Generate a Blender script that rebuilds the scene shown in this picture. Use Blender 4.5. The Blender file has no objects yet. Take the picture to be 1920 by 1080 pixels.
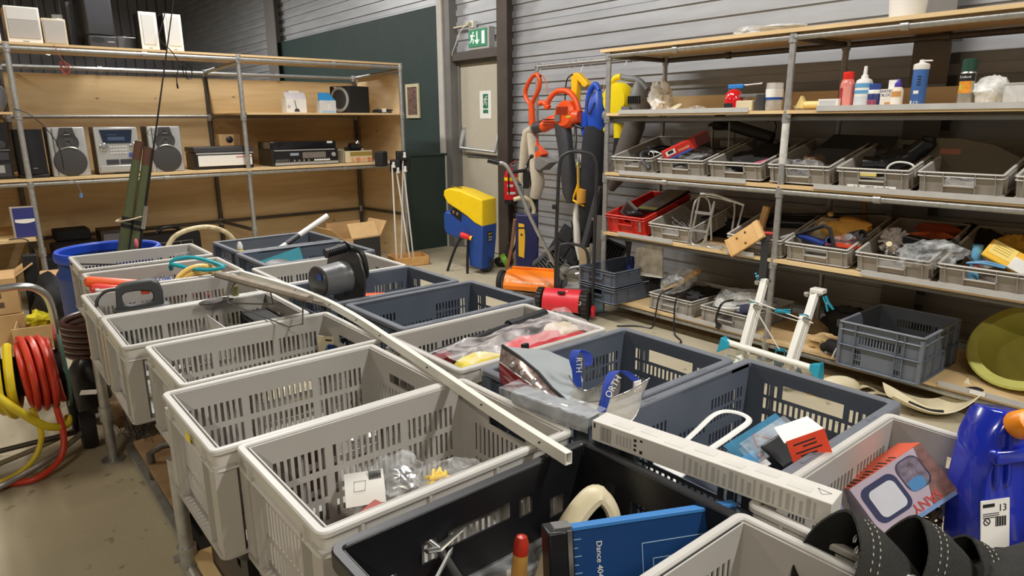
import bpy, math, random
from mathutils import Vector, Matrix, Euler, noise
R = math.radians
PI = math.pi
rng = random.Random(7)
scene = bpy.context.scene
COL = scene.collection

# ---------------------------------------------------------------- camera
cam_data = bpy.data.cameras.new('camera')
cam = bpy.data.objects.new('camera', cam_data)
COL.objects.link(cam)
cam_data.sensor_width = 36.0
cam_data.lens = 36.0 * 1257.95 / 1920.0
cam_data.clip_start = 0.02
_yaw, _pit, _rol = R(39.624), R(14.0034), R(-0.3294)
_f = Vector((math.sin(_yaw) * math.cos(_pit), math.cos(_yaw) * math.cos(_pit), -math.sin(_pit)))
_r = Vector((math.cos(_yaw), -math.sin(_yaw), 0))
_u = _r.cross(_f)
_c, _s = math.cos(_rol), math.sin(_rol)
_r, _u = _c * _r + _s * _u, -_s * _r + _c * _u
cam.matrix_world = Matrix(((_r.x, _u.x, -_f.x, 0), (_r.y, _u.y, -_f.y, 0), (_r.z, _u.z, -_f.z, 1.55), (0, 0, 0, 1)))
scene.camera = cam

# ---------------------------------------------------------------- world, lights, exposure
scene.view_settings.view_transform = 'Standard'
scene.view_settings.look = 'None'
scene.view_settings.gamma = 1.0
scene.view_settings.use_curve_mapping = False
scene.view_settings.exposure = 0.12
world = bpy.data.worlds.new('world')
scene.world = world
world.use_nodes = True
world.node_tree.nodes['Background'].inputs[0].default_value = (0.62, 0.64, 0.68, 1)
world.node_tree.nodes['Background'].inputs[1].default_value = 0.22

TUBES = [  # x, y, z, length, rotation about z, watts: ceiling strip lamps of the hall
    (2.05, 2.9, 4.2, 2.4, 90, 112), (2.05, -1.9, 4.2, 2.4, 90, 140), (2.05, 6.3, 4.2, 2.4, 90, 130),
    (-2.3, 5.1, 4.2, 1.2, 90, 80), (-2.3, -2.0, 4.2, 2.4, 90, 130), (2.1, 11.5, 4.2, 2.4, 90, 160),
]
for i, (x, y, z, ln, rz, w) in enumerate(TUBES):
    ld = bpy.data.lights.new('strip_light', 'AREA')
    ld.shape = 'RECTANGLE'
    ld.size = ln
    ld.size_y = 0.14
    ld.energy = w
    ld.color = (1.0, 0.98, 0.945) if x > 0 else (1.0, 0.90, 0.74)
    lo = bpy.data.objects.new('strip_light', ld)
    lo.location = (x, y, z - 0.08)
    lo.rotation_euler = (0, 0, R(rz))
    COL.objects.link(lo)

# ---------------------------------------------------------------- materials
def lin(c):
    return tuple((v / 255 / 12.92) if v <= 10.3 else (((v / 255) + 0.055) / 1.055) ** 2.4 for v in c) + (1.0,)

_mats = {}
def mat(name, rgb, rough=0.5, metal=0.0, var=0.06, scale=12.0, bump=0.0, bscale=80.0, coat=0.0, trans=0.0, emit=None, est=1.0, stretch=None, spec=0.5):
    """procedural material: base colour with noise variation and optional bump"""
    if name in _mats:
        return _mats[name]
    m = bpy.data.materials.new(name)
    _mats[name] = m
    m.use_nodes = True
    nt = m.node_tree
    b = nt.nodes['Principled BSDF']
    b.inputs['Roughness'].default_value = rough
    b.inputs['Metallic'].default_value = metal
    b.inputs['Specular IOR Level'].default_value = spec
    if coat:
        b.inputs['Coat Weight'].default_value = coat
    if trans:
        b.inputs['Transmission Weight'].default_value = trans
    if emit:
        b.inputs['Emission Color'].default_value = lin(emit)
        b.inputs['Emission Strength'].default_value = est
    tc = nt.nodes.new('ShaderNodeTexCoord')
    src = tc.outputs['Object']
    if stretch:
        mp = nt.nodes.new('ShaderNodeMapping')
        mp.inputs['Scale'].default_value = stretch
        nt.links.new(src, mp.inputs[0])
        src = mp.outputs[0]
    n = nt.nodes.new('ShaderNodeTexNoise')
    n.inputs['Scale'].default_value = scale
    n.inputs['Detail'].default_value = 5
    nt.links.new(src, n.inputs['Vector'])
    mr = nt.nodes.new('ShaderNodeMapRange')
    mr.inputs[1].default_value = 0.3
    mr.inputs[2].default_value = 0.7
    nt.links.new(n.outputs['Fac'], mr.inputs[0])
    mx = nt.nodes.new('ShaderNodeMix')
    mx.data_type = 'RGBA'
    c = lin(rgb)
    mx.inputs[6].default_value = tuple(max(0, v * (1 - var)) for v in c[:3]) + (1,)
    mx.inputs[7].default_value = tuple(min(1, v * (1 + var)) for v in c[:3]) + (1,)
    nt.links.new(mr.outputs[0], mx.inputs[0])
    nt.links.new(mx.outputs[2], b.inputs['Base Color'])
    if bump:
        n2 = nt.nodes.new('ShaderNodeTexNoise')
        n2.inputs['Scale'].default_value = bscale
        n2.inputs['Detail'].default_value = 3
        nt.links.new(src, n2.inputs['Vector'])
        bp = nt.nodes.new('ShaderNodeBump')
        bp.inputs['Strength'].default_value = bump
        bp.inputs['Distance'].default_value = 0.01
        nt.links.new(n2.outputs['Fac'], bp.inputs['Height'])
        nt.links.new(bp.outputs[0], b.inputs['Normal'])
    return m

def film(name, rgb=(235, 238, 240), clear=0.8, rough=0.12, scale=14.0):
    """thin crinkled plastic film: see-through mixed with glossy and milky"""
    if name in _mats:
        return _mats[name]
    m = bpy.data.materials.new(name)
    _mats[name] = m
    m.use_nodes = True
    nt = m.node_tree
    b = nt.nodes['Principled BSDF']
    b.inputs['Base Color'].default_value = lin(rgb)
    b.inputs['Roughness'].default_value = rough
    out = nt.nodes['Material Output']
    tr = nt.nodes.new('ShaderNodeBsdfTransparent')
    mix = nt.nodes.new('ShaderNodeMixShader')
    tc = nt.nodes.new('ShaderNodeTexCoord')
    n = nt.nodes.new('ShaderNodeTexNoise')
    n.inputs['Scale'].default_value = scale
    n.inputs['Detail'].default_value = 6
    n.inputs['Distortion'].default_value = 1.5
    nt.links.new(tc.outputs['Object'], n.inputs['Vector'])
    mr = nt.nodes.new('ShaderNodeMapRange')
    mr.inputs[1].default_value = 0.35
    mr.inputs[2].default_value = 0.7
    mr.inputs[3].default_value = max(0.04, 1 - clear - 0.15)
    mr.inputs[4].default_value = min(1.0, 1 - clear + 0.22)
    nt.links.new(n.outputs['Fac'], mr.inputs[0])
    nt.links.new(mr.outputs[0], mix.inputs[0])
    nt.links.new(tr.outputs[0], mix.inputs[1])
    nt.links.new(b.outputs[0], mix.inputs[2])
    bp = nt.nodes.new('ShaderNodeBump')
    bp.inputs['Strength'].default_value = 0.5
    bp.inputs['Distance'].default_value = 0.02
    nt.links.new(n.outputs['Fac'], bp.inputs['Height'])
    nt.links.new(bp.outputs[0], b.inputs['Normal'])
    nt.links.new(mix.outputs[0], out.inputs['Surface'])
    return m

def plywood(name, rgb, dark, stretch=(0.6, 0.6, 5), knots=True, rough=0.55):
    if name in _mats:
        return _mats[name]
    m = bpy.data.materials.new(name)
    _mats[name] = m
    m.use_nodes = True
    nt = m.node_tree
    b = nt.nodes['Principled BSDF']
    b.inputs['Roughness'].default_value = rough
    tc = nt.nodes.new('ShaderNodeTexCoord')
    mp = nt.nodes.new('ShaderNodeMapping')
    mp.inputs['Scale'].default_value = stretch
    nt.links.new(tc.outputs['Object'], mp.inputs[0])
    n = nt.nodes.new('ShaderNodeTexNoise')
    n.inputs['Scale'].default_value = 2.2
    n.inputs['Detail'].default_value = 8
    n.inputs['Distortion'].default_value = 0.8
    nt.links.new(mp.outputs[0], n.inputs['Vector'])
    mx = nt.nodes.new('ShaderNodeMix')
    mx.data_type = 'RGBA'
    mx.inputs[6].default_value = lin(dark)
    mx.inputs[7].default_value = lin(rgb)
    mr = nt.nodes.new('ShaderNodeMapRange')
    mr.inputs[1].default_value = 0.3
    mr.inputs[2].default_value = 0.65
    nt.links.new(n.outputs['Fac'], mr.inputs[0])
    nt.links.new(mr.outputs[0], mx.inputs[0])
    last = mx.outputs[2]
    if knots:
        mp2 = nt.nodes.new('ShaderNodeMapping')
        mp2.inputs['Scale'].default_value = (1.7, 1.7, 3.4)
        nt.links.new(tc.outputs['Object'], mp2.inputs[0])
        v = nt.nodes.new('ShaderNodeTexVoronoi')
        v.inputs['Scale'].default_value = 1.9
        nt.links.new(mp2.outputs[0], v.inputs['Vector'])
        r2 = nt.nodes.new('ShaderNodeMapRange')
        r2.inputs[1].default_value = 0.02
        r2.inputs[2].default_value = 0.075
        r2.inputs[3].default_value = 1
        r2.inputs[4].default_value = 0
        nt.links.new(v.outputs['Distance'], r2.inputs[0])
        mk = nt.nodes.new('ShaderNodeMix')
        mk.data_type = 'RGBA'
        nt.links.new(r2.outputs[0], mk.inputs[0])
        nt.links.new(last, mk.inputs[6])
        mk.inputs[7].default_value = lin((88, 60, 36))
        last = mk.outputs[2]
    nt.links.new(last, b.inputs['Base Color'])
    return m

# ---------------------------------------------------------------- mesh builder
class MB:
    def __init__(s):
        s.v = []; s.f = []; s.mi = []; s.m = 0
    def add(s, vs, fs, M=None):
        o = len(s.v)
        s.v += [tuple(M @ Vector(p)) for p in vs] if M is not None else [tuple(p) for p in vs]
        for f in fs:
            s.f.append(tuple(i + o for i in f)); s.mi.append(s.m)
        return s
    def mat(s, i):
        s.m = i; return s
    def box(s, x0, y0, z0, x1, y1, z1, M=None):
        v = [(x, y, z) for z in (z0, z1) for y in (y0, y1) for x in (x0, x1)]
        return s.add(v, [(0, 2, 3, 1), (4, 5, 7, 6), (0, 1, 5, 4), (2, 6, 7, 3), (0, 4, 6, 2), (1, 3, 7, 5)], M)
    def cbox(s, c, d, M=None):
        return s.box(c[0] - d[0] / 2, c[1] - d[1] / 2, c[2] - d[2] / 2, c[0] + d[0] / 2, c[1] + d[1] / 2, c[2] + d[2] / 2, M)
    def loft(s, rings, cap=True, closed=False, M=None):
        n = len(rings[0]); vs = [p for r in rings for p in r]; fs = []
        k = len(rings)
        for i in range(k if closed else k - 1):
            a, b = i * n, ((i + 1) % k) * n
            for j in range(n):
                j2 = (j + 1) % n
                fs.append((a + j, a + j2, b + j2, b + j))
        if cap and not closed:
            fs.append(tuple(range(n - 1, -1, -1))); fs.append(tuple(range((k - 1) * n, k * n)))
        return s.add(vs, fs, M)
    def tube(s, pts, r, n=8, closed=False, cap=True, M=None, flat=1.0):
        P = [Vector(p) for p in pts]; k = len(P); rings = []; prev = None
        for i in range(k):
            if closed: t = P[(i + 1) % k] - P[i - 1]
            else: t = P[min(i + 1, k - 1)] - P[max(i - 1, 0)]
            if t.length < 1e-9: t = Vector((0, 0, 1))
            t.normalize()
            if prev is None:
                a = Vector((0, 0, 1)) if abs(t.z) < 0.9 else Vector((1, 0, 0))
                u = t.cross(a).normalized()
            else:
                u = prev - t * prev.dot(t)
                u = u.normalized() if u.length > 1e-6 else t.orthogonal().normalized()
            prev = u
            w = t.cross(u)
            rr = r[i] if isinstance(r, (list, tuple)) else r
            rings.append([P[i] + (u * math.cos(2 * PI * j / n) + w * math.sin(2 * PI * j / n) * flat) * rr for j in range(n)])
        return s.loft(rings, cap, closed, M)
    def cyl(s, a, b, r, n=12, r2=None, M=None):
        return s.tube([a, b], [r, r if r2 is None else r2], n, M=M)
    def lathe(s, prof, n=20, M=None, cap=True):
        return s.loft([[(r * math.cos(2 * PI * j / n), r * math.sin(2 * PI * j / n), z) for j in range(n)] for r, z in prof], cap, False, M)
    def prism(s, poly, h0, h1, M=None):
        return s.loft([[(x, y, h0) for x, y in poly], [(x, y, h1) for x, y in poly]], True, False, M)
    def ell(s, c, r, n=12, M=None, k=8):
        rings = []
        for i in range(k + 1):
            a = -PI / 2 + PI * i / k
            q = max(math.cos(a), 0.02)
            rings.append([(c[0] + r[0] * q * math.cos(2 * PI * j / n), c[1] + r[1] * q * math.sin(2 * PI * j / n), c[2] + r[2] * math.sin(a)) for j in range(n)])
        return s.loft(rings, True, False, M)
    def blob(s, c, r, seed=0, amp=0.25, fr=3.0, n=20, k=14, M=None, zmin=None):
        o = len(s.v); s.ell((0, 0, 0), (1, 1, 1), n, None, k)
        for i in range(o, len(s.v)):
            p = Vector(s.v[i]); d = 1 + amp * noise.noise(p * fr * 0.6 + Vector((seed * 7.3, seed, 0))) + amp * 0.6 * noise.noise(p * fr * 1.7 + Vector((0, seed * 3.1, 5)))
            q = Vector((c[0] + p.x * d * r[0], c[1] + p.y * d * r[1], c[2] + p.z * d * r[2]))
            if M is not None: q = M @ q
            if zmin is not None: q.z = max(q.z, zmin)
            s.v[i] = tuple(q)
        return s
    def sheet(s, fn, nu, nv, th=0.0015, M=None):
        """thick sheet from fn(u,v) -> point, u,v in 0..1"""
        P = [[Vector(fn(i / nu, j / nv)) for j in range(nv + 1)] for i in range(nu + 1)]
        vs = []; fs = []
        for side in (0, 1):
            for i in range(nu + 1):
                for j in range(nv + 1):
                    a = P[min(i + 1, nu)][j] - P[max(i - 1, 0)][j]
                    b = P[i][min(j + 1, nv)] - P[i][max(j - 1, 0)]
                    nn = a.cross(b); nn = nn.normalized() if nn.length > 1e-12 else Vector((0, 0, 1))
                    vs.append(P[i][j] + nn * (th / 2 if side == 0 else -th / 2))
        q = nv + 1; o = (nu + 1) * q
        for i in range(nu):
            for j in range(nv):
                a, b, c, d = i * q + j, (i + 1) * q + j, (i + 1) * q + j + 1, i * q + j + 1
                fs.append((a, b, c, d)); fs.append((o + a, o + d, o + c, o + b))
        for i in range(nu):
            a, b = i * q, (i + 1) * q
            fs.append((a, o + a, o + b, b)); a += nv; b += nv; fs.append((a, b, o + b, o + a))
        for j in range(nv):
            fs.append((j, j + 1, o + j + 1, o + j)); a = nu * q + j; fs.append((a, o + a, o + a + 1, a + 1))
        return s.add(vs, fs, M)
    def panel(s, L, H, t, holes, fn=None, M=None):
        """upright panel L x H x t in the XZ plane (y 0..t) with rectangular holes (u0,v0,u1,v1)"""
        us = sorted({0.0, L} | {round(h[k], 5) for h in holes for k in (0, 2)})
        vs_ = sorted({0.0, H} | {round(h[k], 5) for h in holes for k in (1, 3)})
        for b in range(len(vs_) - 1):
            v0, v1 = vs_[b], vs_[b + 1]; vm = (v0 + v1) / 2; run = None
            act = [h for h in holes if h[1] < vm < h[3]]
            for a in range(len(us) - 1):
                um = (us[a] + us[a + 1]) / 2
                solid = not any(h[0] < um < h[2] for h in act)
                if solid and run is None: run = us[a]
                if run is not None and (not solid):
                    s.box(run, 0, v0, us[a], t, v1, M); run = None
            if run is not None: s.box(run, 0, v0, L, t, v1, M)
        return s
    def mesh(s, name):
        me = bpy.data.meshes.new(name)
        me.from_pydata(s.v, [], s.f)
        me.polygons.foreach_set('material_index', s.mi)
        me.polygons.foreach_set('use_smooth', [True] * len(s.f))
        me.update()
        me.set_sharp_from_angle(angle=R(38))
        return me

def T(x=0, y=0, z=0, rx=0, ry=0, rz=0, s=None):
    m = Matrix.Translation((x, y, z)) @ Euler((R(rx), R(ry), R(rz))).to_matrix().to_4x4()
    if s: m = m @ Matrix.Diagonal((s[0], s[1], s[2], 1))
    return m

def arc(c, r, a0, a1, n=10, plane='xy'):
    out = []
    for i in range(n + 1):
        a = R(a0 + (a1 - a0) * i / n); p, q = r * math.cos(a), r * math.sin(a)
        out.append({'xy': (c[0] + p, c[1] + q, c[2]), 'xz': (c[0] + p, c[1], c[2] + q), 'yz': (c[0], c[1] + p, c[2] + q)}[plane])
    return out

def smooth_path(pts, n=6):
    """Catmull-Rom through the points"""
    P = [Vector(p) for p in pts]; out = []
    for i in range(len(P) - 1):
        p0, p1, p2, p3 = P[max(i - 1, 0)], P[i], P[i + 1], P[min(i + 2, len(P) - 1)]
        for k in range(n):
            t = k / n
            out.append(0.5 * ((2 * p1) + (p2 - p0) * t + (2 * p0 - 5 * p1 + 4 * p2 - p3) * t * t + (3 * p1 - p0 - 3 * p2 + p3) * t ** 3))
    out.append(P[-1]); return out

def rrect(w, h, r, n=4):
    out = []
    for cx, cy, a in ((w / 2 - r, h / 2 - r, 0), (-w / 2 + r, h / 2 - r, 90), (-w / 2 + r, -h / 2 + r, 180), (w / 2 - r, -h / 2 + r, 270)):
        for i in range(n + 1):
            t = R(a + 90 * i / n); out.append((cx + r * math.cos(t), cy + r * math.sin(t)))
    return out

# ---------------------------------------------------------------- objects
def link(name, data, parent=None, M=None):
    o = bpy.data.objects.new(name, data); COL.objects.link(o)
    if parent is not None: o.parent = parent
    if M is not None: o.matrix_local = M
    return o

def part(name, mb, mats, parent, label=None, bev=0.0, M=None, kind=None):
    me = mb if isinstance(mb, bpy.types.Mesh) else mb.mesh(name)
    if not me.materials:
        for m in (mats if isinstance(mats, (list, tuple)) else [mats]): me.materials.append(m)
    o = link(name, me, parent, M)
    if bev:
        b = o.modifiers.new('bevel', 'BEVEL'); b.width = bev; b.segments = 2; b.limit_method = 'ANGLE'; b.angle_limit = R(40)
    if label: o['label'] = label
    if kind: o['kind'] = kind
    return o

def thing(name, label, cat, M=None, group=None):
    o = link(name, None, None, M); o.empty_display_size = 0.05
    o['label'] = label; o['category'] = cat
    if group: o['group'] = group
    return o

def solo(name, label, cat, mb, mats, M=None, group=None, bev=0.0, kind=None):
    o = part(name, mb, mats, None, label, bev, M); o['category'] = cat
    if group: o['group'] = group
    if kind: o['kind'] = kind
    return o

def struct(name, mb, mats, M=None, parent=None, bev=0.0):
    o = part(name, mb, mats, parent, None, bev, M)
    if parent is None: o['kind'] = 'structure'
    return o

def kids(o): return [c for c in bpy.data.objects if c.parent == o]

def dup(o, M=None, label=None, group=None, parent=None):
    c = o.copy(); COL.objects.link(c)
    if parent is not None: c.parent = parent
    if M is not None: c.matrix_local = M
    if label: c['label'] = label
    if group: c['group'] = group
    for k in o.children: dup(k, None, None, None, c)
    return c

def text(name, s, size, m, parent, M, ext=0.0004, align='CENTER', label=None):
    cu = bpy.data.curves.new(name, 'FONT'); cu.body = s; cu.size = size; cu.extrude = ext
    cu.align_x = align; cu.align_y = 'CENTER'; cu.materials.append(m); cu.resolution_u = 3
    tmp = bpy.data.objects.new(name, cu)
    me = bpy.data.meshes.new_from_object(tmp)
    bpy.data.objects.remove(tmp); bpy.data.curves.remove(cu)
    if not me.materials: me.materials.append(m)
    o = link(name, me, parent, M)
    if label: o['label'] = label
    return o

# shared materials
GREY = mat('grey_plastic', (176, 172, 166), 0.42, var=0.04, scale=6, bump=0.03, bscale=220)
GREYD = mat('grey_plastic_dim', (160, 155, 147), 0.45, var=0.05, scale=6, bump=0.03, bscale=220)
SLATE = mat('slate_plastic', (92, 100, 113), 0.42, var=0.07, scale=7, bump=0.03, bscale=220)
SLATED = mat('slate_plastic_dark', (70, 76, 88), 0.45, var=0.07, scale=7)
BLACK = mat('black_plastic', (26, 26, 29), 0.38, var=0.15, scale=20)
MATBLK = mat('matt_black', (22, 21, 22), 0.75, var=0.2, scale=20)
DGREY = mat('dark_grey_plastic', (58, 58, 62), 0.45, var=0.1)
MGREY = mat('mid_grey_plastic', (110, 110, 112), 0.45, var=0.08)
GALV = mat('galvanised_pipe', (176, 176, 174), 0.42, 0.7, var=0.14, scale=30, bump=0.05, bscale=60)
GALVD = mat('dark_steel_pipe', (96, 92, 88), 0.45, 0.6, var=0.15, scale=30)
STEEL = mat('bright_steel', (200, 200, 198), 0.25, 0.9, var=0.06)
WHITE = mat('white_plastic', (232, 230, 224), 0.4, var=0.03)
PAPER = mat('white_paper', (236, 234, 228), 0.8, var=0.02)
INK = mat('black_ink', (25, 25, 28), 0.7, var=0.05)
INKG = mat('grey_ink', (140, 138, 135), 0.8, var=0.05)
PLY = plywood('plywood_board', (226, 198, 150), (208, 174, 124))
EDGE = plywood('plywood_edge', (222, 190, 142), (188, 150, 100), (3, 3, 60), False)
CARD = mat('cardboard', (196, 160, 112), 0.85, var=0.06, scale=9)
RED = mat('red_plastic', (196, 40, 38), 0.4, var=0.06)
ORANGE = mat('orange_plastic', (232, 92, 34), 0.38, var=0.05)
YELLOW = mat('yellow_plastic', (246, 208, 20), 0.4, var=0.05)
BLUE = mat('blue_plastic', (36, 78, 160), 0.4, var=0.07)
TEAL = mat('teal_plastic', (38, 160, 176), 0.38, var=0.06)
CREAM = mat('cream_plastic', (214, 202, 168), 0.42, var=0.05)
CLEAR = film('clear_plastic_film')
MILKY = film('milky_plastic_film', (240, 240, 238), 0.45)
# ================================================================ the setting
FLOORM = mat('concrete_floor', (178, 168, 144), 0.62, var=0.10, scale=1.6, bump=0.12, bscale=30)
def stain_floor(m):
    nt = m.node_tree; b = nt.nodes['Principled BSDF']; old = b.inputs['Base Color'].links[0].from_socket
    tc = nt.nodes.new('ShaderNodeTexCoord')
    v = nt.nodes.new('ShaderNodeTexNoise'); v.inputs['Scale'].default_value = 13.0; v.inputs['Detail'].default_value = 4
    nt.links.new(tc.outputs['Object'], v.inputs['Vector'])
    r = nt.nodes.new('ShaderNodeMapRange'); r.inputs[1].default_value = 0.63; r.inputs[2].default_value = 0.70; r.inputs[4].default_value = 0.55
    nt.links.new(v.outputs['Fac'], r.inputs[0])
    k = nt.nodes.new('ShaderNodeMix'); k.data_type = 'RGBA'; k.inputs[7].default_value = lin((92, 84, 68))
    nt.links.new(r.outputs[0], k.inputs[0]); nt.links.new(old, k.inputs[6]); nt.links.new(k.outputs[2], b.inputs['Base Color'])
stain_floor(FLOORM)
struct('floor', MB().box(-7, -9, -0.2, 5.6, 20, 0), FLOORM)
CEIL = mat('dark_ceiling_sheet', (70, 70, 72), 0.7, var=0.1)
struct('ceiling', MB().box(-7, -9, 5.2, 5.6, 20, 5.4), CEIL)
cb = MB()
for y in range(-8, 20, 2): cb.box(-7, y, 4.9, 5.6, y + 0.12, 5.2)
struct('trim_1', cb, mat('ceiling_joist', (92, 90, 90), 0.6))

WALLM = mat('galvanised_cassette_wall', (186, 188, 192), 0.40, 0.35, var=0.10, scale=3.5, bump=0.03, bscale=14, stretch=(1, 0.5, 3))
prof = []
z = 0.0; k = 0
while z < 5.2:
    xo = 4.90 if k % 2 == 0 else 4.882
    prof.append((xo, z)); prof.append((xo, min(z + 0.0655, 5.2)))
    if k % 2 == 1 and k % 6 == 1:
        prof.append((4.918, z + 0.0655)); prof.append((4.918, z + 0.0735)); z += 0.008
    z += 0.0655; k += 1
def wall_strip(y0, y1, z0=0, z1=5.2):
    mb = MB(); P = [(x, zz) for x, zz in prof if z0 <= zz <= z1]
    if P[0][1] > z0: P.insert(0, (P[0][0], z0))
    poly = P + [(5.1, P[-1][1]), (5.1, P[0][1])]
    mb.loft([[(x, y0, zz) for x, zz in poly], [(x, y1, zz) for x, zz in poly]])
    me = mb
    return me
struct('wall_right', wall_strip(-9, 5.88), WALLM)
struct('wall_right_1', wall_strip(5.88, 7.0, 2.30), WALLM)
struct('wall_right_2', wall_strip(7.0, 19.0), WALLM)
struct('wall_right_3', MB().box(4.98, 5.88, 0, 5.1, 7.0, 2.31), mat('dark_recess', (60, 58, 56), 0.8))
BACKM = mat('dark_back_wall', (138, 138, 146), 0.55, 0.0, var=0.1, scale=2)
bw = MB()
for i in range(60): bw.box(-7 + i * 0.21, 19.0, 0, -7 + i * 0.21 + 0.18, 19.1 , 5.2)
bw.box(-7, 19.06, 0, 5.6, 19.3, 5.2)
struct('wall_back', bw, BACKM)
struct('wall_left', MB().box(-7.2, -9, 0, -7, 20, 5.2), mat('pale_wall', (180, 176, 168), 0.8))
struct('wall_front', MB().box(-7, -9.2, 0, 5.6, -9, 5.2), mat('pale_wall_2', (180, 176, 168), 0.8))
# green boarding on the right wall, beyond the door
GREEN = mat('dark_green_board', (46, 62, 60), 0.6, var=0.08, scale=4, bump=0.03, bscale=120)
struct('trim_2', MB().box(4.82, 7.14, 0, 4.885, 12.3, 2.90), GREEN)
GREEN2 = mat('dark_green_partition', (42, 58, 52), 0.6, var=0.06, scale=4, bump=0.03, bscale=120)
pt = MB().box(4.05, 7.04, 0, 4.86, 7.12, 1.14)
struct('wall_partition', pt, GREEN2)
struct('trim_3', MB().box(4.05, 7.02, 1.14, 4.90, 7.13, 1.165), GREEN2, bev=0.004)
# steel columns
COLM = mat('painted_steel_column', (122, 119, 116), 0.5, 0.15, var=0.08, scale=5)
WPOST = mat('white_painted_post', (196, 192, 184), 0.55, var=0.05)
DCOL = mat('brown_steel_column', (84, 74, 68), 0.5, 0.3, var=0.18, scale=4)
def hbeam(y0, y1, x0=4.72, x1=4.90, z1=5.2, t=0.014):
    ym = (y0 + y1) / 2
    return MB().box(x0, y0, 0, x0 + t, y1, z1).box(x1 - t, y0, 0, x1, y1, z1).box(x0 + t, ym - 0.006, 0, x1 - t, ym + 0.006, z1)
struct('trim_4', hbeam(12.06, 12.50), COLM)
struct('trim_5', MB().box(4.76, 7.03, 0, 4.92, 7.135, 5.2), WPOST)
struct('trim_6', MB().box(4.78, 6.90, 0, 4.93, 7.03, 5.2), COLM)
struct('trim_7', hbeam(5.79, 5.96, 4.74, 4.93), DCOL)
struct('trim_8', hbeam(1.58, 1.79, 4.72, 4.90), COLM)
struct('trim_9', MB().box(4.80, 5.96, 2.235, 4.93, 6.90, 2.33), mat('dark_lintel', (92, 84, 80), 0.5, 0.2), bev=0.004)
# the door
door = link('door_1', None); door['kind'] = 'structure'
DOORM = mat('cream_steel_door', (190, 182, 164), 0.5, var=0.03)
part('door_leaf', MB().box(4.90, 6.03, 0.01, 4.945, 6.86, 2.20), DOORM, door, bev=0.003)
part('door_frame', MB().box(4.88, 6.86, 0, 4.95, 6.90, 2.235).box(4.88, 5.97, 0, 4.95, 6.03, 2.235).box(4.88, 6.03, 2.20, 4.95, 6.86, 2.235), COLM, door)
pb = MB().tube([(4.83, 6.80, 1.235), (4.83, 6.12, 1.205)], 0.017, 10)
for y, zz in ((6.80, 1.235), (6.12, 1.205)):
    pb.tube([(4.83, y, zz), (4.84, y, zz + 0.05), (4.87, y, zz + 0.14), (4.885, y, zz + 0.2)], [0.018, 0.022, 0.028, 0.03], 8)
    pb.box(4.885, y - 0.035, zz - 0.02, 4.90, y + 0.035, zz + 0.24)
part('push_bar', pb, mat('aluminium_bar', (196, 196, 194), 0.35, 0.5), door)
part('bar_backplate', MB().box(4.885, 6.10, 1.13, 4.90, 6.75, 1.16), MGREY, door)
part('hinge_plate', MB().box(4.893, 6.035, 1.53, 4.90, 6.13, 1.575), MGREY, door)
ds = thing('door_notice', 'white paper notice with green exit pictogram on the cream door', 'notice')
part('sheet', MB().box(4.8965, 6.27, 1.575, 4.8995, 6.485, 1.885), PAPER, ds)
GSIGN = mat('sign_green', (40, 118, 84), 0.5, var=0.04)
part('pictogram', MB().box(4.895, 6.325, 1.69, 4.8965, 6.42, 1.85), GSIGN, ds)
part('caption', MB().box(4.895, 6.325, 1.635, 4.8965, 6.42, 1.675), GSIGN, ds)
def running_man(mb, x, y, z, s):
    # figure drawn in the YZ plane facing -x; +u runs to -y
    def q(a, b): return (x, y - a * s, z + b * s)
    def limb(p, r): mb.tube([q(*a) for a in p], r * s, 6)
    mb.ell((x, y - 0.10 * s, z + 0.36 * s), (0.003, 0.085 * s, 0.085 * s))
    limb([(0.04, 0.24), (-0.08, -0.04)], 0.075)
    limb([(0.04, 0.22), (0.22, 0.10), (0.30, 0.18)], 0.035); limb([(0.0, 0.22), (-0.18, 0.22), (-0.26, 0.10)], 0.035)
    limb([(-0.06, -0.04), (0.14, -0.14), (0.10, -0.40)], 0.045); limb([(-0.08, -0.04), (-0.16, -0.24), (-0.38, -0.30)], 0.045)
mb = MB(); running_man(mb, 4.8945, 6.372, 1.77, 0.13); part('figure', mb, WHITE, ds)
# lit exit sign box above the door
ex = thing('exit_sign', 'green emergency exit light with running man above the door', 'sign')
part('housing', MB().box(4.80, 6.17, 2.33, 4.886, 6.55, 2.56), mat('sign_housing', (176, 176, 172), 0.5), ex, bev=0.006)
part('face', MB().box(4.79, 6.205, 2.36, 4.80, 6.535, 2.545), mat('sign_face', (52, 128, 92), 0.5, emit=(52, 128, 92), est=0.25), ex)
mb = MB(); running_man(mb, 4.788, 6.46, 2.455, 0.15)
mb.cyl((4.787, 6.37, 2.52), (4.787, 6.37, 2.40), 0.008).tube([(4.787, 6.405, 2.43), (4.787, 6.37, 2.39), (4.787, 6.335, 2.43)], 0.008, 6)
mb.box(4.786, 6.235, 2.385, 4.789, 6.285, 2.52)
part('figure', mb, mat('sign_white', (236, 240, 234), 0.5, emit=(240, 244, 240), est=0.4), ex)
so = thing('wall_socket', 'white surface socket with plug above the exit sign', 'socket')
part('socket_box', MB().box(4.83, 6.50, 2.575, 4.885, 6.58, 2.655), WHITE, so, bev=0.005)
part('plug', MB().cyl((4.83, 6.54, 2.62), (4.78, 6.54, 2.62), 0.02).box(4.81, 6.6, 2.60, 4.84, 6.86, 2.615), CREAM, so)
part('cable', MB().tube(smooth_path([(4.79, 6.55, 2.61), (4.78, 6.66, 2.56), (4.77, 6.76, 2.42), (4.79, 6.86, 2.33), (4.80, 6.88, 2.30)]), 0.006, 6), WHITE, so)
solo('sign_cable', 'thin black cable below the exit sign', 'cable', MB().tube(smooth_path([(4.84, 6.20, 2.33), (4.83, 6.22, 2.29), (4.82, 6.34, 2.255), (4.83, 6.42, 2.237)]), 0.004, 6), BLACK)
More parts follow.
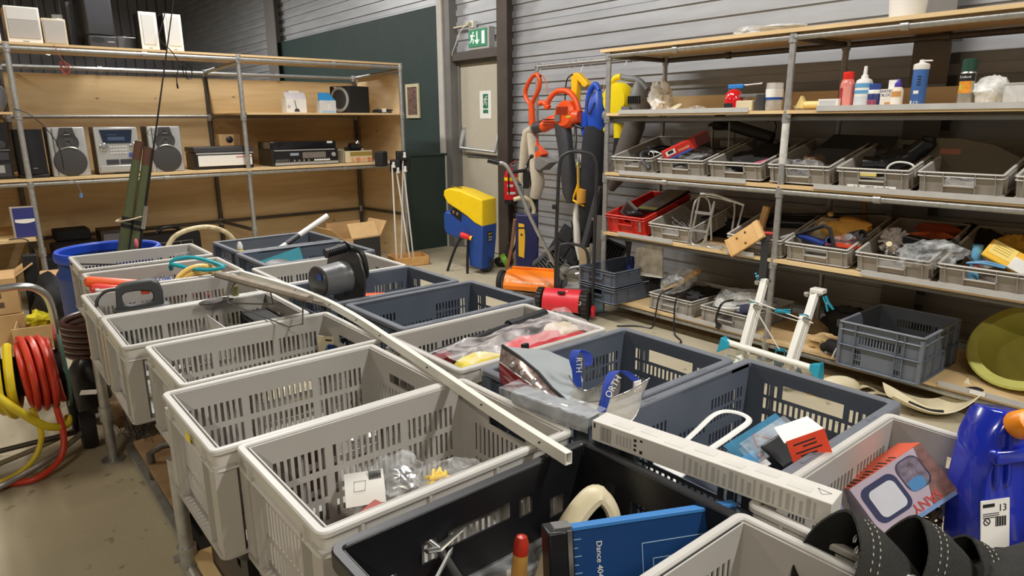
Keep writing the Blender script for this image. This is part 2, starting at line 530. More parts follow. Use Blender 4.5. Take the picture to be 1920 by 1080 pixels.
fr = thing('framed_picture', 'small cream framed picture on the dark green wall', 'picture')
PIC = mat('old_print', (112, 84, 72), 0.6, var=0.6, scale=30)
part('frame', MB().box(4.80, 7.66, 1.59, 4.82, 7.70, 2.02).box(4.80, 7.94, 1.59, 4.82, 7.98, 2.02).box(4.80, 7.70, 1.98, 4.82, 7.94, 2.02).box(4.80, 7.70, 1.59, 4.82, 7.94, 1.63), CREAM, fr)
part('print', MB().box(4.81, 7.70, 1.63, 4.82, 7.94, 1.98), PIC, fr)
# ceiling strip lamps that light the hall
LAMP = mat('lamp_tube', (255, 250, 240), 0.5, emit=(255, 246, 230), est=6)
for i, (x, y, zz, ln, rz, w) in enumerate(TUBES + [(2.28, 16.0, 3.42, 1.2, 60, 0), (1.55, 15.5, 2.85, 1.2, 60, 0)]):
    th = thing('ceiling_strip_lamp', 'white strip lamp hanging from the dark ceiling, out in the hall', 'lamp', T(x, y, zz, 0, 0, rz), 'ceiling strip lamps')
    part('housing', MB().box(-ln / 2, -0.08, 0, ln / 2, 0.08, 0.07), WHITE, th)
    part('tube', MB().cyl((-ln / 2 + 0.03, 0, -0.02), (ln / 2 - 0.03, 0, -0.02), 0.02), LAMP, th)
    part('suspension', MB().cyl((-ln / 3, 0, 0.07), (-ln / 3, 0, 5.2 - zz), 0.004).cyl((ln / 3, 0, 0.07), (ln / 3, 0, 5.2 - zz), 0.004), GALV, th)
# ================================================================ pipe shelving
def pipe_post(name, parent, x, y, z0, z1, m=None, r=0.021, zs=(), foot=True, face=(0, -1)):
    mb = MB().cyl((x, y, z0), (x, y, z1), r, 14)
    if foot: mb.cyl((x, y, z0), (x, y, z0 + 0.01), 0.05, 14)
    p = part(name, mb, m or GALV, parent)
    for zz in zs:
        c = MB().cyl((x, y, zz - 0.035), (x, y, zz + 0.035), r + 0.007, 14).cyl((x + face[0] * 0.02, y + face[1] * 0.02, zz), (x + face[0] * (r + 0.02), y + face[1] * (r + 0.02), zz), 0.012, 8)
        part('pipe_clamp', c, GALV, p)
    return p
def pipe(name, parent, a, b, r=0.019, m=None, collar=()):
    mb = MB().cyl(a, b, r, 12); A = Vector(a); B = Vector(b); d = (B - A).normalized()
    for t in collar:
        q = A.lerp(B, t); mb.cyl(q - d * 0.02, q + d * 0.02, r + 0.006, 12)
    return part(name, mb, m or GALV, parent)

ls = thing('pipe_shelving', 'galvanised pipe shelving with plywood back holding the stereos and loudspeakers', 'shelving')
LX = (-1.25, 0.49, 2.23, 3.95); LY, LB = 6.66, 7.72
for x in LX[1:]:
    pipe_post('front_post', ls, x, LY, 0, 2.14, zs=(2.12, 1.615 if x != 2.23 else 1.60, 1.085, 0.52))
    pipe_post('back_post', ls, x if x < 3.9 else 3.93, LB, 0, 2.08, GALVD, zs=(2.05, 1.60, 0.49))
for a, b in ((LX[0], LX[1]), (LX[1], LX[2]), (LX[2], LX[3])):
    pipe('top_rail', ls, (a, LY, 2.118), (b, LY, 2.118), collar=(0.55,))
    pipe('shelf_rail', ls, (a, LY, 1.075), (b, LY, 1.075), collar=(0.58,))
    pipe('back_rail', ls, (a, LB, 2.05), (b, LB, 2.05), collar=(0.45,))
    pipe('back_rail', ls, (a, LB, 0.49), (b, LB, 0.49), 0.017, GALVD)
    pipe('back_rail', ls, (a, LB, 1.61), (b, LB, 1.61), 0.017)
for x in LX[1:]:
    pipe('side_rail', ls, (x, LY, 2.09), (x, LB, 2.06))
    pipe('side_rail', ls, (x, LY, 0.52), (x, LB, 0.49), 0.018, GALVD)
part('top_board', MB().box(-1.3, 6.645, 2.142, 3.97, 7.45, 2.16), PLY, ls)
part('shelf_board', MB().box(LX[2] + 0.03, 6.645, 1.62, 3.97, 7.74, 1.638), PLY, ls)
part('shelf_board', MB().box(-1.3, 6.645, 1.62, LX[1] - 0.03, 7.74, 1.638), PLY, ls)
part('shelf_board', MB().box(-1.3, 6.63, 1.098, 3.97, 7.74, 1.118), PLY, ls)
part('shelf_board', MB().box(-1.3, 6.56, 0.63, LX[1] - 0.03, 7.5, 0.655), PLY, ls)
part('back_panel', MB().box(-1.3, 7.75, 0, 3.985, 7.768, 2.0), PLY, ls)
part('end_panel', MB().box(3.975, 6.70, 0, 3.99, 7.75, 2.06), plywood('lit_plywood', (240, 216, 172), (226, 196, 148)), ls)  # plywood colour lightened here to stand in for strong light on this end

rs = thing('pipe_shelving', 'galvanised pipe shelving along the metal wall holding the grey bins', 'shelving')
RX, RB = 3.98, 4.66; RY = (3.64, 2.175, 0.71, -0.75)
for y in RY[:3]:
    pipe_post('front_post', rs, RX, y, 0, 2.05, r=0.02, zs=(2.025, 1.565, 1.11, 0.655, 0.12), face=(-0.7, -0.7))
    pipe_post('back_post', rs, RB, y, 0, 2.05, r=0.02, zs=(2.02, 1.565), face=(-0.7, -0.7))
part('tape_wrap', MB().cyl((RX, RY[1], 1.28), (RX, RY[1], 1.53), 0.0225, 14), mat('white_tape', (212, 210, 204), 0.6, var=0.15, scale=40), rs)
for i in range(3):
    a, b = RY[i], RY[i + 1]
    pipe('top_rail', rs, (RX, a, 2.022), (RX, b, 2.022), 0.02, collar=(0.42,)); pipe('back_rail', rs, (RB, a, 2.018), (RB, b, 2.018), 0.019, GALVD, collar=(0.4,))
    pipe('shelf_rail', rs, (RX, a, 1.112), (RX, b, 1.112), 0.02, collar=(0.40,))
    pipe('shelf_rail', rs, (RX + 0.04, a, 1.556), (RX + 0.04, b, 1.556), 0.016, MGREY)
    pipe('shelf_rail', rs, (RX + 0.05, a, 0.64), (RX + 0.05, b, 0.64), 0.016, MGREY)
    pipe('shelf_rail', rs, (RX - 0.0, a, 0.105), (RX - 0.0, b, 0.105), 0.018)
for y in RY[:3]:
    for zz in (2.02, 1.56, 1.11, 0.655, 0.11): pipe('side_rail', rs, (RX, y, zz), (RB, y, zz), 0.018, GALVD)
part('top_board', MB().box(3.945, -0.7, 2.046, 4.72, 3.70, 2.068), PLY, rs)
for zz in (1.582, 1.134, 0.664, 0.128): part('shelf_board', MB().box(3.955, -0.7, zz, 4.70, 3.63, zz + 0.02), PLY, rs)
part('backboard', MB().box(4.68, -0.7, 1.60, 4.70, 3.60, 1.735), PLY, rs)
STRIP = mat('label_strip', (186, 184, 180), 0.5, var=0.06)
for y0, y1, zz in ((3.50, 2.42, 1.594), (1.98, 0.2, 1.594), (3.48, 2.40, 1.146), (1.95, 0.2, 1.146), (3.47, 2.95, 0.676), (2.5, 2.3, 0.676), (1.62, 0.2, 0.676), (2.9, 2.2, 0.14), (1.15, 0.2, 0.14)):
    part('label_strip', MB().box(3.948, y1, zz, 3.953, y0, zz + 0.03), STRIP, rs)
hr = thing('hanging_rail', 'galvanised hanging rail carrying the garden tools beside the right shelving', 'rail')
pipe('rail', hr, (4.62, 3.68, 2.065), (4.62, 5.17, 2.065), 0.017)
pipe_post('leg', hr, 4.62, 5.17, 0, 2.07, r=0.017, zs=(2.06,), face=(-1, 0))

# ================================================================ tube-framed table for the crates
tb = thing('crate_table', 'tube-framed low table with plywood deck under the rows of crates', 'table')
part('deck', MB().box(0.44, -0.1, 0.588, 1.62, 4.06, 0.606), PLY, tb)
for x in (0.385, 1.63):
    for y in (0.6, 2.06, 3.43):
        pipe_post('leg', tb, x, y, 0, 0.575, r=0.021, zs=(0.24,), face=(-1, 0))
    pipe('side_rail', tb, (x + (0.07 if x < 1 else -0.07), -0.1, 0.567), (x + (0.07 if x < 1 else -0.07), 4.05, 0.567), 0.02)
pipe('low_rail', tb, (0.385, -0.1, 0.2), (0.385, 2.06, 0.2), 0.018); pipe('low_rail', tb, (1.63, -0.1, 0.2), (1.63, 2.06, 0.2), 0.018)
part('low_deck', MB().box(0.40, -0.1, 0.222, 1.61, 2.06, 0.24), PLY, tb)

# ================================================================ crates and bins
def slots(u0, u1, n, w, v0, v1):
    p = (u1 - u0) / n
    return [(u0 + p * i + (p - w) / 2, v0, u0 + p * i + (p + w) / 2, v1) for i in range(n)]
def wall_set(mb, L, W, H, t, ins, long_h, end_h):
    mb.panel(L - 2 * ins, H, t, long_h, M=T(-L / 2 + ins, -W / 2 + ins, 0))
    mb.panel(L - 2 * ins, H, t, long_h, M=T(L / 2 - ins, W / 2 - ins, 0, rz=180))
    mb.panel(W - 2 * ins - 2 * t, H, t, end_h, M=T(L / 2 - ins, -W / 2 + ins + t, 0, rz=90))
    mb.panel(W - 2 * ins - 2 * t, H, t, end_h, M=T(-L / 2 + ins, W / 2 - ins - t, 0, rz=-90))
def rim(mb, L, W, z0, z1, w, r=0.02):
    o = rrect(L, W, r); i = rrect(L - 2 * w, W - 2 * w, max(r - w, 0.006)); n = len(o); c = 0.003
    oc = rrect(L - 2 * c, W - 2 * c, r - c); ic = rrect(L - 2 * w + 2 * c, W - 2 * w + 2 * c, max(r - w, 0.006) + c)
    rings = [[(x, y, z0) for x, y in o], [(x, y, z1 - c) for x, y in o], [(x, y, z1) for x, y in oc], [(x, y, z1) for x, y in ic], [(x, y, z1 - c) for x, y in i], [(x, y, z0) for x, y in i]]
    mb.loft(rings, False, True)
def fins(mb, L, W, z0, z1, d, us, vs, t=0.004):
    for u in us:
        for sy in (-1, 1): mb.box(u - t / 2, min(sy * W / 2, sy * (W / 2 - d)), z0, u + t / 2, max(sy * W / 2, sy * (W / 2 - d)), z1)
    for v in vs:
        for sx in (-1, 1): mb.box(min(sx * L / 2, sx * (L / 2 - d)), v - t / 2, z0, max(sx * L / 2, sx * (L / 2 - d)), v + t / 2, z1)
def corners(mb, L, W, z0, z1, a=0.05, d=0.014):
    for sx in (-1, 1):
        for sy in (-1, 1):
            x, y = sx * (L / 2 - 0.004), sy * (W / 2 - 0.004)
            for (p0, p1, q0, q1) in ((0, a, 0, d), (0, d, d, a)):
                xs = sorted((x - sx * p0, x - sx * p1)); ys = sorted((y - sy * q0, y - sy * q1)); mb.box(xs[0], ys[0], z0, xs[1], ys[1], z1)

def crate_grey_parts(H=0.26, L=0.60, W=0.42):
    b = MB(); ins = 0.022; t = 0.003; iw = L - 2 * ins
    lh = []
    for v0, v1 in ((0.018, 0.062), (0.077, 0.132), (0.147, 0.202)):
        lh += slots(0.032, 0.175, 9, 0.0085, v0, v1) + slots(0.188, 0.374, 12, 0.0085, v0, v1) + slots(0.387, 0.53, 9, 0.0085, v0, v1)
    ew = W - 2 * ins - 2 * t; eh = [(0.115, 0.182, ew - 0.115, 0.21)]
    for v0, v1 in ((0.018, 0.07), (0.085, 0.165)): eh += slots(0.05, ew - 0.05, 15, 0.008, v0, v1)
    wall_set(b, L, W, H - 0.004, t, ins, lh, eh)
    b.box(-L / 2 + ins, -W / 2 + ins, 0, L / 2 - ins, W / 2 - ins, 0.004)
    corners(b, L, W, 0.004, H - 0.04, 0.045, 0.017)
    fins(b, L, W, 0.006, H - 0.04, 0.021, (-0.19, -0.11, 0.11, 0.19), (-0.125, 0.125))
    base = MB(); rim(base, L + 0.004, W - 0.002, 0, 0.007, 0.026)
    r = MB(); rim(r, L, W, H - 0.011, H, 0.0175); rim(r, L - 0.014, W - 0.014, H - 0.046, H - 0.011, 0.0105, 0.016); rim(r, L, W, H - 0.050, H - 0.046, 0.0175)
    fins(r, L, W, H - 0.047, H - 0.010, 0.008, (-0.22, -0.08, 0.08, 0.22), (-0.14, 0.14), 0.006)
    return b.mesh('crate_body'), r.mesh('crate_rim'), base.mesh('crate_base')
def crate_slate_parts(H=0.26, L=0.60, W=0.42):
    b = MB(); ins = 0.022; t = 0.003; lh = []
    for u0, u1 in ((0.03, 0.185), (0.371, 0.526)):
        for v0, v1 in ((0.02, 0.052), (0.06, 0.092), (0.122, 0.154), (0.162, 0.194)): lh += slots(u0, u1, 10, 0.0075, v0, v1)
    for v0, v1 in ((0.02, 0.052), (0.105, 0.137)): lh += slots(0.20, 0.356, 9, 0.0075, v0, v1)
    ew = W - 2 * ins - 2 * t; eh = [(0.102, 0.178, ew - 0.102, 0.218)]
    for u0, u1 in ((0.045, 0.09), (ew - 0.09, ew - 0.045)):
        for v0, v1 in ((0.02, 0.05), (0.056, 0.086), (0.092, 0.122), (0.176, 0.21)): eh += slots(u0, u1, 3, 0.0095, v0, v1)
    eh += slots(0.045, ew - 0.045, 18, 0.0095, 0.136, 0.168)
    wall_set(b, L, W, H - 0.004, t, ins, lh, eh)
    b.box(-L / 2 + ins, -W / 2 + ins, 0, L / 2 - ins, W / 2 - ins, 0.004)
    corners(b, L, W, 0.004, H - 0.02, 0.04, 0.018)
    fins(b, L, W, 0.006, H - 0.02, 0.02, (-0.2, -0.09, 0.0, 0.09, 0.2), (-0.12, 0.12))
    base = MB(); rim(base, L - 0.004, W - 0.004, 0, 0.007, 0.018); rim(base, L - 0.002, W - 0.002, H * 0.45, H * 0.45 + 0.004, 0.02)
    r = MB(); rim(r, L, W, H - 0.014, H, 0.025)
    for x in (-0.15, 0.15):
        for sy in (-1, 1): r.box(x - 0.02, sy * (W / 2 - 0.012) - 0.003, H - 0.001, x + 0.02, sy * (W / 2 - 0.012) + 0.003, H + 0.0012)
    return b.mesh('crate_body'), r.mesh('crate_rim'), base.mesh('crate_base')
def crate_solid_parts(H=0.24, L=0.60, W=0.40):
    b = MB(); ins = 0.018; t = 0.004; iw = L - 2 * ins
    lh = [(0.06, 0.10, 0.10, 0.145), (0.15, 0.135, 0.185, 0.18), (iw / 2 - 0.075, 0.145, iw / 2 + 0.075, 0.182), (iw - 0.185, 0.135, iw - 0.15, 0.18), (iw - 0.10, 0.10, iw - 0.07, 0.145)]
    ew = W - 2 * ins - 2 * t; eh = [(ew / 2 - 0.11, 0.13, ew / 2 + 0.05, 0.165), (ew - 0.09, 0.14, ew - 0.06, 0.18)]
    wall_set(b, L, W, H - 0.004, t, ins, lh, eh)
    b.box(-L / 2 + ins, -W / 2 + ins, 0, L / 2 - ins, W / 2 - ins, 0.004)
    base = MB(); rim(base, L - 0.03, W - 0.03, 0, 0.007, 0.012)
    r = MB(); rim(r, L, W, H - 0.03, H, 0.02, 0.03)
    return b.mesh('crate_body'), r.mesh('crate_rim'), base.mesh('crate_base')
def bin_parts(H=0.12, L=0.40, W=0.60, hole=True):
    """low Euro bin: L is the front width (x local), W its depth"""
    b = MB(); ins = 0.014; t = 0.003; iw = L - 2 * ins; hh = min(0.5 * H, 0.055)
    wall_set(b, L, W, H - 0.003, t, ins, [(iw / 2 - 0.068, H - 0.03 - hh * 0.72, iw / 2 + 0.068, H - 0.024)] if hole else [], [])
    b.box(-L / 2 + ins, -W / 2 + ins, 0, L / 2 - ins, W / 2 - ins, 0.004)
    fins(b, L, W, 0.012, H - 0.006, 0.013, (-0.16, -0.072, 0.072, 0.16), (-0.25, -0.12, 0.0, 0.12, 0.25), 0.003)
    for sx in (-1, 1):
        for sy in (-1, 1): b.box(sx * (L / 2 - 0.016) - 0.003, sy * (W / 2 - 0.016) - 0.003, 0.004, sx * (L / 2 - 0.016) + 0.003, sy * (W / 2 - 0.016) + 0.003, H - 0.004)
    base = MB(); rim(base, L - 0.004, W - 0.004, 0.004, 0.010, 0.014)
    r = MB(); rim(r, L, W, H - 0.005, H, 0.015, 0.014); rim(r, L - 0.002, W - 0.002, H - 0.024, H - 0.020, 0.013, 0.013)
    if hole:
        for sy in (-1, 1):
            y0, y1 = sorted((sy * W / 2, sy * (W / 2 - 0.014)))
            r.box(-0.075, y0, H - 0.036 - hh * 0.72, 0.075, y1, H - 0.030 - hh * 0.72).box(-0.075, y0, H - 0.036 - hh * 0.72, -0.07, y1, H - 0.022).box(0.07, y0, H - 0.036 - hh * 0.72, 0.075, y1, H - 0.022)
    return b.mesh('bin_body'), r.mesh('bin_rim'), base.mesh('bin_base')
def slot_front(H, L, W):
    b = MB(); ins = 0.016; t = 0.003; iw = L - 2 * ins
    lh = slots(0.10, iw - 0.10, 14, 0.0095, H * 0.55, H * 0.72)
    for u0, u1 in ((0.085, 0.125), (iw - 0.125, iw - 0.085)):
        for v0, v1 in ((0.02, 0.045), (0.052, 0.077), (0.084, 0.109)): lh += slots(u0, u1, 3, 0.0095, v0, v1)
    wall_set(b, L, W, H - 0.004, t, ins, lh, [])
    b.box(-L / 2 + ins, -W / 2 + ins, 0, L / 2 - ins, W / 2 - ins, 0.004)
    fins(b, L, W, 0.004, H - 0.006, 0.014, (-0.13, 0.13, -0.09), (-0.2, -0.07, 0.07, 0.2), 0.004)
    corners(b, L, W, 0.004, H - 0.02, 0.02, 0.012)
    base = MB(); rim(base, L, W, 0, 0.007, 0.016); rim(base, L, W, H * 0.47, H * 0.47 + 0.005, 0.014)
    r = MB(); rim(r, L, W, H - 0.008, H, 0.016); rim(r, L - 0.002, W - 0.002, H - 0.05, H - 0.046, 0.014)
    return b.mesh('crate_body'), r.mesh('crate_rim'), base.mesh('crate_base')
_pm = {}
def container(kind, fn, name, label, cat, M, mats, group):
    if kind not in _pm: _pm[kind] = fn()
    t = thing(name, label, cat, M, group)
    for nm, me, m in zip(('body', 'rim', 'base_flange'), _pm[kind], mats):
        if not me.materials: me.materials.append(m)
        o = part(nm, me, m, t)
    return t
ZT = 0.885; ZB = ZT - 0.26
GC = (GREY, mat('grey_plastic_rim', (196, 193, 187), 0.4, var=0.04), GREYD); SC = (SLATE, mat('slate_rim', (108, 112, 120), 0.4, var=0.08, scale=20), SLATED)
gcr = 'plastic crates in two rows on the table'
def gcrate(x, y, label, rz=0, z=ZB): return container('grey', crate_grey_parts, 'plastic_crate', label, 'crate', T(x, y, z, rz=rz), GC, gcr)
def scrate(x, y, label, rz=0, z=ZB): return container('slate', crate_slate_parts, 'plastic_crate', label, 'crate', T(x, y, z, rz=rz), SC, gcr)
gcrate(0.675, 0.345, 'grey crate at the front edge with the leaning paper trimmer board beside it')
container('solid', crate_solid_parts, 'plastic_crate', 'black solid-walled crate with rounded holes holding the blue paper trimmer', 'crate', T(0.675, 0.735, 0.64), (BLACK, BLACK, BLACK), gcr)
gcrate(0.675, 1.170, 'grey crate holding the white hang card bag and orange pliers', 0.3)
gcrate(0.625, 1.585, 'grey crate with a yellow sticker mark on its end and a brown board inside', 0.0)
gcrate(0.675, 2.020, 'grey crate holding the blue cup and cream card')
gcrate(0.625, 2.462, 'grey crate with a pale divider inside, under the black fan brush', -0.6)
gcrate(0.625, 2.890, 'grey crate holding the dark grey hedge trimmer handle')
gcrate(0.690, 3.345, 'grey crate holding the orange and red bats', -0.5)
gcrate(0.700, 3.855, 'grey crate next to the blue drum, at the far end of the left row', -0.5)
gcrate(1.300, 0.350, 'grey crate holding the boxed camera and dark leather boots', 0.0)
scrate(1.385, 0.765, 'slate crate holding the white wire rack and blister packs')
scrate(1.345, 1.195, 'slate crate holding the tail light and clear face shields')
gcrate(1.290, 1.635, 'grey crate holding the bagged red cloth and black tubes')
scrate(1.365, 2.070, 'slate empty-looking crate beside the white conduit', 0.4)
scrate(1.322, 2.515, 'slate crate with the orange cable and half under the cable reel')
gcrate(1.318, 2.945, 'grey crate half hidden behind the black cable reel')
scrate(1.390, 3.385, 'slate crate holding the teal box and black bowl', 0.5)
scrate(1.400, 3.825, 'slate crate holding the white rod and yellow bottle', 0.8)
u = 'dark crates on the low deck under the table'
container('solid', crate_solid_parts, 'plastic_crate', 'black crate under the table beside the front table leg', 'crate', T(0.72, 1.80, 0.24), (BLACK, BLACK, BLACK), u)
container('solid', crate_solid_parts, 'plastic_crate', 'black crate of red oddments under the nearest crates', 'crate', T(0.74, 1.36, 0.24), (BLACK, BLACK, BLACK), u)
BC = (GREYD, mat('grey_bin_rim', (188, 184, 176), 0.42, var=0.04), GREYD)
def bin_(y, zf, label, group, H=0.12, x=4.0, rz=0, mats=None, kind='bin', fn=None, dz=0):
    return container(kind, fn or bin_parts, 'storage_bin', label, 'bin', (T(x, y, zf + dz, ry=-14) @ T(0.30, 0, 0, rz=90 + rz)) if zf > 0.5 else T(x + 0.30, y, zf + dz, rz=90 + rz), mats or BC, group)
g3 = 'grey bins on the shelf below the bottles'
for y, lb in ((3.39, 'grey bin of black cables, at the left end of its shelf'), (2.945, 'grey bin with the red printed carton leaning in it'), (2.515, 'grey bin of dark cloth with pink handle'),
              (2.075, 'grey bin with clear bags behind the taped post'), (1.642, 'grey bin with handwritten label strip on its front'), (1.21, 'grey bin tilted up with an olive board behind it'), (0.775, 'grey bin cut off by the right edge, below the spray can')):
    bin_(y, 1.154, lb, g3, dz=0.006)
g4 = 'grey bins on the shelf below the label strip'
RC = (mat('red_crate', (206, 52, 42), 0.42, var=0.06), mat('red_crate_rim', (222, 66, 54), 0.42), RED)
bin_(3.43, 0.686, 'red crate holding a flat framed panel', g4, mats=RC, kind='redbin', fn=lambda: bin_parts(0.145, 0.40, 0.60))
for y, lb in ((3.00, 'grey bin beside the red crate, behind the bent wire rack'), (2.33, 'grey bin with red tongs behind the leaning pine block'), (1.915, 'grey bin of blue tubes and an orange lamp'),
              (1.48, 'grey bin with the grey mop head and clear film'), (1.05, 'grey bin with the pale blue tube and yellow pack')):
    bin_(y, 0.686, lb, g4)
SB = (SLATE, mat('slate_bin_rim', (98, 104, 114), 0.42), SLATE)
g5 = 'dark crates stacked on the bottom shelf'
def stackbin(z, label, M=None, H=0.125, kind='sbin'): return container(kind, lambda: bin_parts(H, 0.40, 0.60), 'plastic_crate', label, 'crate', M or T(4.10, 3.555, z, rz=90), SB, g5)
stackbin(0.155, 'lower slate crate of the stack at the end of the bottom shelf'); stackbin(0.287, 'upper slate crate of the stack, holding a marbled sheet')
g6 = 'grey bins on the bottom shelf'
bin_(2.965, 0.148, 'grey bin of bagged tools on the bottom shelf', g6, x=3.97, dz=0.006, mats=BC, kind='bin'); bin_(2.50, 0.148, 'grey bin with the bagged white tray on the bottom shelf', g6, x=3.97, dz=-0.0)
bg = (mat('blue_grey_crate', (104, 110, 120), 0.45, var=0.06), mat('blue_grey_rim', (126, 131, 140), 0.42), SLATE)
container('bigs', lambda: (slot_front(0.265, 0.46, 0.56)), 'plastic_crate', 'blue-grey slotted crate hanging over the bottom shelf edge beside the olive tub', 'crate', T(4.12, 1.435, 0.152, rz=90), bg, 'crates on the bottom shelf')
# ================================================================ things in and on the crates
def FR(o, a, b):
    """frame at o, X towards a, Z roughly towards b, Y = Z x X"""
    o, a, b = Vector(o), Vector(a), Vector(b)
    x = (a - o).normalized(); z = (b - o); y = z.cross(x).normalized(); z = x.cross(y)
    return Matrix(((x.x, y.x, z.x, o.x), (x.y, y.y, z.y, o.y), (x.z, y.z, z.z, o.z), (0, 0, 0, 1)))
def facing(x, y, z=0.0, turn=0.0):
    """frame standing at x,y whose -Y looks at the viewer's spot, X to the right"""
    return T(x, y, z, rz=math.degrees(math.atan2(-x, y)) + turn)
PRESS = T(rx=90)          # text lying in XZ, readable from -Y

# blue paper trimmer in the black crate
M = FR((0.725, 0.722, 0.868), (1.0, 0.587, 0.868), (0.742, 0.78, 1.166))
pt_ = thing('paper_trimmer', 'blue paper trimmer board with black cutting bar, leaning in the black crate', 'paper trimmer', M)
DB = mat('trimmer_blue', (28, 66, 118), 0.4, var=0.05); LB_ = mat('trimmer_edge_blue', (62, 128, 196), 0.4, var=0.04)
part('board', MB().box(0, 0, -0.235, 0.315, 0.016, -0.002), DB, pt_, bev=0.002)
part('board_edge', MB().box(0.0, -0.002, -0.004, 0.318, 0.018, 0.003), LB_, pt_, bev=0.001)
part('cutting_bar', MB().box(-0.045, -0.02, -0.24, 0.0, 0.03, 0.006), BLACK, pt_, bev=0.004)
part('bar_rail', MB().box(-0.012, -0.022, -0.24, -0.004, -0.019, 0.007).box(-0.03, -0.01, 0.006, 0.0, 0.02, 0.009), STEEL, pt_)
g = MB()
for k, (u, w) in enumerate(((0.13, 0.045), (0.15, 0.075), (0.165, 0.10))):
    g.box(u, -0.001, -w, 0.31, -0.0002, -w + 0.0012).box(u, -0.001, -0.235, u + 0.0012, -0.0002, -w)
for k in range(14): g.box(0.004, -0.001, -0.02 - k * 0.015, 0.012 if k % 2 else 0.018, -0.0002, -0.019 - k * 0.015)
part('format_lines', g, mat('pale_blue_print', (170, 196, 224), 0.6), pt_)
text('lettering', 'Dance 404', 0.015, WHITE, pt_, T(0.05, -0.0008, -0.06, 0, 90, 0) @ PRESS)
part('logo', MB().cyl((0.045, -0.001, -0.135), (0.045, 0, -0.135), 0.008, 12), WHITE, pt_)
# cream kitchen appliance handle
cd = thing('cream_appliance', 'cream plastic appliance with looped handle behind the blue trimmer board', 'appliance')
part('body', MB().tube(smooth_path([(0.77, 0.835, 0.66), (0.80, 0.82, 0.76), (0.85, 0.815, 0.815), (0.885, 0.805, 0.832), (0.90, 0.78, 0.80), (0.895, 0.76, 0.72)]), [0.03] * 8 + [0.026] * 12 + [0.022] * 11, 10, flat=0.6), CREAM, cd)
part('dark_insert', MB().cyl((0.83, 0.775, 0.70), (0.875, 0.775, 0.785), 0.018, 12), MATBLK, cd)
wh = thing('file_handle', 'wooden tool handle with red tip standing in the black crate', 'handle', FR((0.700, 0.835, 0.675), (0.785, 0.835, 0.665), (0.682, 0.838, 0.79)))
part('grip', MB().lathe([(0.013, -0.05), (0.015, 0.0), (0.0155, 0.05), (0.0145, 0.09)], 14), mat('varnished_wood', (214, 160, 82), 0.3, coat=0.5), wh)
part('red_tip', MB().lathe([(0.0147, 0.09), (0.0145, 0.112), (0.010, 0.124), (0.003, 0.127)], 14), mat('red_paint_worn', (186, 52, 34), 0.35, var=0.2, scale=60), wh)
wn = thing('wing_nut_clamp', 'steel clamp with wing nut hanging on the black crate wall', 'clamp', T(0.575, 0.905, 0.80))
part('bolt', MB().cyl((0.0, 0.0, 0.0), (-0.03, 0.03, 0.035), 0.006, 10).cyl((0, 0, 0), (0.035, -0.03, -0.085), 0.008, 10), STEEL, wn)
part('wing_nut', MB().tube([(-0.03, -0.005, 0.01), (0, 0, 0.0), (0.045, -0.01, 0.025)], [0.007, 0.01, 0.005], 8, flat=0.5), STEEL, wn)
part('jaw', MB().loft([[(-0.035, -0.03, -0.05), (-0.05, -0.028, -0.052), (-0.045, -0.03, -0.045), (-0.032, -0.03, -0.042)], [(0.02, -0.012, -0.012), (0.01, -0.012, -0.014), (0.012, -0.012, -0.004), (0.022, -0.012, 0.0)]]), GALV, wn)
part('grip', MB().cyl((0.035, -0.03, -0.085), (0.055, -0.047, -0.135), 0.014, 12), BLACK, wn)
cs = thing('clear_case', 'long clear plastic case of small parts in the black crate', 'case', T(0.72, 0.885, 0.645, rz=2))
part('box', MB().box(-0.11, -0.03, 0, 0.11, 0.03, 0.055), CLEAR, cs); part('lid', MB().box(-0.112, -0.032, 0.055, 0.112, 0.032, 0.06), CLEAR, cs)
rr = MB()
for k in range(9): rr.cbox((-0.09 + k * 0.02, rng.uniform(-0.015, 0.015), 0.02), (0.014, 0.012, 0.012), T(rz=rng.uniform(0, 60)))
part('small_parts', rr, CREAM, cs)
for k, (x, y, z) in enumerate(((0.80, 0.86, 0.70), (0.765, 0.80, 0.68), (0.66, 0.84, 0.665))):
    solo('steel_ring', ('large steel ring beside the wooden handle', 'steel ring under the cream appliance', 'steel ring near the clear case')[k], 'ring', MB().tube(arc((0, 0, 0), 0.024, 0, 345, 20), 0.004, 6, True), STEEL, T(x, y, z, 35, 20 * k, 40 * k), 'steel rings in the black crate')
solo('bag_of_beads', 'small clear bag of white beads near the steel rings', 'bag', MB().blob((0, 0, 0), (0.03, 0.025, 0.02), 3, 0.3), CLEAR, T(0.79, 0.815, 0.665))
solo('red_pliers', 'red handled tool at the bottom of the black crate', 'pliers', MB().tube([(-0.04, 0, 0), (0, 0.01, 0), (0.05, 0.0, 0.01)], [0.008, 0.01, 0.008], 8).tube([(-0.04, 0.03, 0), (0, 0.012, 0), (0.05, 0.02, 0.01)], [0.008, 0.008, 0.006], 8), RED, T(0.62, 0.83, 0.66, rz=20))

# white carton on the rims
M = FR((0.968, 0.905, 0.887), (1.036, 0.425, 0.887), (0.968, 0.905, 1.0))
wb = thing('long_white_carton', 'long narrow white carton with grey printed lines lying across the crate rims', 'carton', M)
part('carton', MB().box(0, 0, 0, 0.485, 0.055, 0.045), mat('white_carton', (210, 206, 199), 0.6, var=0.03), wb, bev=0.0015)
pm = MB()
for k in range(8): pm.box(0.022 + k * 0.0035, -0.0006, 0.006, 0.022 + k * 0.0035 + (0.0022 if k % 3 else 0.0011), 0, 0.038)
part('barcode', pm, INKG, wb)
pm = MB()
for k in range(22): pm.box(0.215 + k * 0.0115, -0.0006, 0.006, 0.215 + k * 0.0115 + 0.007 * (0.5 + 0.5 * ((k * 7) % 3) / 2), 0, 0.04 - (k % 4) * 0.003)
for k in range(5): pm.box(0.062 + k * 0.008, -0.0006, 0.010, 0.066 + k * 0.008, 0, 0.033)
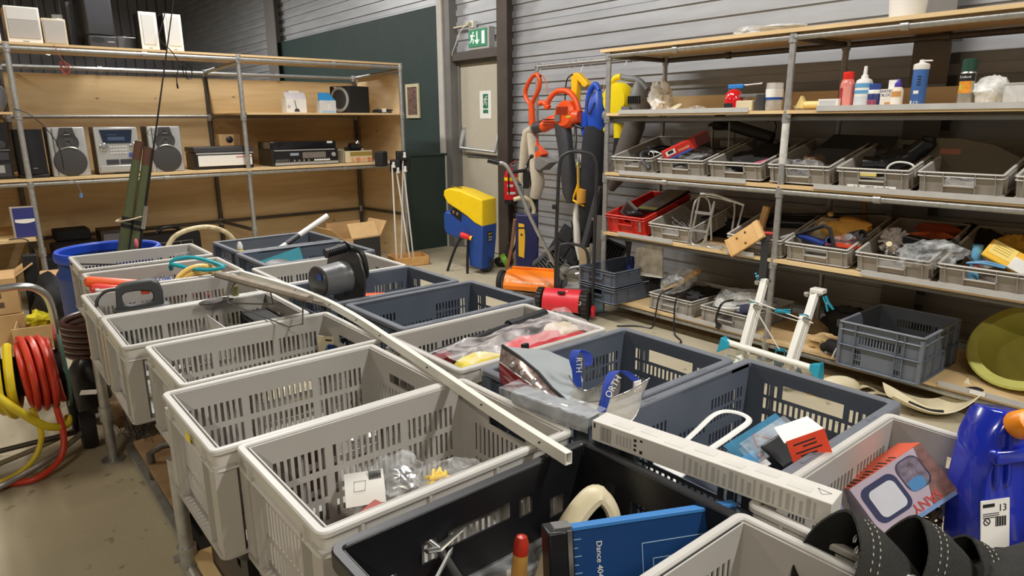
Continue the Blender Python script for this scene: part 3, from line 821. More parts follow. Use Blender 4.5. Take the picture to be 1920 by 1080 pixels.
part('fine_print', pm, mat('pale_grey_ink', (176, 172, 166), 0.8), wb)
pm = MB()
for u, v, a in ((0.104, 0.03, 0.006), (0.104, 0.02, 0.005), (0.104, 0.01, 0.005), (0.118, 0.034, 0.004), (0.118, 0.008, 0.007)): pm.box(u, -0.0006, v, u + 0.006, 0, v + a)
pm.box(0.005, -0.0006, 0.03, 0.009, 0, 0.041)
part('symbols', pm, INK, wb)
part('triangle_mark', MB().tube([(0.462, 0.02, 0.0455), (0.474, 0.033, 0.0455), (0.45, 0.036, 0.0455)], 0.0006, 4, True), INKG, wb)
te = MB()
for k in range(7): te.box(0.045 + k * 0.06, 0.012 + (k % 2) * 0.01, 0.0449, 0.085 + k * 0.06, 0.03 + (k % 2) * 0.01, 0.0456)
part('tape_marks', te, mat('grey_tape_mark', (206, 202, 196), 0.6), wb)

# white wire rack, blister packs, tag
rk = thing('white_rack', 'white plastic rack with looped handle in the slate crate', 'rack')
part('handle_loop', MB().tube(smooth_path([(1.18, 0.872, 0.775), (1.30, 0.874, 0.81), (1.39, 0.876, 0.832), (1.425, 0.845, 0.836), (1.42, 0.802, 0.832), (1.36, 0.802, 0.818), (1.25, 0.812, 0.795), (1.16, 0.822, 0.77)], 5), 0.0075, 6, flat=0.45), WHITE, rk)
part('plate', MB().prism(rrect(0.16, 0.085, 0.02), 0, 0.006, T(1.19, 0.845, 0.775, 0, -12, 0)), WHITE, rk, bev=0.002)
part('ring_plate', MB().tube(smooth_path([(1.40, 0.83, 0.735), (1.49, 0.84, 0.75), (1.51, 0.79, 0.75), (1.45, 0.75, 0.74), (1.38, 0.775, 0.73), (1.40, 0.83, 0.735)], 5), 0.013, 6, flat=0.5), WHITE, rk)
for k, (x, y, z, rz, L) in enumerate(((1.50, 0.86, 0.66, 20, 0.14), (1.47, 0.72, 0.65, -40, 0.12), (1.36, 0.72, 0.66, 75, 0.13), (1.56, 0.77, 0.655, 100, 0.12))):
    solo('bracket', ('black bracket under the white rack, nearest the handle hole', 'black bracket beside the blue blister card', 'black bracket under the blister card', 'black bracket in the slate crate corner')[k], 'bracket', MB().box(-L / 2, -0.012, 0, L / 2, 0.012, 0.01).box(-L / 2, -0.012, 0, -L / 2 + 0.01, 0.012, 0.05).cyl((L / 4, 0, 0), (L / 4, 0, 0.03), 0.012), BLACK, T(x, y, z, 0, 0, rz), 'black brackets in the slate crate')
for k, (x, y, rz) in enumerate(((1.55, 0.86, 15), (1.60, 0.80, -10))):
    solo('white_tile', ('white flat tile in the slate crate corner', 'second white tile lying beside the first in the corner')[k], 'tile', MB().box(-0.03, -0.015, 0, 0.03, 0.015, 0.006), WHITE, T(x, y, 0.705 + 0.004 * k, 8, 0, rz))
bl = thing('blue_blister_card', 'blue card blister pack with black accessory, beside the white rack', 'blister pack', FR((1.25, 0.70, 0.80), (1.38, 0.665, 0.845), (1.30, 0.80, 0.86)))
part('card', MB().box(0, 0, 0, 0.16, 0.003, 0.075), mat('blue_card', (46, 112, 146), 0.4, var=0.2, scale=30), bl)
part('light_blue_panel', MB().box(0.0, -0.001, 0.0, 0.045, 0, 0.03), mat('light_blue_card', (70, 160, 220), 0.4), bl)
part('pink_label', MB().box(0.046, -0.001, 0.0, 0.075, 0, 0.016), mat('pink_card', (226, 150, 160), 0.5), bl)
part('accessory', MB().box(0.05, -0.03, -0.05, 0.15, -0.002, 0.02), BLACK, bl, bev=0.006)
part('window', MB().box(0.02, -0.025, -0.01, 0.155, -0.001, 0.05), CLEAR, bl)
part('printed_letter', MB().tube([(0.06, -0.002, 0.03), (0.075, -0.002, 0.06), (0.1, -0.002, 0.028)], 0.0015, 4), ORANGE, bl)
M = FR((1.236, 0.612, 0.905), (1.298, 0.569, 0.930), (1.236 + 0.012, 0.612 + 0.02, 1.0))
hg = thing('red_hang_card', 'red and white hang card with black print on a clear blister pack', 'blister pack', M)
RC_ = mat('red_card', (224, 74, 46), 0.45, var=0.08, scale=40)
part('red_face', MB().box(0, 0, -0.05, 0.083, 0.0015, 0.002), RC_, hg)
part('white_flap', MB().loft([[(-0.004, 0.0, 0.0), (0.084, 0.0, 0.0), (0.084, 0.002, 0.0), (-0.004, 0.002, 0.0)], [(0.0, 0.045, 0.022), (0.075, 0.045, 0.022), (0.075, 0.047, 0.022), (0.0, 0.047, 0.022)]]), PAPER, hg)
part('lower_face', MB().loft([[(0, 0, -0.05), (0.083, 0, -0.05), (0.083, 0.0015, -0.05), (0, 0.0015, -0.05)], [(0.012, 0.02, -0.078), (0.072, 0.02, -0.078), (0.072, 0.0215, -0.078), (0.012, 0.0215, -0.078)]]), RC_, hg)
pm = MB()
for k, (u0, u1, v) in enumerate(((0.012, 0.06, -0.012), (0.03, 0.06, -0.02), (0.012, 0.068, -0.03), (0.02, 0.055, -0.038))): pm.box(u0, -0.0006, v, u1, 0, v + 0.003)
part('print', pm, INK, hg)
text('lettering', 'ENERGY', 0.015, INK, hg, T(0.042, 0.007, -0.064, -32) @ PRESS)
part('blister', MB().box(0.0, 0.024, -0.22, 0.075, 0.028, -0.062, T(rx=0)), film('lavender_blister', (150, 154, 200), 0.3, 0.1, 12), hg)
part('blister_core', MB().box(0.016, 0.029, -0.21, 0.06, 0.04, -0.12), mat('slate_blue_core', (92, 92, 124), 0.4), hg, bev=0.008)

# boxed camera
M = FR((1.338, 0.519, 0.801), (1.471, 0.455, 0.903), (1.26, 0.62, 1.02))
M = FR((1.338, 0.519, 0.801), (1.351, 0.44, 0.716), (1.471, 0.455, 0.903))
bx = thing('camera_box', 'lavender and orange cardboard box with a printed screen picture in the right grey crate', 'box', M)
# local: X from the left corner down to the bottom corner, Z from the left corner up to the top corner, -Y out of the printed face or +Y
LAV = mat('lavender_print', (186, 172, 188), 0.45, var=0.08, scale=14)
SX, SZ = 0.117, 0.180
sgn = 1 if (M.to_3x3() @ Vector((0, 1, 0))).dot(Vector((-0.72, -0.22, 0.35))) > 0 else -1
def fy(a, b): return (min(sgn * a, sgn * b), max(sgn * a, sgn * b))
def fbox(mb, x0, z0, x1, z1, a, b): y0, y1 = fy(a, b); return mb.box(x0, y0, z0, x1, y1, z1)
part('carton', fbox(MB(), 0, 0, SX, SZ, 0, -0.105), LAV, bx, bev=0.001)
part('orange_side', fbox(MB(), -0.0008, 0, -0.0001, SZ, 0, -0.105), mat('orange_print', (226, 96, 62), 0.45, var=0.06), bx)
pm = MB()
for k in range(11): fbox(pm, -0.0014, 0.008 + k * 0.011, -0.0007, 0.012 + k * 0.011, -0.005, -0.03 - 0.02 * (k % 3) / 2)
part('side_print', pm, INK, bx)
def flat(poly, h0, h1): # polygon (x,z) on the printed face
    y0, y1 = fy(h0, h1); return MB().loft([[(x, y0, z) for x, z in poly], [(x, y1, z) for x, z in poly]])
part('screen_surround', flat([(x * 1 + 0.052, z + 0.052) for x, z in rrect(0.078, 0.085, 0.018)], 0.0001, 0.0008), mat('navy_print', (52, 56, 92), 0.45), bx)
part('screen', flat([(x + 0.054, z + 0.054) for x, z in rrect(0.058, 0.062, 0.012)], 0.0008, 0.0014), mat('screen_print', (212, 212, 222), 0.4), bx)
part('photo_outline', flat([(x + 0.040, z + 0.128) for x, z in rrect(0.066, 0.056, 0.018)], 0.0001, 0.0006), mat('navy_outline', (70, 66, 100), 0.45), bx)
part('photo', flat([(x + 0.040, z + 0.128) for x, z in rrect(0.060, 0.050, 0.016)], 0.0006, 0.001), mat('photo_print', (120, 108, 124), 0.45, var=0.5, scale=70), bx)
part('blue_patch', flat([(x + 0.060, z + 0.122) for x, z in rrect(0.024, 0.036, 0.010)], 0.001, 0.0013), mat('sky_print', (78, 136, 190), 0.45), bx)
part('brown_photo', flat([(0.0, 0.162), (0.0, SZ), (SX, SZ), (SX, 0.118), (0.07, 0.142)], 0.0001, 0.0006), mat('brown_print', (128, 92, 88), 0.45, var=0.35, scale=60), bx)
part('blue_band', flat([(SX - 0.008, 0.05), (SX, 0.05), (SX, 0.175), (SX - 0.008, 0.175)], 0.0006, 0.001), mat('band_print', (120, 150, 200), 0.45), bx)
face = Matrix(((0, 1, 0, 0), (0, 0, sgn, 0), (1, 0, 0, 0), (0, 0, 0, 1))) if False else None
xl, zl = Vector((1, 0, 0)), Vector((0, 0, 1)); nl = Vector((0, sgn, 0))
tx = zl * 1.0; ty = nl.cross(tx)   # lettering runs along +Z of the face
def TM(o, tx, nl, lift=0.0012):
    ty = nl.cross(tx); o = o + nl * lift
    return Matrix(((tx.x, ty.x, nl.x, o.x), (tx.y, ty.y, nl.y, o.y), (tx.z, ty.z, nl.z, o.z), (0, 0, 0, 1)))
text('lettering', 'SANY', 0.027, mat('red_letter', (206, 62, 60), 0.45), bx, TM(Vector((0.097, 0, 0.115)), -zl, nl))
# dark leather pouches in the front right crate
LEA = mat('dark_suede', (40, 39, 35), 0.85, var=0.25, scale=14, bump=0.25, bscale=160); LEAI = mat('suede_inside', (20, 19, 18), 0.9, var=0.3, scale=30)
STI = mat('white_stitching', (196, 192, 178), 0.7)
tbt = thing('leather_tool_pouch', 'dark suede tool pouch with three stitched pockets at the bottom right corner', 'tool pouch')
axis = Vector((0.74, -0.50, -0.45)).normalized()   # from the mouth into the pocket
def pocket(c, ra, rb, L, tip):
    c = Vector(c); up = Vector((0.0, 0.1, 1.0)); up = (up - axis * up.dot(axis)).normalized(); sd = axis.cross(up)
    outer = []; inner = []; n = 28
    for k in range(9):
        t = k / 8; s_ = 1 - 0.55 * t * t; cc = c + axis * L * t + Vector((0.01, -0.02, -0.03)) * t * t
        outer.append([cc + up * rb * s_ * math.sin(2 * PI * j / n) * (1 + 0.05 * math.sin(3 * t + j)) + sd * ra * s_ * math.cos(2 * PI * j / n) for j in range(n)])
    mb = MB(); mb.loft(outer, False)
    o = len(mb.v); lip = [[p + (c - p) * 0.05 for p in outer[0]]]
    mb.loft([outer[0], lip[0]], False)
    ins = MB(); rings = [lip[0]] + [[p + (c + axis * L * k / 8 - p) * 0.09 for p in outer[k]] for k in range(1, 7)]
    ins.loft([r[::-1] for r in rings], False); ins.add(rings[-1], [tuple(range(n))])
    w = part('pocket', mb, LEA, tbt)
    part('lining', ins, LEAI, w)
    st = MB()
    for off in (0.020, 0.033):
        t = off / L; cc = c + axis * off
        for j in range(96):
            if j % 2: continue
            pts = []
            for q in (0.15, 0.95):
                a = 2 * PI * (j + q) / 96; pts.append(cc + up * rb * 1.012 * math.sin(a) + sd * ra * 1.012 * math.cos(a))
            st.tube(pts, 0.0008, 4)
    part('stitching', st, STI, w)
    return w
p1 = pocket((0.935, 0.385, 0.885), 0.062, 0.092, 0.16, 0)
pocket((1.035, 0.322, 0.868), 0.052, 0.090, 0.15, 0); pocket((1.115, 0.268, 0.838), 0.052, 0.078, 0.16, 0)
ey = MB()
for k in range(7):
    a = R(100 + k * 22); ey.tube([Vector((0.945, 0.378, 0.885)) + axis * 0.04 + Vector((0.036 * math.cos(a), 0.03 * math.cos(a) * 0.8, 0.066 * math.sin(a))) + Vector((0.006 * math.cos(b), 0.004, 0.006 * math.sin(b))) for b in (0, 1.2, 2.4, 3.6, 4.8)], 0.0013, 5, True)
part('eyelets', ey, GALV, tbt)
part('back_leather', MB().blob((1.19, 0.17, 0.80), (0.13, 0.10, 0.10), 5, 0.2), LEA, tbt)
# blue canister
M = FR((1.475, 0.335, 0.64), (1.60, 0.262, 0.645), (1.56, 0.348, 0.99))
bc = thing('blue_canister', 'translucent blue plastic canister with orange cap and white label 13', 'canister', M)
TB = mat('translucent_blue', (30, 48, 172), 0.15, var=0.1, coat=0.6)
pr = [(0.0, 0.0), (0.13, 0.0), (0.15, 0.08), (0.15, 0.25), (0.135, 0.33), (0.06, 0.345), (0.03, 0.30), (0.0, 0.20), (-0.012, 0.08)]
part('body', MB().loft([[(x * s_ + c_, y, z * q) for x, z in pr] for y, s_, q, c_ in ((-0.05, 0.86, 0.97, 0.008), (-0.035, 1, 1, 0), (0.03, 1, 1, 0), (0.045, 0.86, 0.97, 0.008))]), TB, bc, bev=0.004)
rb_ = MB()
for x, z0_ in ((0.03, 0.2), (0.055, 0.2), (0.105, 0.03)): rb_.tube([(x, -0.05, z0_), (x, -0.053, 0.22), (x + 0.006, -0.05, 0.31)], 0.006, 8)
part('rib', rb_, TB, bc)
part('cap', MB().lathe([(0.026, 0), (0.028, 0.006), (0.026, 0.03), (0.022, 0.037), (0.008, 0.04)], 18, T(0.075, -0.05, 0.318, 60, 0, 0)), mat('orange_cap', (246, 146, 24), 0.35), bc)
part('cap_collar', MB().box(0.02, -0.062, 0.245, 0.14, -0.04, 0.275), TB, bc, bev=0.006)
lb = part('label', MB().box(0.018, -0.0525, 0.03, 0.082, -0.0505, 0.14), PAPER, bc, M=T(-0.022, 0, 0.035))
LT = lambda x, z: T(x, -0.0527, z) @ PRESS
text('number', '13', 0.02, INK, lb, LT(0.066, 0.122))
pm = MB()
for k in range(9): pm.box(0.05 + k * 0.0028, -0.053, 0.085, 0.0514 + k * 0.0028 + 0.0008 * (k % 2), -0.0524, 0.105)
pm.box(0.022, -0.053, 0.126, 0.048, -0.0524, 0.133)
for k in range(3): pm.box(0.022, -0.053, 0.112 - k * 0.004, 0.058, -0.0524, 0.1135 - k * 0.004)
part('print', pm, INK, lb)
part('round_mark', MB().tube([(0.031 + 0.007 * math.cos(a * 0.628), -0.0527, 0.097 + 0.007 * math.sin(a * 0.628)) for a in range(10)], 0.0012, 4, True).tube([(0.026, -0.0527, 0.102), (0.036, -0.0527, 0.092)], 0.001, 4), INK, lb)
solo('wire_tangle', 'tangle of black and brown wire behind the boxed camera', 'wire', MB().tube([(0.05 * math.sin(k * 1.9) , 0.04 * math.cos(k * 1.3), 0.02 + 0.03 * math.sin(k * 0.7)) for k in range(40)], 0.004, 5), mat('brown_wire', (70, 52, 40), 0.5), T(1.50, 0.44, 0.70))

# ---- grey crate c6
cb = thing('hang_card_bag', 'white hang card with barcode on a clear parts bag in the grey crate', 'bag', FR((0.572, 1.285, 0.70), (0.644, 1.252, 0.70), (0.42, 0.86, 1.42)))
part('card', MB().sheet(lambda u, v: (0.09 * u, 0.085 * v, 0.012 * math.sin(PI * v) + 0.004 * u), 4, 6, 0.001), PAPER, cb)
pm = MB()
for k in range(9): pm.box(0.056 + k * 0.0032, 0.055, 0.0135, 0.058 + k * 0.0032, 0.078, 0.0148)
part('barcode', pm, INK, cb)
part('line_drawing', MB().tube([(0.02, 0.03, 0.0135), (0.045, 0.03, 0.0145), (0.048, 0.055, 0.0145), (0.022, 0.055, 0.0135)], 0.0008, 4, True), INKG, cb)
part('bag', MB().blob((0.12, 0.07, 0.0), (0.06, 0.055, 0.018), 8, 0.35), CLEAR, cb)
part('contents', MB().blob((0.13, 0.06, -0.004), (0.035, 0.03, 0.012), 9, 0.5), STEEL, cb)
yb = thing('yellow_plug_bag', 'clear bag of yellow wall plugs in the grey crate', 'bag', T(0.795, 1.185, 0.71, rz=-20))
part('bag', MB().blob((0, 0, 0.03), (0.085, 0.05, 0.04), 12, 0.35), CLEAR, yb)
yp = MB()
for k in range(14): yp.cyl((rng.uniform(-0.06, 0.0), rng.uniform(-0.03, 0.03), rng.uniform(0.02, 0.045)), (rng.uniform(-0.06, 0.0), rng.uniform(-0.03, 0.03), rng.uniform(0.02, 0.045)), 0.005, 6)
part('plugs', yp, YELLOW, yb, kind='stuff')
pl = thing('orange_pliers', 'orange handled pliers at the near end of the grey crate', 'pliers', T(0.475, 1.09, 0.775, 0, 0, -30))
part('handle', MB().tube(smooth_path([(-0.07, 0.01, 0), (-0.02, 0.016, 0.004), (0.03, 0.008, 0.0)]), 0.007, 8), ORANGE, pl); part('handle', MB().tube(smooth_path([(-0.07, -0.015, -0.006), (-0.02, -0.014, 0), (0.03, -0.004, 0.0)]), 0.007, 8), YELLOW, pl)
part('jaw', MB().loft([[(0.03, -0.008, -0.005), (0.03, 0.012, -0.005), (0.03, 0.012, 0.005), (0.03, -0.008, 0.005)], [(0.075, -0.002, -0.003), (0.075, 0.004, -0.003), (0.075, 0.004, 0.003), (0.075, -0.002, 0.003)]]), STEEL, pl)
rc = thing('red_cassette', 'brick-red plastic case with grey arched clip beside the hang card', 'case', T(0.59, 1.215, 0.70, 10, 0, 25))
part('case', MB().box(-0.05, -0.02, -0.03, 0.05, 0.02, 0.015), mat('brick_red', (168, 62, 44), 0.45), rc, bev=0.003)
part('clip', MB().tube(arc((-0.015, -0.022, -0.01), 0.016, 0, 180, 8, 'xz'), 0.003, 6), MGREY, rc)
# debris half hidden behind the slots of the grey crates
for k, (x, y, z, sx, sy, sz, m, lb) in enumerate((
    (0.60, 1.60, 0.68, 0.10, 0.06, 0.045, MILKY, 'crumpled clear bag in the yellow-stickered grey crate'), (0.50, 2.08, 0.685, 0.08, 0.07, 0.05, MILKY, 'crumpled white bag in the crate with the blue cup'),
    (0.75, 2.06, 0.68, 0.09, 0.07, 0.045, CREAM, 'cream cloth bundle in the crate with the blue cup'), (0.48, 2.48, 0.675, 0.09, 0.07, 0.04, MILKY, 'white film bundle in the divided grey crate'),
    (0.62, 2.92, 0.68, 0.12, 0.08, 0.045, MATBLK, 'black bundle beneath the dark grey trimmer handle'), (0.60, 3.36, 0.69, 0.14, 0.09, 0.055, MATBLK, 'dark bundle beneath the bats'),
    (0.80, 3.88, 0.69, 0.12, 0.08, 0.05, BLUE, 'blue cloth bundle in the crate next to the drum'), (1.45, 2.96, 0.69, 0.10, 0.07, 0.05, MILKY, 'white film bundle in the crate behind the cable reel'),
    (1.40, 2.09, 0.675, 0.12, 0.07, 0.04, DGREY, 'dark grey cloth bundle in the slate crate beside the conduit'), (1.50, 3.42, 0.69, 0.12, 0.08, 0.05, MATBLK, 'black bundle in the slate crate with the teal box'),
    (1.38, 3.85, 0.69, 0.14, 0.08, 0.05, CARD, 'tan bundle in the slate crate with the white rod'), (0.80, 1.62, 0.67, 0.06, 0.05, 0.035, STEEL, 'shiny foil bundle in the yellow-stickered grey crate'))):
    solo('bundle', lb, 'bundle', MB().blob((0, 0, 0), (sx, sy, sz), k + 20, 0.4, zmin=None), m, T(x, y, z), 'bundles lying low in the crates')
# c5: sticker and board
bd = solo('brown_board', 'thin brown board with white edge standing in the yellow-stickered grey crate', 'board', MB().box(0.385, 1.412, 0.66, 0.62, 1.42, 0.815).mat(1).box(0.381, 1.411, 0.66, 0.385, 1.421, 0.815), [mat('brown_board', (126, 104, 92), 0.6), WHITE])
for o in list(bpy.data.objects):
    if o.get('label', '').startswith('grey crate with a yellow sticker'):
        part('yellow_sticker', MB().box(-0.3012, -0.045, 0.218, -0.2998, -0.012, 0.236), mat('sticker_yellow', (238, 220, 24), 0.5), o)
# c4: blue cup and cream card
cu = thing('blue_cup', 'dark blue enamel cup lying tilted beside the cream card', 'cup', T(0.90, 2.06, 0.755, 35, 25, 20))
part('cup', MB().lathe([(0.028, -0.04), (0.032, -0.03), (0.044, 0.03), (0.047, 0.04), (0.043, 0.04), (0.03, -0.025), (0.005, -0.028)], 20), mat('blue_enamel', (46, 66, 104), 0.3, var=0.15, scale=30, coat=0.4), cu)
part('base', MB().cyl((0, 0, -0.05), (0, 0, -0.04), 0.02, 14), mat('blue_enamel_dark', (36, 52, 96), 0.3), cu)
cc = thing('cream_card_pack', 'cream card with hang hole beside the blue cup', 'card', FR((0.915, 2.19, 0.70), (0.965, 2.12, 0.70), (0.91, 2.19, 0.83)))
part('card', MB().box(0, 0, 0, 0.09, 0.004, 0.115), CREAM, cc); part('hang_hole', MB().box(0.033, -0.001, 0.098, 0.057, 0.0, 0.104), INK, cc)
# c3: divider, fan brush, bottle
solo('divider', 'pale translucent divider plate standing across the grey crate', 'divider', MB().box(0.668, 2.29, 0.65, 0.671, 2.63, 0.842), mat('pale_divider', (206, 204, 198), 0.4))
fbh = thing('black_brush', 'black ribbed brush head in the grey crate under the rake', 'brush', T(0.845, 2.46, 0.64))
part('back', MB().box(-0.055, -0.16, 0.0, 0.05, 0.16, 0.19), MATBLK, fbh, bev=0.004)
rb_ = MB()
for k in range(16): rb_.box(-0.061, -0.155 + k * 0.0197, 0.01, -0.055, -0.145 + k * 0.0197, 0.18)
part('ribs', rb_, BLACK, fbh)
bo = thing('brown_bottle', 'olive glass bottle with small white neck label under the rake', 'bottle', T(0.80, 2.69, 0.635))
OLV = mat('olive_glass', (108, 104, 58), 0.12, var=0.1, coat=0.5)
part('glass', MB().lathe([(0.03, 0), (0.033, 0.01), (0.033, 0.15), (0.024, 0.19), (0.014, 0.23), (0.013, 0.275), (0.015, 0.285)], 18), OLV, bo)
part('label', MB().lathe([(0.0345, 0.10), (0.0345, 0.14)], 18, None, False), PAPER, bo)
# c2: hedge trimmer handle
M = facing(0.48, 2.86, 0)
ht = thing('hedge_trimmer', 'dark grey power tool with closed handle and red switch resting in the grey crate', 'power tool', M)
outer = [(-0.063, 0.942), (-0.039, 0.955), (0.01, 0.96), (0.06, 0.962), (0.086, 0.948), (0.095, 0.915), (0.093, 0.86), (0.06, 0.85), (-0.03, 0.85), (-0.07, 0.862)]
hole = [(-0.046, 0.912), (-0.03, 0.922), (0.0, 0.924), (0.03, 0.922), (0.05, 0.918), (0.06, 0.905), (0.058, 0.878), (0.03, 0.87), (-0.02, 0.868), (-0.044, 0.875)]
mb = MB(); rings = [[(x, -0.022, z) for x, z in outer], [(x, 0.022, z) for x, z in outer], [(x, 0.022, z) for x, z in hole], [(x, -0.022, z) for x, z in hole]]
mb.loft(rings, False, True); part('handle', mb, mat('anthracite_plastic', (66, 68, 68), 0.5, var=0.06), ht, bev=0.006)
part('switch', MB().box(0.02, -0.01, 0.905, 0.05, 0.012, 0.922), mat('red_switch', (206, 72, 40), 0.4), ht, bev=0.003)
part('body', MB().box(-0.08, -0.035, 0.72, 0.12, 0.035, 0.862), mat('anthracite_plastic_2', (56, 58, 58), 0.5), ht, bev=0.012)
part('cable', MB().tube(smooth_path([(-0.063, 0.0, 0.935), (-0.10, 0.0, 0.93), (-0.128, -0.01, 0.90), (-0.13, -0.02, 0.84), (-0.12, 0.0, 0.78)]), 0.006, 8), BLACK, ht)
# rake across the crates
rkx = thing('wooden_rake', 'wooden rake head with metal tines and bent wire stays resting on the crate rims', 'rake')
A, B = Vector((0.745, 2.70, 0.975)), Vector((0.878, 2.14, 0.965)); OLDW = plywood('weathered_wood', (150, 138, 122), (112, 102, 90), (4, 4, 4), False, 0.8)
dr = (B - A).normalized()
part('bar', MB().tube([A, A.lerp(B, 0.5), B], [0.019, 0.021, 0.018], 8, flat=0.7), OLDW, rkx)
tn = MB()
for k in range(30):
    q = A.lerp(B, 0.08 + 0.9 * k / 29); tn.tube([q + Vector((0.012, 0, -0.01)), q + Vector((0.045, -0.012, -0.02)), q + Vector((0.072, -0.02, -0.045))], [0.0035, 0.003, 0.0015], 4)
part('tines', tn, OLDW, rkx)
part('comb_back', MB().sheet(lambda u, v: A.lerp(B, 0.15 + 0.85 * u) + Vector((0.012 + 0.035 * v, -0.008 * v, -0.008 - 0.012 * v)), 8, 2, 0.004), mat('grey_comb', (146, 140, 130), 0.6), rkx)
part('wire_stay', MB().tube([A.lerp(B, 0.22) + Vector((0, 0, -0.01)), Vector((0.735, 2.56, 0.93)), Vector((0.72, 2.52, 0.90)), Vector((0.79, 2.12, 0.888)), Vector((0.83, 2.10, 0.895)), A.lerp(B, 0.93) + Vector((0, 0, -0.01))], 0.0028, 6), GALVD, rkx)
part('wire_stay', MB().tube([Vector((0.72, 2.52, 0.90)), Vector((0.79, 2.42, 0.905)), Vector((0.83, 2.36, 0.91)), A.lerp(B, 0.6) + Vector((0, 0, -0.012))], 0.0028, 6), GALVD, rkx)
part('leather_tab', MB().blob((0.70, 2.60, 0.895), (0.06, 0.022, 0.012), 2, 0.2, zmin=0.887), mat('grey_leather', (98, 92, 90), 0.7), rkx)
# white conduit lying across the crates
cdt = thing('white_conduit', 'long white square plastic conduit with open end bowed across the crates', 'conduit')
path = smooth_path([(0.925, 2.98, 0.902), (0.985, 2.60, 0.900), (1.002, 2.30, 0.900), (0.985, 2.0, 0.900), (0.955, 1.74, 0.900), (0.915, 1.40, 0.900), (0.88, 1.12, 0.900), (0.851, 0.855, 0.903)], 5)
h = 0.0135; rings = []; inn = []
for i, p in enumerate(path):
    d = (path[min(i + 1, len(path) - 1)] - path[max(i - 1, 0)]).normalized(); sd = Vector((d.y, -d.x, 0)).normalized(); up = Vector((0, 0, 1))
    rings.append([p + sd * a * 0.0085 + up * b * h for a, b in ((-1, -1), (1, -1), (1, 1), (-1, 1))]); inn.append([p + sd * a * 0.006 + up * b * 0.011 for a, b in ((-1, -1), (1, -1), (1, 1), (-1, 1))])
part('channel', MB().loft(rings + inn[::-1], False, True), mat('white_pvc', (228, 226, 216), 0.4, var=0.02), cdt, bev=0.001)
sc = MB()
for k in (6, 11, 15, 19, 24, 29, 33): sc.cyl(path[k] + Vector((-0.0125, 0, 0.003)), path[k] + Vector((-0.006, 0, 0.003)), 0.002, 6)
part('screw_holes', sc, INK, cdt)
# bats
for k, (x0, y0, z0, x1, y1, z1, m, lb) in enumerate(((0.375, 3.24, 0.905, 0.86, 3.23, 0.80, ORANGE, 'orange skittle bat on top of the red ones'), (0.385, 3.20, 0.88, 0.83, 3.18, 0.78, mat('bright_red_plastic', (212, 62, 54), 0.3, coat=0.3), 'red skittle bat in front under the orange one'), (0.41, 3.27, 0.868, 0.82, 3.30, 0.76, mat('rose_plastic', (208, 92, 84), 0.3, coat=0.3), 'rose-red skittle bat behind, half hidden by the orange one'))):
    a, b = Vector((x0, y0, z0)), Vector((x1, y1, z1)); d = (b - a)
    mb = MB().tube([a - d.normalized() * 0.012, a - d.normalized() * 0.006, a + d * 0.02, a + d * 0.4, b], [0.008, 0.019, 0.024, 0.021, 0.012], 14)
    solo('skittle_bat', lb, 'bat', mb, m, None, 'plastic bats in the grey crate')
# teal strap and yellow hose
solo('teal_strap', 'teal rubber strap looped over the grey crate', 'strap', MB().tube(smooth_path([(0.73, 3.37, 0.885), (0.735, 3.37, 0.925), (0.80, 3.33, 0.94), (0.85, 3.22, 0.935), (0.87, 3.05, 0.93), (0.82, 3.10, 0.915), (0.77, 3.22, 0.91), (0.725, 3.34, 0.915), (0.73, 3.37, 0.885)], 5), 0.012, 6, flat=0.6), mat('teal_rubber', (30, 150, 162), 0.3), None)
yh = MB()
for k, (r0, dz) in enumerate(((0.115, 0.0), (0.095, -0.012), (0.12, -0.03))): yh.tube(arc((0.80, 3.19, 0.805 + dz), r0, -10, 190, 18, 'xz') , 0.011, 8)
solo('yellow_hose', 'coil of pale yellow hose in the grey crate', 'hose', yh, mat('pale_yellow_hose', (236, 196, 104), 0.4), None)
# cable reel
cr = thing('cable_reel', 'black cable reel drum with ribbed carrying handle on the crates', 'cable reel', T(1.165, 2.455, 0.945, 0, 0, 8))
RB_ = mat('reel_black', (62, 61, 62), 0.35, var=0.12, scale=10)
ax = T(ry=90)
part('flange', MB().lathe([(0.05, -0.006), (0.131, -0.004), (0.134, 0.0), (0.131, 0.004), (0.05, 0.004)], 36, ax), RB_, cr)
part('flange', MB().lathe([(0.02, -0.006), (0.060, -0.004), (0.063, 0.0), (0.060, 0.004), (0.02, 0.004)], 30, T(-0.13) @ ax), RB_, cr)
part('drum', MB().lathe([(0.045, -0.126), (0.058, -0.118), (0.062, -0.07), (0.066, -0.02), (0.07, -0.004)], 28, ax), mat('drum_grey', (112, 112, 114), 0.3, var=0.1), cr)
part('blue_sticker', MB().box(-0.139, -0.04, 0.012, -0.1365, -0.015, 0.036), BLUE, cr)
part('frame', MB().tube(smooth_path([(0.012, 0.0, -0.06), (0.02, -0.05, -0.02), (0.02, -0.11, 0.02), (0.015, -0.10, 0.10), (-0.005, -0.07, 0.125), (-0.03, -0.06, 0.13)]), 0.011, 8), BLACK, cr)
gp = MB().tube([(-0.03, -0.06, 0.13), (-0.12, -0.055, 0.118)], 0.0165, 12).cyl((-0.03, -0.06, 0.13), (-0.024, -0.06, 0.131), 0.026, 14)
for k in range(11): gp.cyl((-0.036 - k * 0.008, -0.0597 + 0.0004 * k, 0.1292 - 0.00107 * k), (-0.040 - k * 0.008, -0.0595 + 0.0004 * k, 0.1287 - 0.00107 * k), 0.0195, 12)
part('grip', gp, BLACK, cr)
oc = MB()
for k in range(7): oc.tube(arc((0, k * 0.011, 0), 0.06, 0, 360, 22, 'xz')[:-1], 0.0065, 8, True)
solo('orange_cable', 'coil of orange extension cable in the slate crate', 'cable', oc, mat('orange_cable', (240, 96, 30), 0.4), T(1.30, 2.40, 0.80, 0, 0, 60))
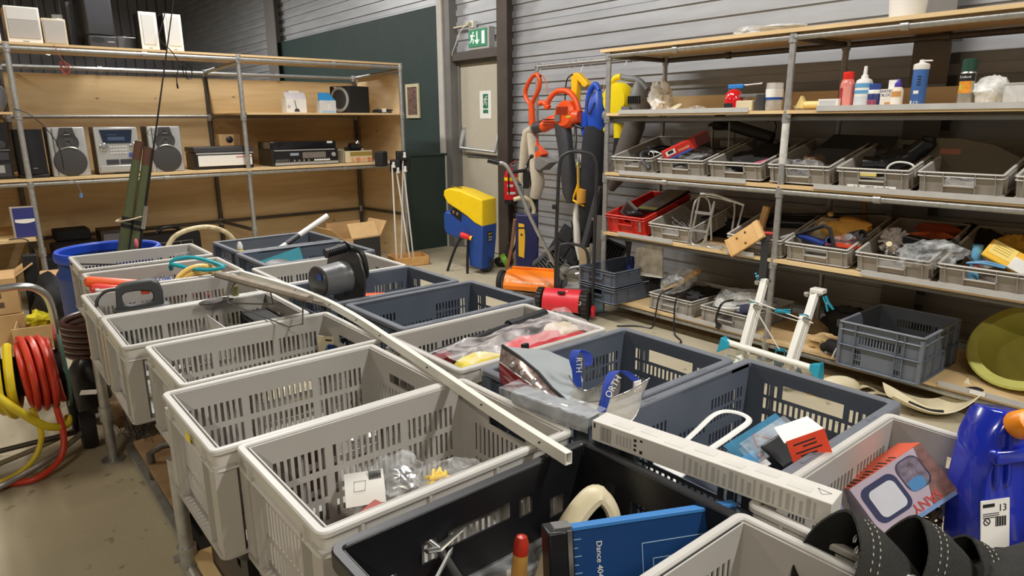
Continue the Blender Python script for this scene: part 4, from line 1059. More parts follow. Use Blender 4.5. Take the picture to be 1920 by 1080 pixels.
# far slate crates
M = FR((1.142, 3.44, 0.80), (1.372, 3.36, 0.80), (1.13, 3.47, 0.92))
tq = thing('teal_carton', 'teal and white carton leaning in the far slate crate', 'carton', M)
part('carton', MB().loft([[(0, 0, 0.015), (0.24, 0, 0.015), (0.22, 0, 0.115), (0.0, 0, 0.05)], [(0, 0.05, 0.015), (0.24, 0.05, 0.015), (0.22, 0.05, 0.115), (0.0, 0.05, 0.05)]]), mat('teal_card', (70, 166, 184), 0.5, var=0.06), tq)
part('white_band', MB().box(0.0, -0.001, 0.015, 0.24, 0.0, 0.035), PAPER, tq)
part('white_label', MB().loft([[(0.06, -0.002, 0.015), (0.12, -0.002, 0.015), (0.11, -0.002, 0.062), (0.05, -0.002, 0.05)], [(0.06, -0.001, 0.015), (0.12, -0.001, 0.015), (0.11, -0.001, 0.062), (0.05, -0.001, 0.05)]]), PAPER, tq)
solo('black_bowl', 'black bowl with pale rim in front of the teal carton', 'bowl', MB().lathe([(0.02, -0.04), (0.05, -0.02), (0.063, 0.015), (0.058, 0.016), (0.045, -0.012), (0.01, -0.03)], 22).mat(1).lathe([(0.063, 0.014), (0.065, 0.017), (0.062, 0.019), (0.058, 0.016)], 22), [MATBLK, MGREY], T(1.205, 3.32, 0.835, 12, -8, 0))
wr = thing('white_rod', 'white rod with dark grey sleeve sticking up from the far slate crate', 'rod')
a, b = Vector((1.40, 3.73, 0.865)), Vector((1.70, 3.78, 1.005)); part('tube', MB().cyl(a.lerp(b, 0.33), b, 0.0155, 14), WHITE, wr); part('sleeve', MB().cyl(a.lerp(b, 0.06), a.lerp(b, 0.34), 0.0165, 14), DGREY, wr); part('tip', MB().cyl(a.lerp(b, -0.55), a.lerp(b, 0.06), 0.014, 14), WHITE, wr)
yo = thing('yellow_bottle', 'small yellow bottle with white spout in the far slate crate', 'bottle', T(1.20, 3.86, 0.64))
part('bottle', MB().lathe([(0.03, 0), (0.032, 0.02), (0.032, 0.16), (0.022, 0.20), (0.010, 0.215)], 16), YELLOW, yo); part('spout', MB().lathe([(0.016, 0.215), (0.016, 0.235), (0.008, 0.255)], 12), WHITE, yo)
solo('thin_rod', 'thin black rod lying in the grey crate next to the drum', 'rod', MB().cyl((0.40, 3.98, 0.86), (0.88, 3.90, 0.80), 0.004, 6), BLACK, None)
solo('clear_sleeve', 'clear plastic sleeve beside the teal strap', 'sleeve', MB().box(-0.05, -0.002, -0.1, 0.05, 0.002, 0.02), CLEAR, T(0.93, 3.99, 0.83, 20, 0, 20))
# bagged red cloth and black tubes
for k, (a, b) in enumerate((((1.06, 1.72, 0.82), (1.56, 1.70, 0.875)), ((1.05, 1.675, 0.80), (1.52, 1.655, 0.85)))):
    t = thing('vacuum_tube', ('black vacuum cleaner tube in the grey crate, farther of the two', 'black vacuum cleaner tube in the grey crate, nearer of the two')[k], 'tube', None, 'vacuum tubes')
    a, b = Vector(a), Vector(b); part('tube', MB().cyl(a, b, 0.019, 14), mat('gloss_black', (40, 41, 44), 0.22), t); part('sleeve', MB().cyl(a.lerp(b, 0.72), b, 0.025, 14).cyl(a.lerp(b, 0.68), a.lerp(b, 0.73), 0.028, 14), BLACK, t); part('button', MB().cbox(a.lerp(b, 0.35) + Vector((0, -0.015, 0.012)), (0.03, 0.01, 0.012)), DGREY, t)
rg = thing('bagged_red_cloth', 'clear plastic bag holding red and yellow cloth bulging over the grey crate', 'bag')
part('red_cloth', MB().blob((1.36, 1.50, 0.835), (0.20, 0.075, 0.055), 4, 0.25), mat('red_cloth', (204, 62, 72), 0.8, var=0.08), rg)
part('yellow_cloth', MB().blob((1.12, 1.50, 0.845), (0.085, 0.05, 0.045), 6, 0.25), mat('yellow_cloth', (238, 220, 84), 0.8, var=0.06), rg)
part('cream_cloth', MB().blob((1.47, 1.535, 0.86), (0.075, 0.05, 0.04), 7, 0.25), CREAM, rg)
part('bag', MB().sheet(lambda u, v: (1.03 + 0.54 * u, 1.452 + 0.17 * v - 0.02 * math.sin(3 * u), 0.885 + 0.035 * math.sin(PI * u) * math.sin(PI * min(1, v + 0.15)) + 0.035 * u * v + 0.014 * noise.noise(Vector((u * 7, v * 4, 1))) + 0.005 * noise.noise(Vector((u * 17, v * 9, 4)))), 44, 18, 0.001), film('bag_film', (244, 236, 236), 0.84, 0.08, 9), rg)
solo('dark_red_box', 'dark red box corner beside the bagged cloth', 'box', MB().box(-0.03, -0.02, -0.1, 0.03, 0.02, 0.0), mat('maroon', (112, 24, 30), 0.5), T(1.065, 1.62, 0.862, 10, 0, 15))
# tail light
tl = thing('tail_light', 'car tail light with red and clear lens leaning in the slate crate', 'tail light')
def tlp(u, v):
    # u along the lens, v from the top edge to the bottom edge
    top = [Vector((1.055, 1.315, 0.975)), Vector((1.045, 1.235, 0.968)), Vector((1.035, 1.15, 0.952)), Vector((1.022, 1.085, 0.932)), Vector((1.018, 1.03, 0.918))]
    bot = [Vector((1.025, 1.285, 0.885)), Vector((1.010, 1.22, 0.880)), Vector((1.000, 1.15, 0.884)), Vector((1.002, 1.09, 0.893)), Vector((1.012, 1.03, 0.905))]
    k = min(int(u * 4), 3); t = u * 4 - k
    a = top[k].lerp(top[k + 1], t); b = bot[k].lerp(bot[k + 1], t); p = a.lerp(b, v)
    return p + Vector((-0.012, -0.006, 0)) * math.sin(PI * v) * (1 - u * 0.6)
part('red_lens', MB().sheet(lambda u, v: tlp(u, 0.42 + 0.58 * v), 20, 6, 0.004), mat('red_lens', (138, 22, 34), 0.12, var=0.25, scale=40, coat=0.8), tl)
part('clear_lens', MB().sheet(lambda u, v: tlp(u, 0.06 + 0.35 * v), 20, 4, 0.004), mat('smoked_lens', (150, 132, 126), 0.12, 0.3, var=0.5, scale=60, coat=0.8), tl)
part('dark_seam', MB().tube([tlp(k / 16, 0.02) for k in range(17)], 0.0045, 6), BLACK, tl)
part('chrome_seam', MB().tube([tlp(k / 16, 0.41) + Vector((-0.003, -0.002, 0)) for k in range(17)], 0.002, 6), STEEL, tl)
hs = [(1.075, 1.31, 0.962), (1.155, 1.25, 0.955), (1.165, 1.15, 0.945), (1.12, 1.08, 0.93), (1.03, 1.04, 0.915)]
part('housing', MB().loft([[tlp(u, 0.05) + Vector((0.006, 0.004, 0)) for u in (0, .25, .5, .75, 1)] + [Vector(p) for p in hs[::-1]], [tlp(u, 0.75) + Vector((0.014, 0.01, -0.02)) for u in (0, .25, .5, .75, 1)] + [Vector(p) - Vector((0.02, 0.01, 0.09)) for p in hs[::-1]]]), mat('housing_grey', (150, 156, 158), 0.5), tl, bev=0.004)
part('bracket', MB().box(1.115, 1.30, 0.93, 1.135, 1.31, 0.965), MATBLK, tl)
part('diodes', MB().cyl(tlp(0.2, 0.25), tlp(0.2, 0.25) + Vector((-0.008, -0.004, 0)), 0.006, 8).cyl(tlp(0.35, 0.25), tlp(0.35, 0.25) + Vector((-0.008, -0.004, 0)), 0.006, 8).cyl(tlp(0.5, 0.25), tlp(0.5, 0.25) + Vector((-0.007, -0.004, 0)), 0.006, 8).cyl(tlp(0.65, 0.25), tlp(0.65, 0.25) + Vector((-0.006, -0.003, 0)), 0.005, 8), STEEL, tl)
# grey profile in a clear sleeve
gpz = thing('grey_profile', 'grey plastic profile in a clear sleeve lying along the crate rims', 'profile', FR((0.952, 1.16, 0.888), (0.985, 0.925, 0.888), (0.952, 1.16, 1.0)))
part('profile', MB().box(0.0, 0.0, 0.0, 0.225, 0.055, 0.034), mat('profile_grey', (128, 131, 134), 0.35), gpz, bev=0.008)
part('sleeve', MB().sheet(lambda u, v: (-0.03 + 0.265 * u, -0.006 + 0.07 * v, 0.036 + 0.006 * noise.noise(Vector((u * 12, v * 6, 2)))), 20, 6, 0.0008).sheet(lambda u, v: (-0.03 + 0.265 * u, -0.006, 0.0 + 0.036 * v + 0.003 * noise.noise(Vector((u * 12, v * 6, 2)))), 20, 4, 0.0008), film('sleeve_film', (230, 234, 238), 0.9, 0.08, 10), gpz)
part('sticker', MB().prism(rrect(0.02, 0.008, 0.003), 0.034, 0.0345, T(0.15, 0.02, 0)), PAPER, gpz)
# face shields with blue straps
SH = mat('clear_polycarbonate', (236, 232, 222), 0.04, trans=0.0); SHF = film('shield_film', (240, 234, 220), 0.74, 0.05, 5)
def strap(parent, pts, w, s, tpos):
    P = smooth_path(pts, 6)
    side = Vector((0.62, -0.5, 0.0)).normalized()
    def fn(u, v):
        k = u * (len(P) - 1); i = min(int(k), len(P) - 2); return P[i].lerp(P[i + 1], k - i) + side * (v - 0.5) * w
    o = part('strap', MB().sheet(fn, len(P) - 1, 1, 0.002), mat('strap_blue', (34, 66, 172), 0.6, var=0.06), parent)
    text('lettering', s, w * 0.95, WHITE, o, tpos, align='CENTER')
    return o
fs = thing('face_shield', 'clear face visor with curled blue strap, leaning against the tail light', 'face shield')
part('visor', MB().sheet(lambda u, v: (1.035 + 0.105 * u + 0.015 * math.sin(PI * v), 1.045 - 0.055 * u + 0.02 * math.sin(PI * u), 0.955 - 0.075 * v - 0.03 * math.sin(PI * u) + 0.02 * (2 * u - 1) ** 2), 16, 8, 0.002), SHF, fs)
part('rim', MB().tube([(1.035 + 0.105 * u, 1.045 - 0.055 * u + 0.02 * math.sin(PI * u), 0.955 - 0.03 * math.sin(PI * u) + 0.02 * (2 * u - 1) ** 2) for u in [k / 16 for k in range(17)]], 0.0016, 6), STEEL, fs)
strap(fs, [(1.085, 1.065, 0.925), (1.085, 1.07, 0.965), (1.080, 1.075, 0.995), (1.095, 1.08, 1.012), (1.115, 1.07, 1.005), (1.118, 1.06, 0.985), (1.108, 1.062, 0.975)], 0.021, 'RTH', FR((1.073, 1.062, 0.975), (1.083, 1.054, 0.975), (1.073, 1.062, 1.0)) @ T(0.008, -0.004, 0.012) @ T(0, 0, 0, 0, 90, 0) @ PRESS)
fs2 = thing('face_shield', 'clear face visor with arched blue strap, nearest the white carton', 'face shield')
part('visor', MB().sheet(lambda u, v: (1.03 + 0.155 * u, 1.005 - 0.075 * u - 0.055 * math.sin(PI * u) * v + 0.02 * v, 0.925 + 0.02 * (2 * u - 1) - 0.055 * v + 0.018 * (2 * u - 1) ** 2), 18, 8, 0.002), SHF, fs2)
part('rim', MB().tube([(1.03 + 0.155 * u, 1.005 - 0.075 * u, 0.925 + 0.02 * (2 * u - 1) + 0.018 * (2 * u - 1) ** 2) for u in [k / 16 for k in range(17)]] + [(1.03 + 0.155 * u, 1.025 - 0.075 * u - 0.055 * math.sin(PI * u), 0.87 + 0.02 * (2 * u - 1) + 0.018 * (2 * u - 1) ** 2) for u in [1 - k / 16 for k in range(17)]], 0.0015, 6, True), STEEL, fs2)
part('buckle', MB().box(1.155, 0.948, 0.935, 1.18, 0.952, 0.955), WHITE, fs2)
strap(fs2, [(1.072, 0.975, 0.895), (1.085, 0.975, 0.925), (1.105, 0.985, 0.958), (1.13, 0.99, 0.975), (1.155, 0.975, 0.972), (1.172, 0.955, 0.952)], 0.022, 'ORTH', FR((1.095, 0.968, 0.935), (1.105, 0.96, 0.935), (1.13, 0.975, 0.975)) @ T(0.006, -0.012, 0.016) @ T(0, 0, 0, 0, -58, 0) @ PRESS)
# ================================================================ things on the right shelving
def SF(x, y, z, rx=0, ry=0, rz=0): return T(x, y, z, rz=-90) @ T(0, 0, 0, rx, ry, rz)   # local X runs right along the shelf, Y into the shelf
Z2 = 1.603
solo('clear_bag', 'flattened clear plastic bag on top of the right shelving', 'bag', MB().blob((0, 0, 0.03), (0.23, 0.14, 0.035), 3, 0.4), MILKY, SF(4.2, 2.46, 2.07))
bk = thing('white_bucket', 'white plastic bucket on top of the right shelving', 'bucket', SF(4.18, 1.64, 2.07))
part('bucket', MB().lathe([(0.085, 0), (0.105, 0.22), (0.11, 0.22), (0.11, 0.235), (0.10, 0.235), (0.08, 0.01)], 24), WHITE, bk); part('handle', MB().tube([(0.108 * math.cos(R(a)), 0.108 * math.sin(R(a)) * 0.9, 0.21 - 0.10 * abs(math.sin(R(a)))) for a in range(180, 361, 15)], 0.003, 6), STEEL, bk)
# second shelf, left bay
solo('crumpled_film', 'crumpled clear film hanging on the grey leaf blower', 'film', MB().blob((0, 0, 0.10), (0.085, 0.06, 0.11), 14, 0.6, 4, 26, 18), mat('white_crumple', (228, 226, 222), 0.3, var=0.05, bump=0.3, bscale=40), SF(4.30, 3.39, 1.615))
solo('cream_disc', 'cream plastic disc leaning at the left end of the upper shelf', 'disc', MB().lathe([(0.0, 0), (0.05, 0), (0.052, 0.006), (0.045, 0.012), (0.0, 0.012)], 20), CREAM, SF(4.12, 3.11, 1.632, 25, -15, 0))
solo('clear_packet', 'clear packet of parts between the cream disc and the glue gun', 'packet', MB().blob((0, 0, 0.02), (0.075, 0.05, 0.022), 5, 0.35), CLEAR, SF(4.20, 2.98, Z2))
solo('beige_wedge', 'beige folded sheet behind the glue gun', 'sheet', MB().loft([[(-0.17, 0, 0), (0.12, 0, 0), (0.12, 0, 0.09), (-0.02, 0, 0.075)], [(-0.17, 0.03, 0), (0.12, 0.03, 0), (0.12, 0.03, 0.09), (-0.02, 0.03, 0.075)]]), mat('beige_card', (206, 184, 152), 0.8), SF(4.38, 2.80, Z2))
gg = thing('glue_gun', 'blue caulking gun with steel rod standing on the upper shelf', 'glue gun', SF(4.15, 2.64, Z2))
GB = mat('gun_blue', (44, 124, 200), 0.4)
part('handle', MB().tube(smooth_path([(-0.075, 0, 0.02), (-0.06, 0, 0.07), (-0.045, 0, 0.14)]), 0.014, 8), GB, gg, bev=0.003)
part('body', MB().box(-0.06, -0.016, 0.145, 0.055, 0.016, 0.175).box(-0.03, -0.014, 0.10, -0.005, 0.014, 0.15), GB, gg, bev=0.006)
part('rod', MB().cyl((0.05, 0, 0.165), (0.185, 0, 0.172), 0.006, 8).cyl((0.183, 0, 0.172), (0.19, 0, 0.172), 0.010, 10), STEEL, gg)
rh = thing('red_hood', 'glossy red rounded plastic piece beside the blue glue gun', 'plastic piece', SF(4.06, 2.60, Z2))
part('hood', MB().lathe([(0.058, 0), (0.06, 0.07), (0.052, 0.11), (0.03, 0.135), (0.004, 0.142)], 22), mat('gloss_red', (206, 30, 34), 0.15, coat=0.6), rh); part('slot', MB().box(-0.03, -0.062, 0.02, 0.03, -0.058, 0.05), INK, rh)
bp_ = thing('bike_pump', 'grey tool with white base and black cup end beside the red piece', 'tool', SF(4.05, 2.47, Z2))
part('bar', MB().box(-0.10, -0.01, 0.085, 0.09, 0.01, 0.105), MGREY, bp_, bev=0.003); part('base', MB().box(-0.09, -0.03, 0, 0.03, 0.02, 0.065), CREAM, bp_, bev=0.006); part('cup', MB().lathe([(0.03, 0), (0.032, 0.1), (0.028, 0.1), (0.026, 0.01)], 18, T(0.075)), DGREY, bp_); part('wire', MB().tube(arc((-0.02, -0.03, 0.06), 0.025, 20, 160, 8, 'xz'), 0.003, 6), BLACK, bp_)
jr = thing('storage_jar', 'clear round jar with white and blue label beside the black cup', 'jar', SF(4.08, 2.325, Z2))
part('jar', MB().lathe([(0.05, 0), (0.052, 0.005), (0.052, 0.165), (0.050, 0.168), (0.048, 0.165), (0.048, 0.006), (0.01, 0.004)], 24), film('jar_clear', (226, 222, 214), 0.6, 0.08, 6), jr)
part('white_label', MB().lathe([(0.053, 0.075), (0.053, 0.13)], 24, None, False), PAPER, jr); part('blue_band', MB().lathe([(0.0532, 0.065), (0.0532, 0.08)], 24, None, False), BLUE, jr)
# second shelf, right bay
solo('clear_pouch', 'small clear pouch beside the second post on the upper shelf', 'pouch', MB().blob((0, 0, 0.015), (0.05, 0.04, 0.018), 6, 0.35), CLEAR, SF(4.08, 2.14, Z2))
tr = thing('yellow_scoop', 'pale yellow plastic scoop with tube handle on the upper shelf', 'scoop', SF(4.06, 2.10, Z2 + 0.03))
PYEL = mat('pale_yellow', (240, 216, 140), 0.4)
part('handle', MB().cyl((-0.01, 0, 0.0), (0.085, 0, 0.0), 0.022, 14), PYEL, tr); part('scoop', MB().loft([[(-0.01, -0.02, -0.022), (-0.01, 0.02, -0.022), (-0.01, 0.02, 0.02), (-0.01, -0.02, 0.02)], [(-0.06, -0.03, -0.02), (-0.06, 0.03, -0.02), (-0.03, 0.02, 0.055), (-0.03, -0.02, 0.055)]]), PYEL, tr, bev=0.004)
solo('wooden_ruler', 'thin pale ruler leaning against the backboard', 'ruler', MB().box(-0.14, 0, 0, 0.16, 0.006, 0.012), mat('pale_wood', (206, 184, 150), 0.6), SF(4.5, 2.02, 1.66, 0, -19, 0))
bx2 = thing('grey_box', 'small white and grey box beside the yellow scoop', 'box', SF(4.06, 1.955, Z2)); part('box', MB().box(-0.06, -0.03, 0, 0.06, 0.04, 0.06), WHITE, bx2, bev=0.002); part('window', MB().box(-0.05, -0.031, 0.018, 0.045, -0.03, 0.052), mat('grey_print', (196, 198, 200), 0.5), bx2)
def bottle(name, label, y, prof, m, caps, labels, x=4.1, group='bottles on the upper shelf', cat='bottle'):
    b = thing(name, label, cat, SF(x, y, Z2), group)
    part('body', MB().lathe(prof, 22), m, b)
    for nm, pr, mm in caps: part(nm, MB().lathe(pr, 18), mm, b)
    for nm, z0, z1, r, a0, a1, mm in labels:
        rows = [[(r * math.cos(R(a)), r * math.sin(R(a)), z) for z in (z0, z1)] for a in range(a0, a1 + 1, 10)]
        vs = [p for row in rows for p in row]; part(nm, MB().add(vs, [(2 * i, 2 * i + 2, 2 * i + 3, 2 * i + 1) for i in range(len(rows) - 1)]), mm, b)
    return b
PINK = mat('pink_liquid', (214, 122, 110), 0.25); NAVY = mat('navy_plastic', (38, 48, 110), 0.35); PBL = mat('pale_blue_print2', (96, 164, 210), 0.5); SAND = mat('sand_print', (206, 150, 84), 0.5)
bottle('red_cap_bottle', 'clear pink-filled bottle with bright red screw cap', 1.882, [(0.038, 0), (0.04, 0.01), (0.04, 0.14), (0.032, 0.165), (0.026, 0.17)], PINK, [('cap', [(0.028, 0.168), (0.030, 0.172), (0.030, 0.205), (0.026, 0.21), (0.003, 0.21)], mat('cap_red', (226, 44, 34), 0.4))], [('side_label', 0.02, 0.12, 0.0405, 200, 260, mat('dark_red_label', (166, 40, 44), 0.5)), ('front_label', 0.015, 0.13, 0.0407, 262, 330, mat('salmon_label', (232, 150, 136), 0.5))])
bottle('spray_bottle', 'white bottle with tall white nozzle and blue printed bands', 1.79, [(0.044, 0), (0.046, 0.01), (0.046, 0.14), (0.04, 0.16), (0.02, 0.17)], WHITE, [('nozzle', [(0.02, 0.168), (0.018, 0.185), (0.011, 0.19), (0.009, 0.235), (0.002, 0.237)], WHITE)], [('blue_band', 0.118, 0.142, 0.0465, 190, 350, PBL), ('lower_band', 0.085, 0.104, 0.0465, 190, 350, PBL), ('print', 0.02, 0.07, 0.0464, 200, 340, mat('pale_print', (206, 214, 220), 0.6))])
bottle('navy_tub', 'small navy blue tub with blue lid and white shoulder', 1.726, [(0.036, 0), (0.037, 0.08), (0.036, 0.083)], NAVY, [('shoulder', [(0.037, 0.083), (0.037, 0.10), (0.034, 0.104)], WHITE), ('lid', [(0.030, 0.104), (0.031, 0.135), (0.028, 0.138), (0.002, 0.138)], mat('lid_blue', (52, 78, 150), 0.4))], [('print', 0.02, 0.05, 0.0374, 230, 310, mat('red_blue_print', (150, 70, 96), 0.5, var=0.6, scale=80))], cat='tub')
wbx = thing('white_medicine_box', 'opened white box printed with blue WATER BLOC lettering', 'box', SF(4.10, 1.655, Z2))
part('box', MB().box(-0.032, -0.02, 0, 0.032, 0.02, 0.105), WHITE, wbx, bev=0.001); part('flap', MB().box(-0.008, 0.015, 0.105, 0.052, 0.017, 0.155), PAPER, wbx); part('orange_patch', MB().box(-0.005, -0.0206, 0.01, 0.03, -0.02, 0.035), SAND, wbx)
text('lettering', 'WATER\nBLOC', 0.02, NAVY, wbx, T(0.0, -0.0206, 0.083) @ PRESS)
bottle('purple_cap_bottle', 'small white and sand coloured bottle with purple nozzle', 1.59, [(0.029, 0), (0.03, 0.01), (0.03, 0.095), (0.022, 0.11), (0.014, 0.115)], mat('ivory', (230, 214, 190), 0.4), [('nozzle', [(0.018, 0.113), (0.018, 0.132), (0.01, 0.14), (0.007, 0.155), (0.002, 0.157)], mat('purple_cap', (76, 60, 160), 0.4))], [('white_label', 0.015, 0.055, 0.0305, 215, 325, PAPER), ('sand_label', 0.062, 0.09, 0.0305, 225, 325, SAND)], x=4.06)
st = bottle('sealant_tube', 'tall blue sealant cartridge with white top and nozzle', 1.50, [(0.036, 0), (0.037, 0.005), (0.037, 0.205)], mat('cartridge_blue', (62, 104, 168), 0.4), [('top', [(0.0375, 0.20), (0.039, 0.205), (0.039, 0.225), (0.034, 0.23), (0.014, 0.236), (0.013, 0.25), (0.004, 0.252)], WHITE)], [('white_patch', 0.075, 0.092, 0.0375, 250, 290, WHITE), ('lower_label', 0.005, 0.04, 0.0375, 225, 250, PAPER)], cat='cartridge')
text('lettering', 'CE', 0.022, WHITE, st, T(0.006, -0.0378, 0.028) @ PRESS); part('cut_nozzle', MB().cyl((0.01, 0, 0.245), (0.05, 0, 0.243), 0.004, 8), WHITE, st)
pm = MB()
for k in range(4): pm.box(0.0, -0.0385, 0.12 + 0.014 * k, 0.02, -0.0372, 0.124 + 0.014 * k)
part('print', pm, INK, st)
sp = bottle('spray_can', 'aerosol can with dark green cap, orange and silver label', 1.275, [(0.033, 0), (0.035, 0.006), (0.035, 0.17), (0.028, 0.182)], mat('can_silver', (186, 182, 172), 0.3, 0.6), [('cap', [(0.033, 0.178), (0.034, 0.235), (0.03, 0.24), (0.002, 0.24)], mat('dark_green_cap', (26, 66, 52), 0.45))], [('orange_label', 0.07, 0.13, 0.0355, 215, 330, mat('orange_label', (226, 150, 50), 0.4, var=0.3, scale=40)), ('black_band', 0.13, 0.168, 0.0355, 190, 350, MATBLK), ('lime_patch', 0.085, 0.115, 0.0358, 230, 255, mat('lime_print', (190, 206, 70), 0.4))], cat='spray can')
text('lettering', 'Collonil', 0.016, WHITE, sp, T(0.0, -0.0362, 0.15) @ PRESS)
fb = thing('white_filled_bag', 'clear bag of white material beside the spray can', 'bag', SF(4.12, 1.17, Z2)); part('bag', MB().blob((0, 0, 0.075), (0.085, 0.06, 0.085), 21, 0.35, zmin=0.0), film('bag_cloudy', (238, 238, 234), 0.3, 0.15, 20), fb); part('filling', MB().blob((0.0, 0, 0.06), (0.07, 0.045, 0.06), 22, 0.2, zmin=0.0), WHITE, fb)
ct = thing('clear_tray', 'clear plastic tray at the right edge of the upper shelf', 'tray', SF(4.12, 1.02, Z2)); part('tray', MB().panel(0.2, 0.11, 0.003, [], M=T(-0.08, -0.06, 0)).panel(0.2, 0.11, 0.003, [], M=T(-0.08, 0.08, 0)).box(-0.08, -0.06, 0, -0.077, 0.08, 0.11).box(-0.08, -0.06, 0, 0.12, 0.08, 0.003).box(-0.085, -0.066, 0.108, 0.125, -0.055, 0.113), film('tray_clear', (230, 230, 228), 0.45, 0.1, 8), ct); part('contents', MB().blob((0.02, 0.01, 0.03), (0.07, 0.05, 0.035), 4, 0.3, zmin=0.003), WHITE, ct)

# ---- third shelf: in and behind the bins
Z3 = 1.165
def cable_heap(c, sx, sy, seed, m, r=0.005, n=70):
    q = random.Random(seed); pts = [(c[0] + q.uniform(-sx, sx), c[1] + q.uniform(-sy, sy), c[2] + q.uniform(0, 0.10)) for _ in range(n // 4)]
    return MB().tube(smooth_path(pts, 5), r, 5)
solo('cable_heap', 'heap of black cables with white hooks in the leftmost grey bin', 'cables', cable_heap((0, 0, 0.01), 0.15, 0.2, 3, None, 0.008).add([], []), BLACK, SF(4.28, 3.39, Z3), kind='stuff')
solo('white_hooks', 'cluster of white hooks on the black cables', 'hooks', MB().tube(arc((0.0, 0, 0.0), 0.02, 20, 200, 8, 'xz'), 0.004, 6).tube(arc((0.03, 0.02, -0.005), 0.02, 40, 220, 8, 'xz'), 0.004, 6).tube(smooth_path([(0.0, 0.0, 0.02), (0.05, 0, 0.02), (0.11, 0, 0.0)]), 0.003, 6), WHITE, SF(4.10, 3.30, 1.30))
solo('cable_heap', 'heap of black cables with clear clips in the bin with the red carton', 'cables', cable_heap((0, 0, 0.01), 0.15, 0.2, 5, None, 0.006, 100), BLACK, SF(4.28, 2.95, Z3), kind='stuff')
solo('clip_scatter', 'scatter of clear clips among the black cables', 'clips', MB().blob((0, 0, 0.06), (0.13, 0.12, 0.03), 3, 0.6), CLEAR, SF(4.22, 2.97, Z3 + 0.03))
an = thing('bent_handle', 'bent black tube handle hanging over the bin front', 'handle', None); part('tube', MB().tube(smooth_path([(4.25, 3.28, 1.33), (4.05, 3.33, 1.315), (3.98, 3.28, 1.265), (3.955, 3.20, 1.215)]), 0.0125, 8), DGREY, an); part('end_cap', MB().cyl((3.955, 3.205, 1.222), (3.95, 3.19, 1.20), 0.021, 12), DGREY, an)
ah = thing('black_arch_handle', 'black arched handle standing up behind the black cables', 'handle', SF(4.35, 3.08, 1.31)); part('arch', MB().tube(arc((0, 0, 0.05), 0.055, 0, 180, 12, 'xz'), 0.016, 4), BLACK, ah); part('stem', MB().box(-0.12, -0.02, 0.0, 0.10, 0.02, 0.05), BLACK, ah, bev=0.008)
rcx = thing('red_carton', 'long red carton with white and yellow lettering leaning in a grey bin', 'carton', FR((3.99, 3.07, 1.255), (4.22, 2.82, 1.42), (3.93, 3.11, 1.345)))
part('carton', MB().box(0, 0, 0, 0.34, 0.05, 0.075), mat('carton_red', (206, 44, 36), 0.4, var=0.05), rcx, bev=0.001)
part('dark_end', MB().box(0.24, -0.0008, 0, 0.341, -0.0, 0.0755), mat('carton_maroon', (96, 22, 26), 0.4), rcx); part('blue_edge', MB().box(0.0, -0.0012, 0, 0.2, -0.0004, 0.016), mat('carton_blue', (70, 96, 180), 0.4), rcx); part('white_panel', MB().box(0.02, -0.0012, 0.03, 0.09, -0.0004, 0.066), PAPER, rcx); part('black_panel', MB().box(0.035, -0.0016, 0.04, 0.075, -0.0012, 0.062), INK, rcx)
text('lettering', 'POWER', 0.024, mat('letter_cream', (244, 226, 170), 0.5), rcx, T(0.15, -0.0012, 0.034) @ PRESS)
solo('dark_cloth', 'dark cloth heap in the grey bin behind the taped post', 'cloth', MB().blob((0, 0, 0.055), (0.17, 0.22, 0.065), 7, 0.4), MATBLK, SF(4.30, 2.50, Z3)); solo('pink_handle', 'pink plastic handle on the dark cloth', 'handle', MB().cyl((-0.05, 0, -0.01), (0.05, 0.02, 0.02), 0.013, 10), mat('pink_plastic', (190, 60, 100), 0.4), SF(4.08, 2.38, 1.272))
lam = thing('black_lamp', 'black tubular lamp on wire legs behind the bins', 'lamp', None)
part('tube', MB().cyl((4.45, 2.92, 1.525), (4.50, 2.55, 1.42), 0.042, 16).cyl((4.42, 2.98, 1.535), (4.45, 2.92, 1.525), 0.055, 16), DGREY, lam); part('hood', MB().lathe([(0.075, 0), (0.07, 0.02), (0.04, 0.03)], 20, T(4.40, 2.93, 1.50)), BLACK, lam)
part('leg', MB().cyl((4.30, 2.92, 1.50), (4.30, 2.90, 1.29), 0.004, 6), STEEL, lam); part('leg', MB().cyl((4.30, 2.775, 1.53), (4.30, 2.765, 1.27), 0.005, 6), STEEL, lam); part('wire_frame', MB().tube([(4.45, 3.0, 1.30), (4.45, 3.0, 1.475), (4.45, 2.82, 1.475), (4.45, 2.82, 1.30)], 0.004, 6).tube(smooth_path([(4.5, 2.6, 1.53), (4.5, 2.56, 1.55), (4.5, 2.53, 1.5), (4.5, 2.55, 1.44)]), 0.004, 6), BLACK, lam)
solo('black_bag', 'large black bag behind the bin of dark cloth', 'bag', MB().blob((0, 0, 0.10), (0.26, 0.07, 0.13), 9, 0.25, zmin=0.0), MATBLK, SF(4.585, 2.40, 1.16))
solo('plastic_cover', 'wide dark plastic lid leaning behind the bin with clear bags', 'lid', MB().loft([[(-0.26, 0, 0), (0.22, 0.0, 0), (0.30, 0.10, 0.17), (-0.10, 0.10, 0.18)], [(-0.26, 0.012, 0), (0.22, 0.012, 0), (0.30, 0.112, 0.17), (-0.10, 0.112, 0.18)]]), DGREY, SF(4.40, 2.02, 1.272), bev=0.004)
for k, (y, z, sx, lb) in enumerate(((2.18, 1.255, 0.06, 'crumpled clear bag in the bin behind the taped post, left one'), (2.06, 1.26, 0.085, 'crumpled clear bag with parts in the bin, right one'), (2.10, 1.29, 0.07, 'brown-tinted bag at the back of the same bin'))):
    solo('parts_bag', lb, 'bag', MB().blob((0, 0, 0), (sx, 0.08, 0.045), 30 + k, 0.45), (CLEAR, CLEAR, film('brown_film', (150, 120, 96), 0.5))[k], SF(4.12 + 0.1 * (k == 2), y, z), 'clear bags in the bin')
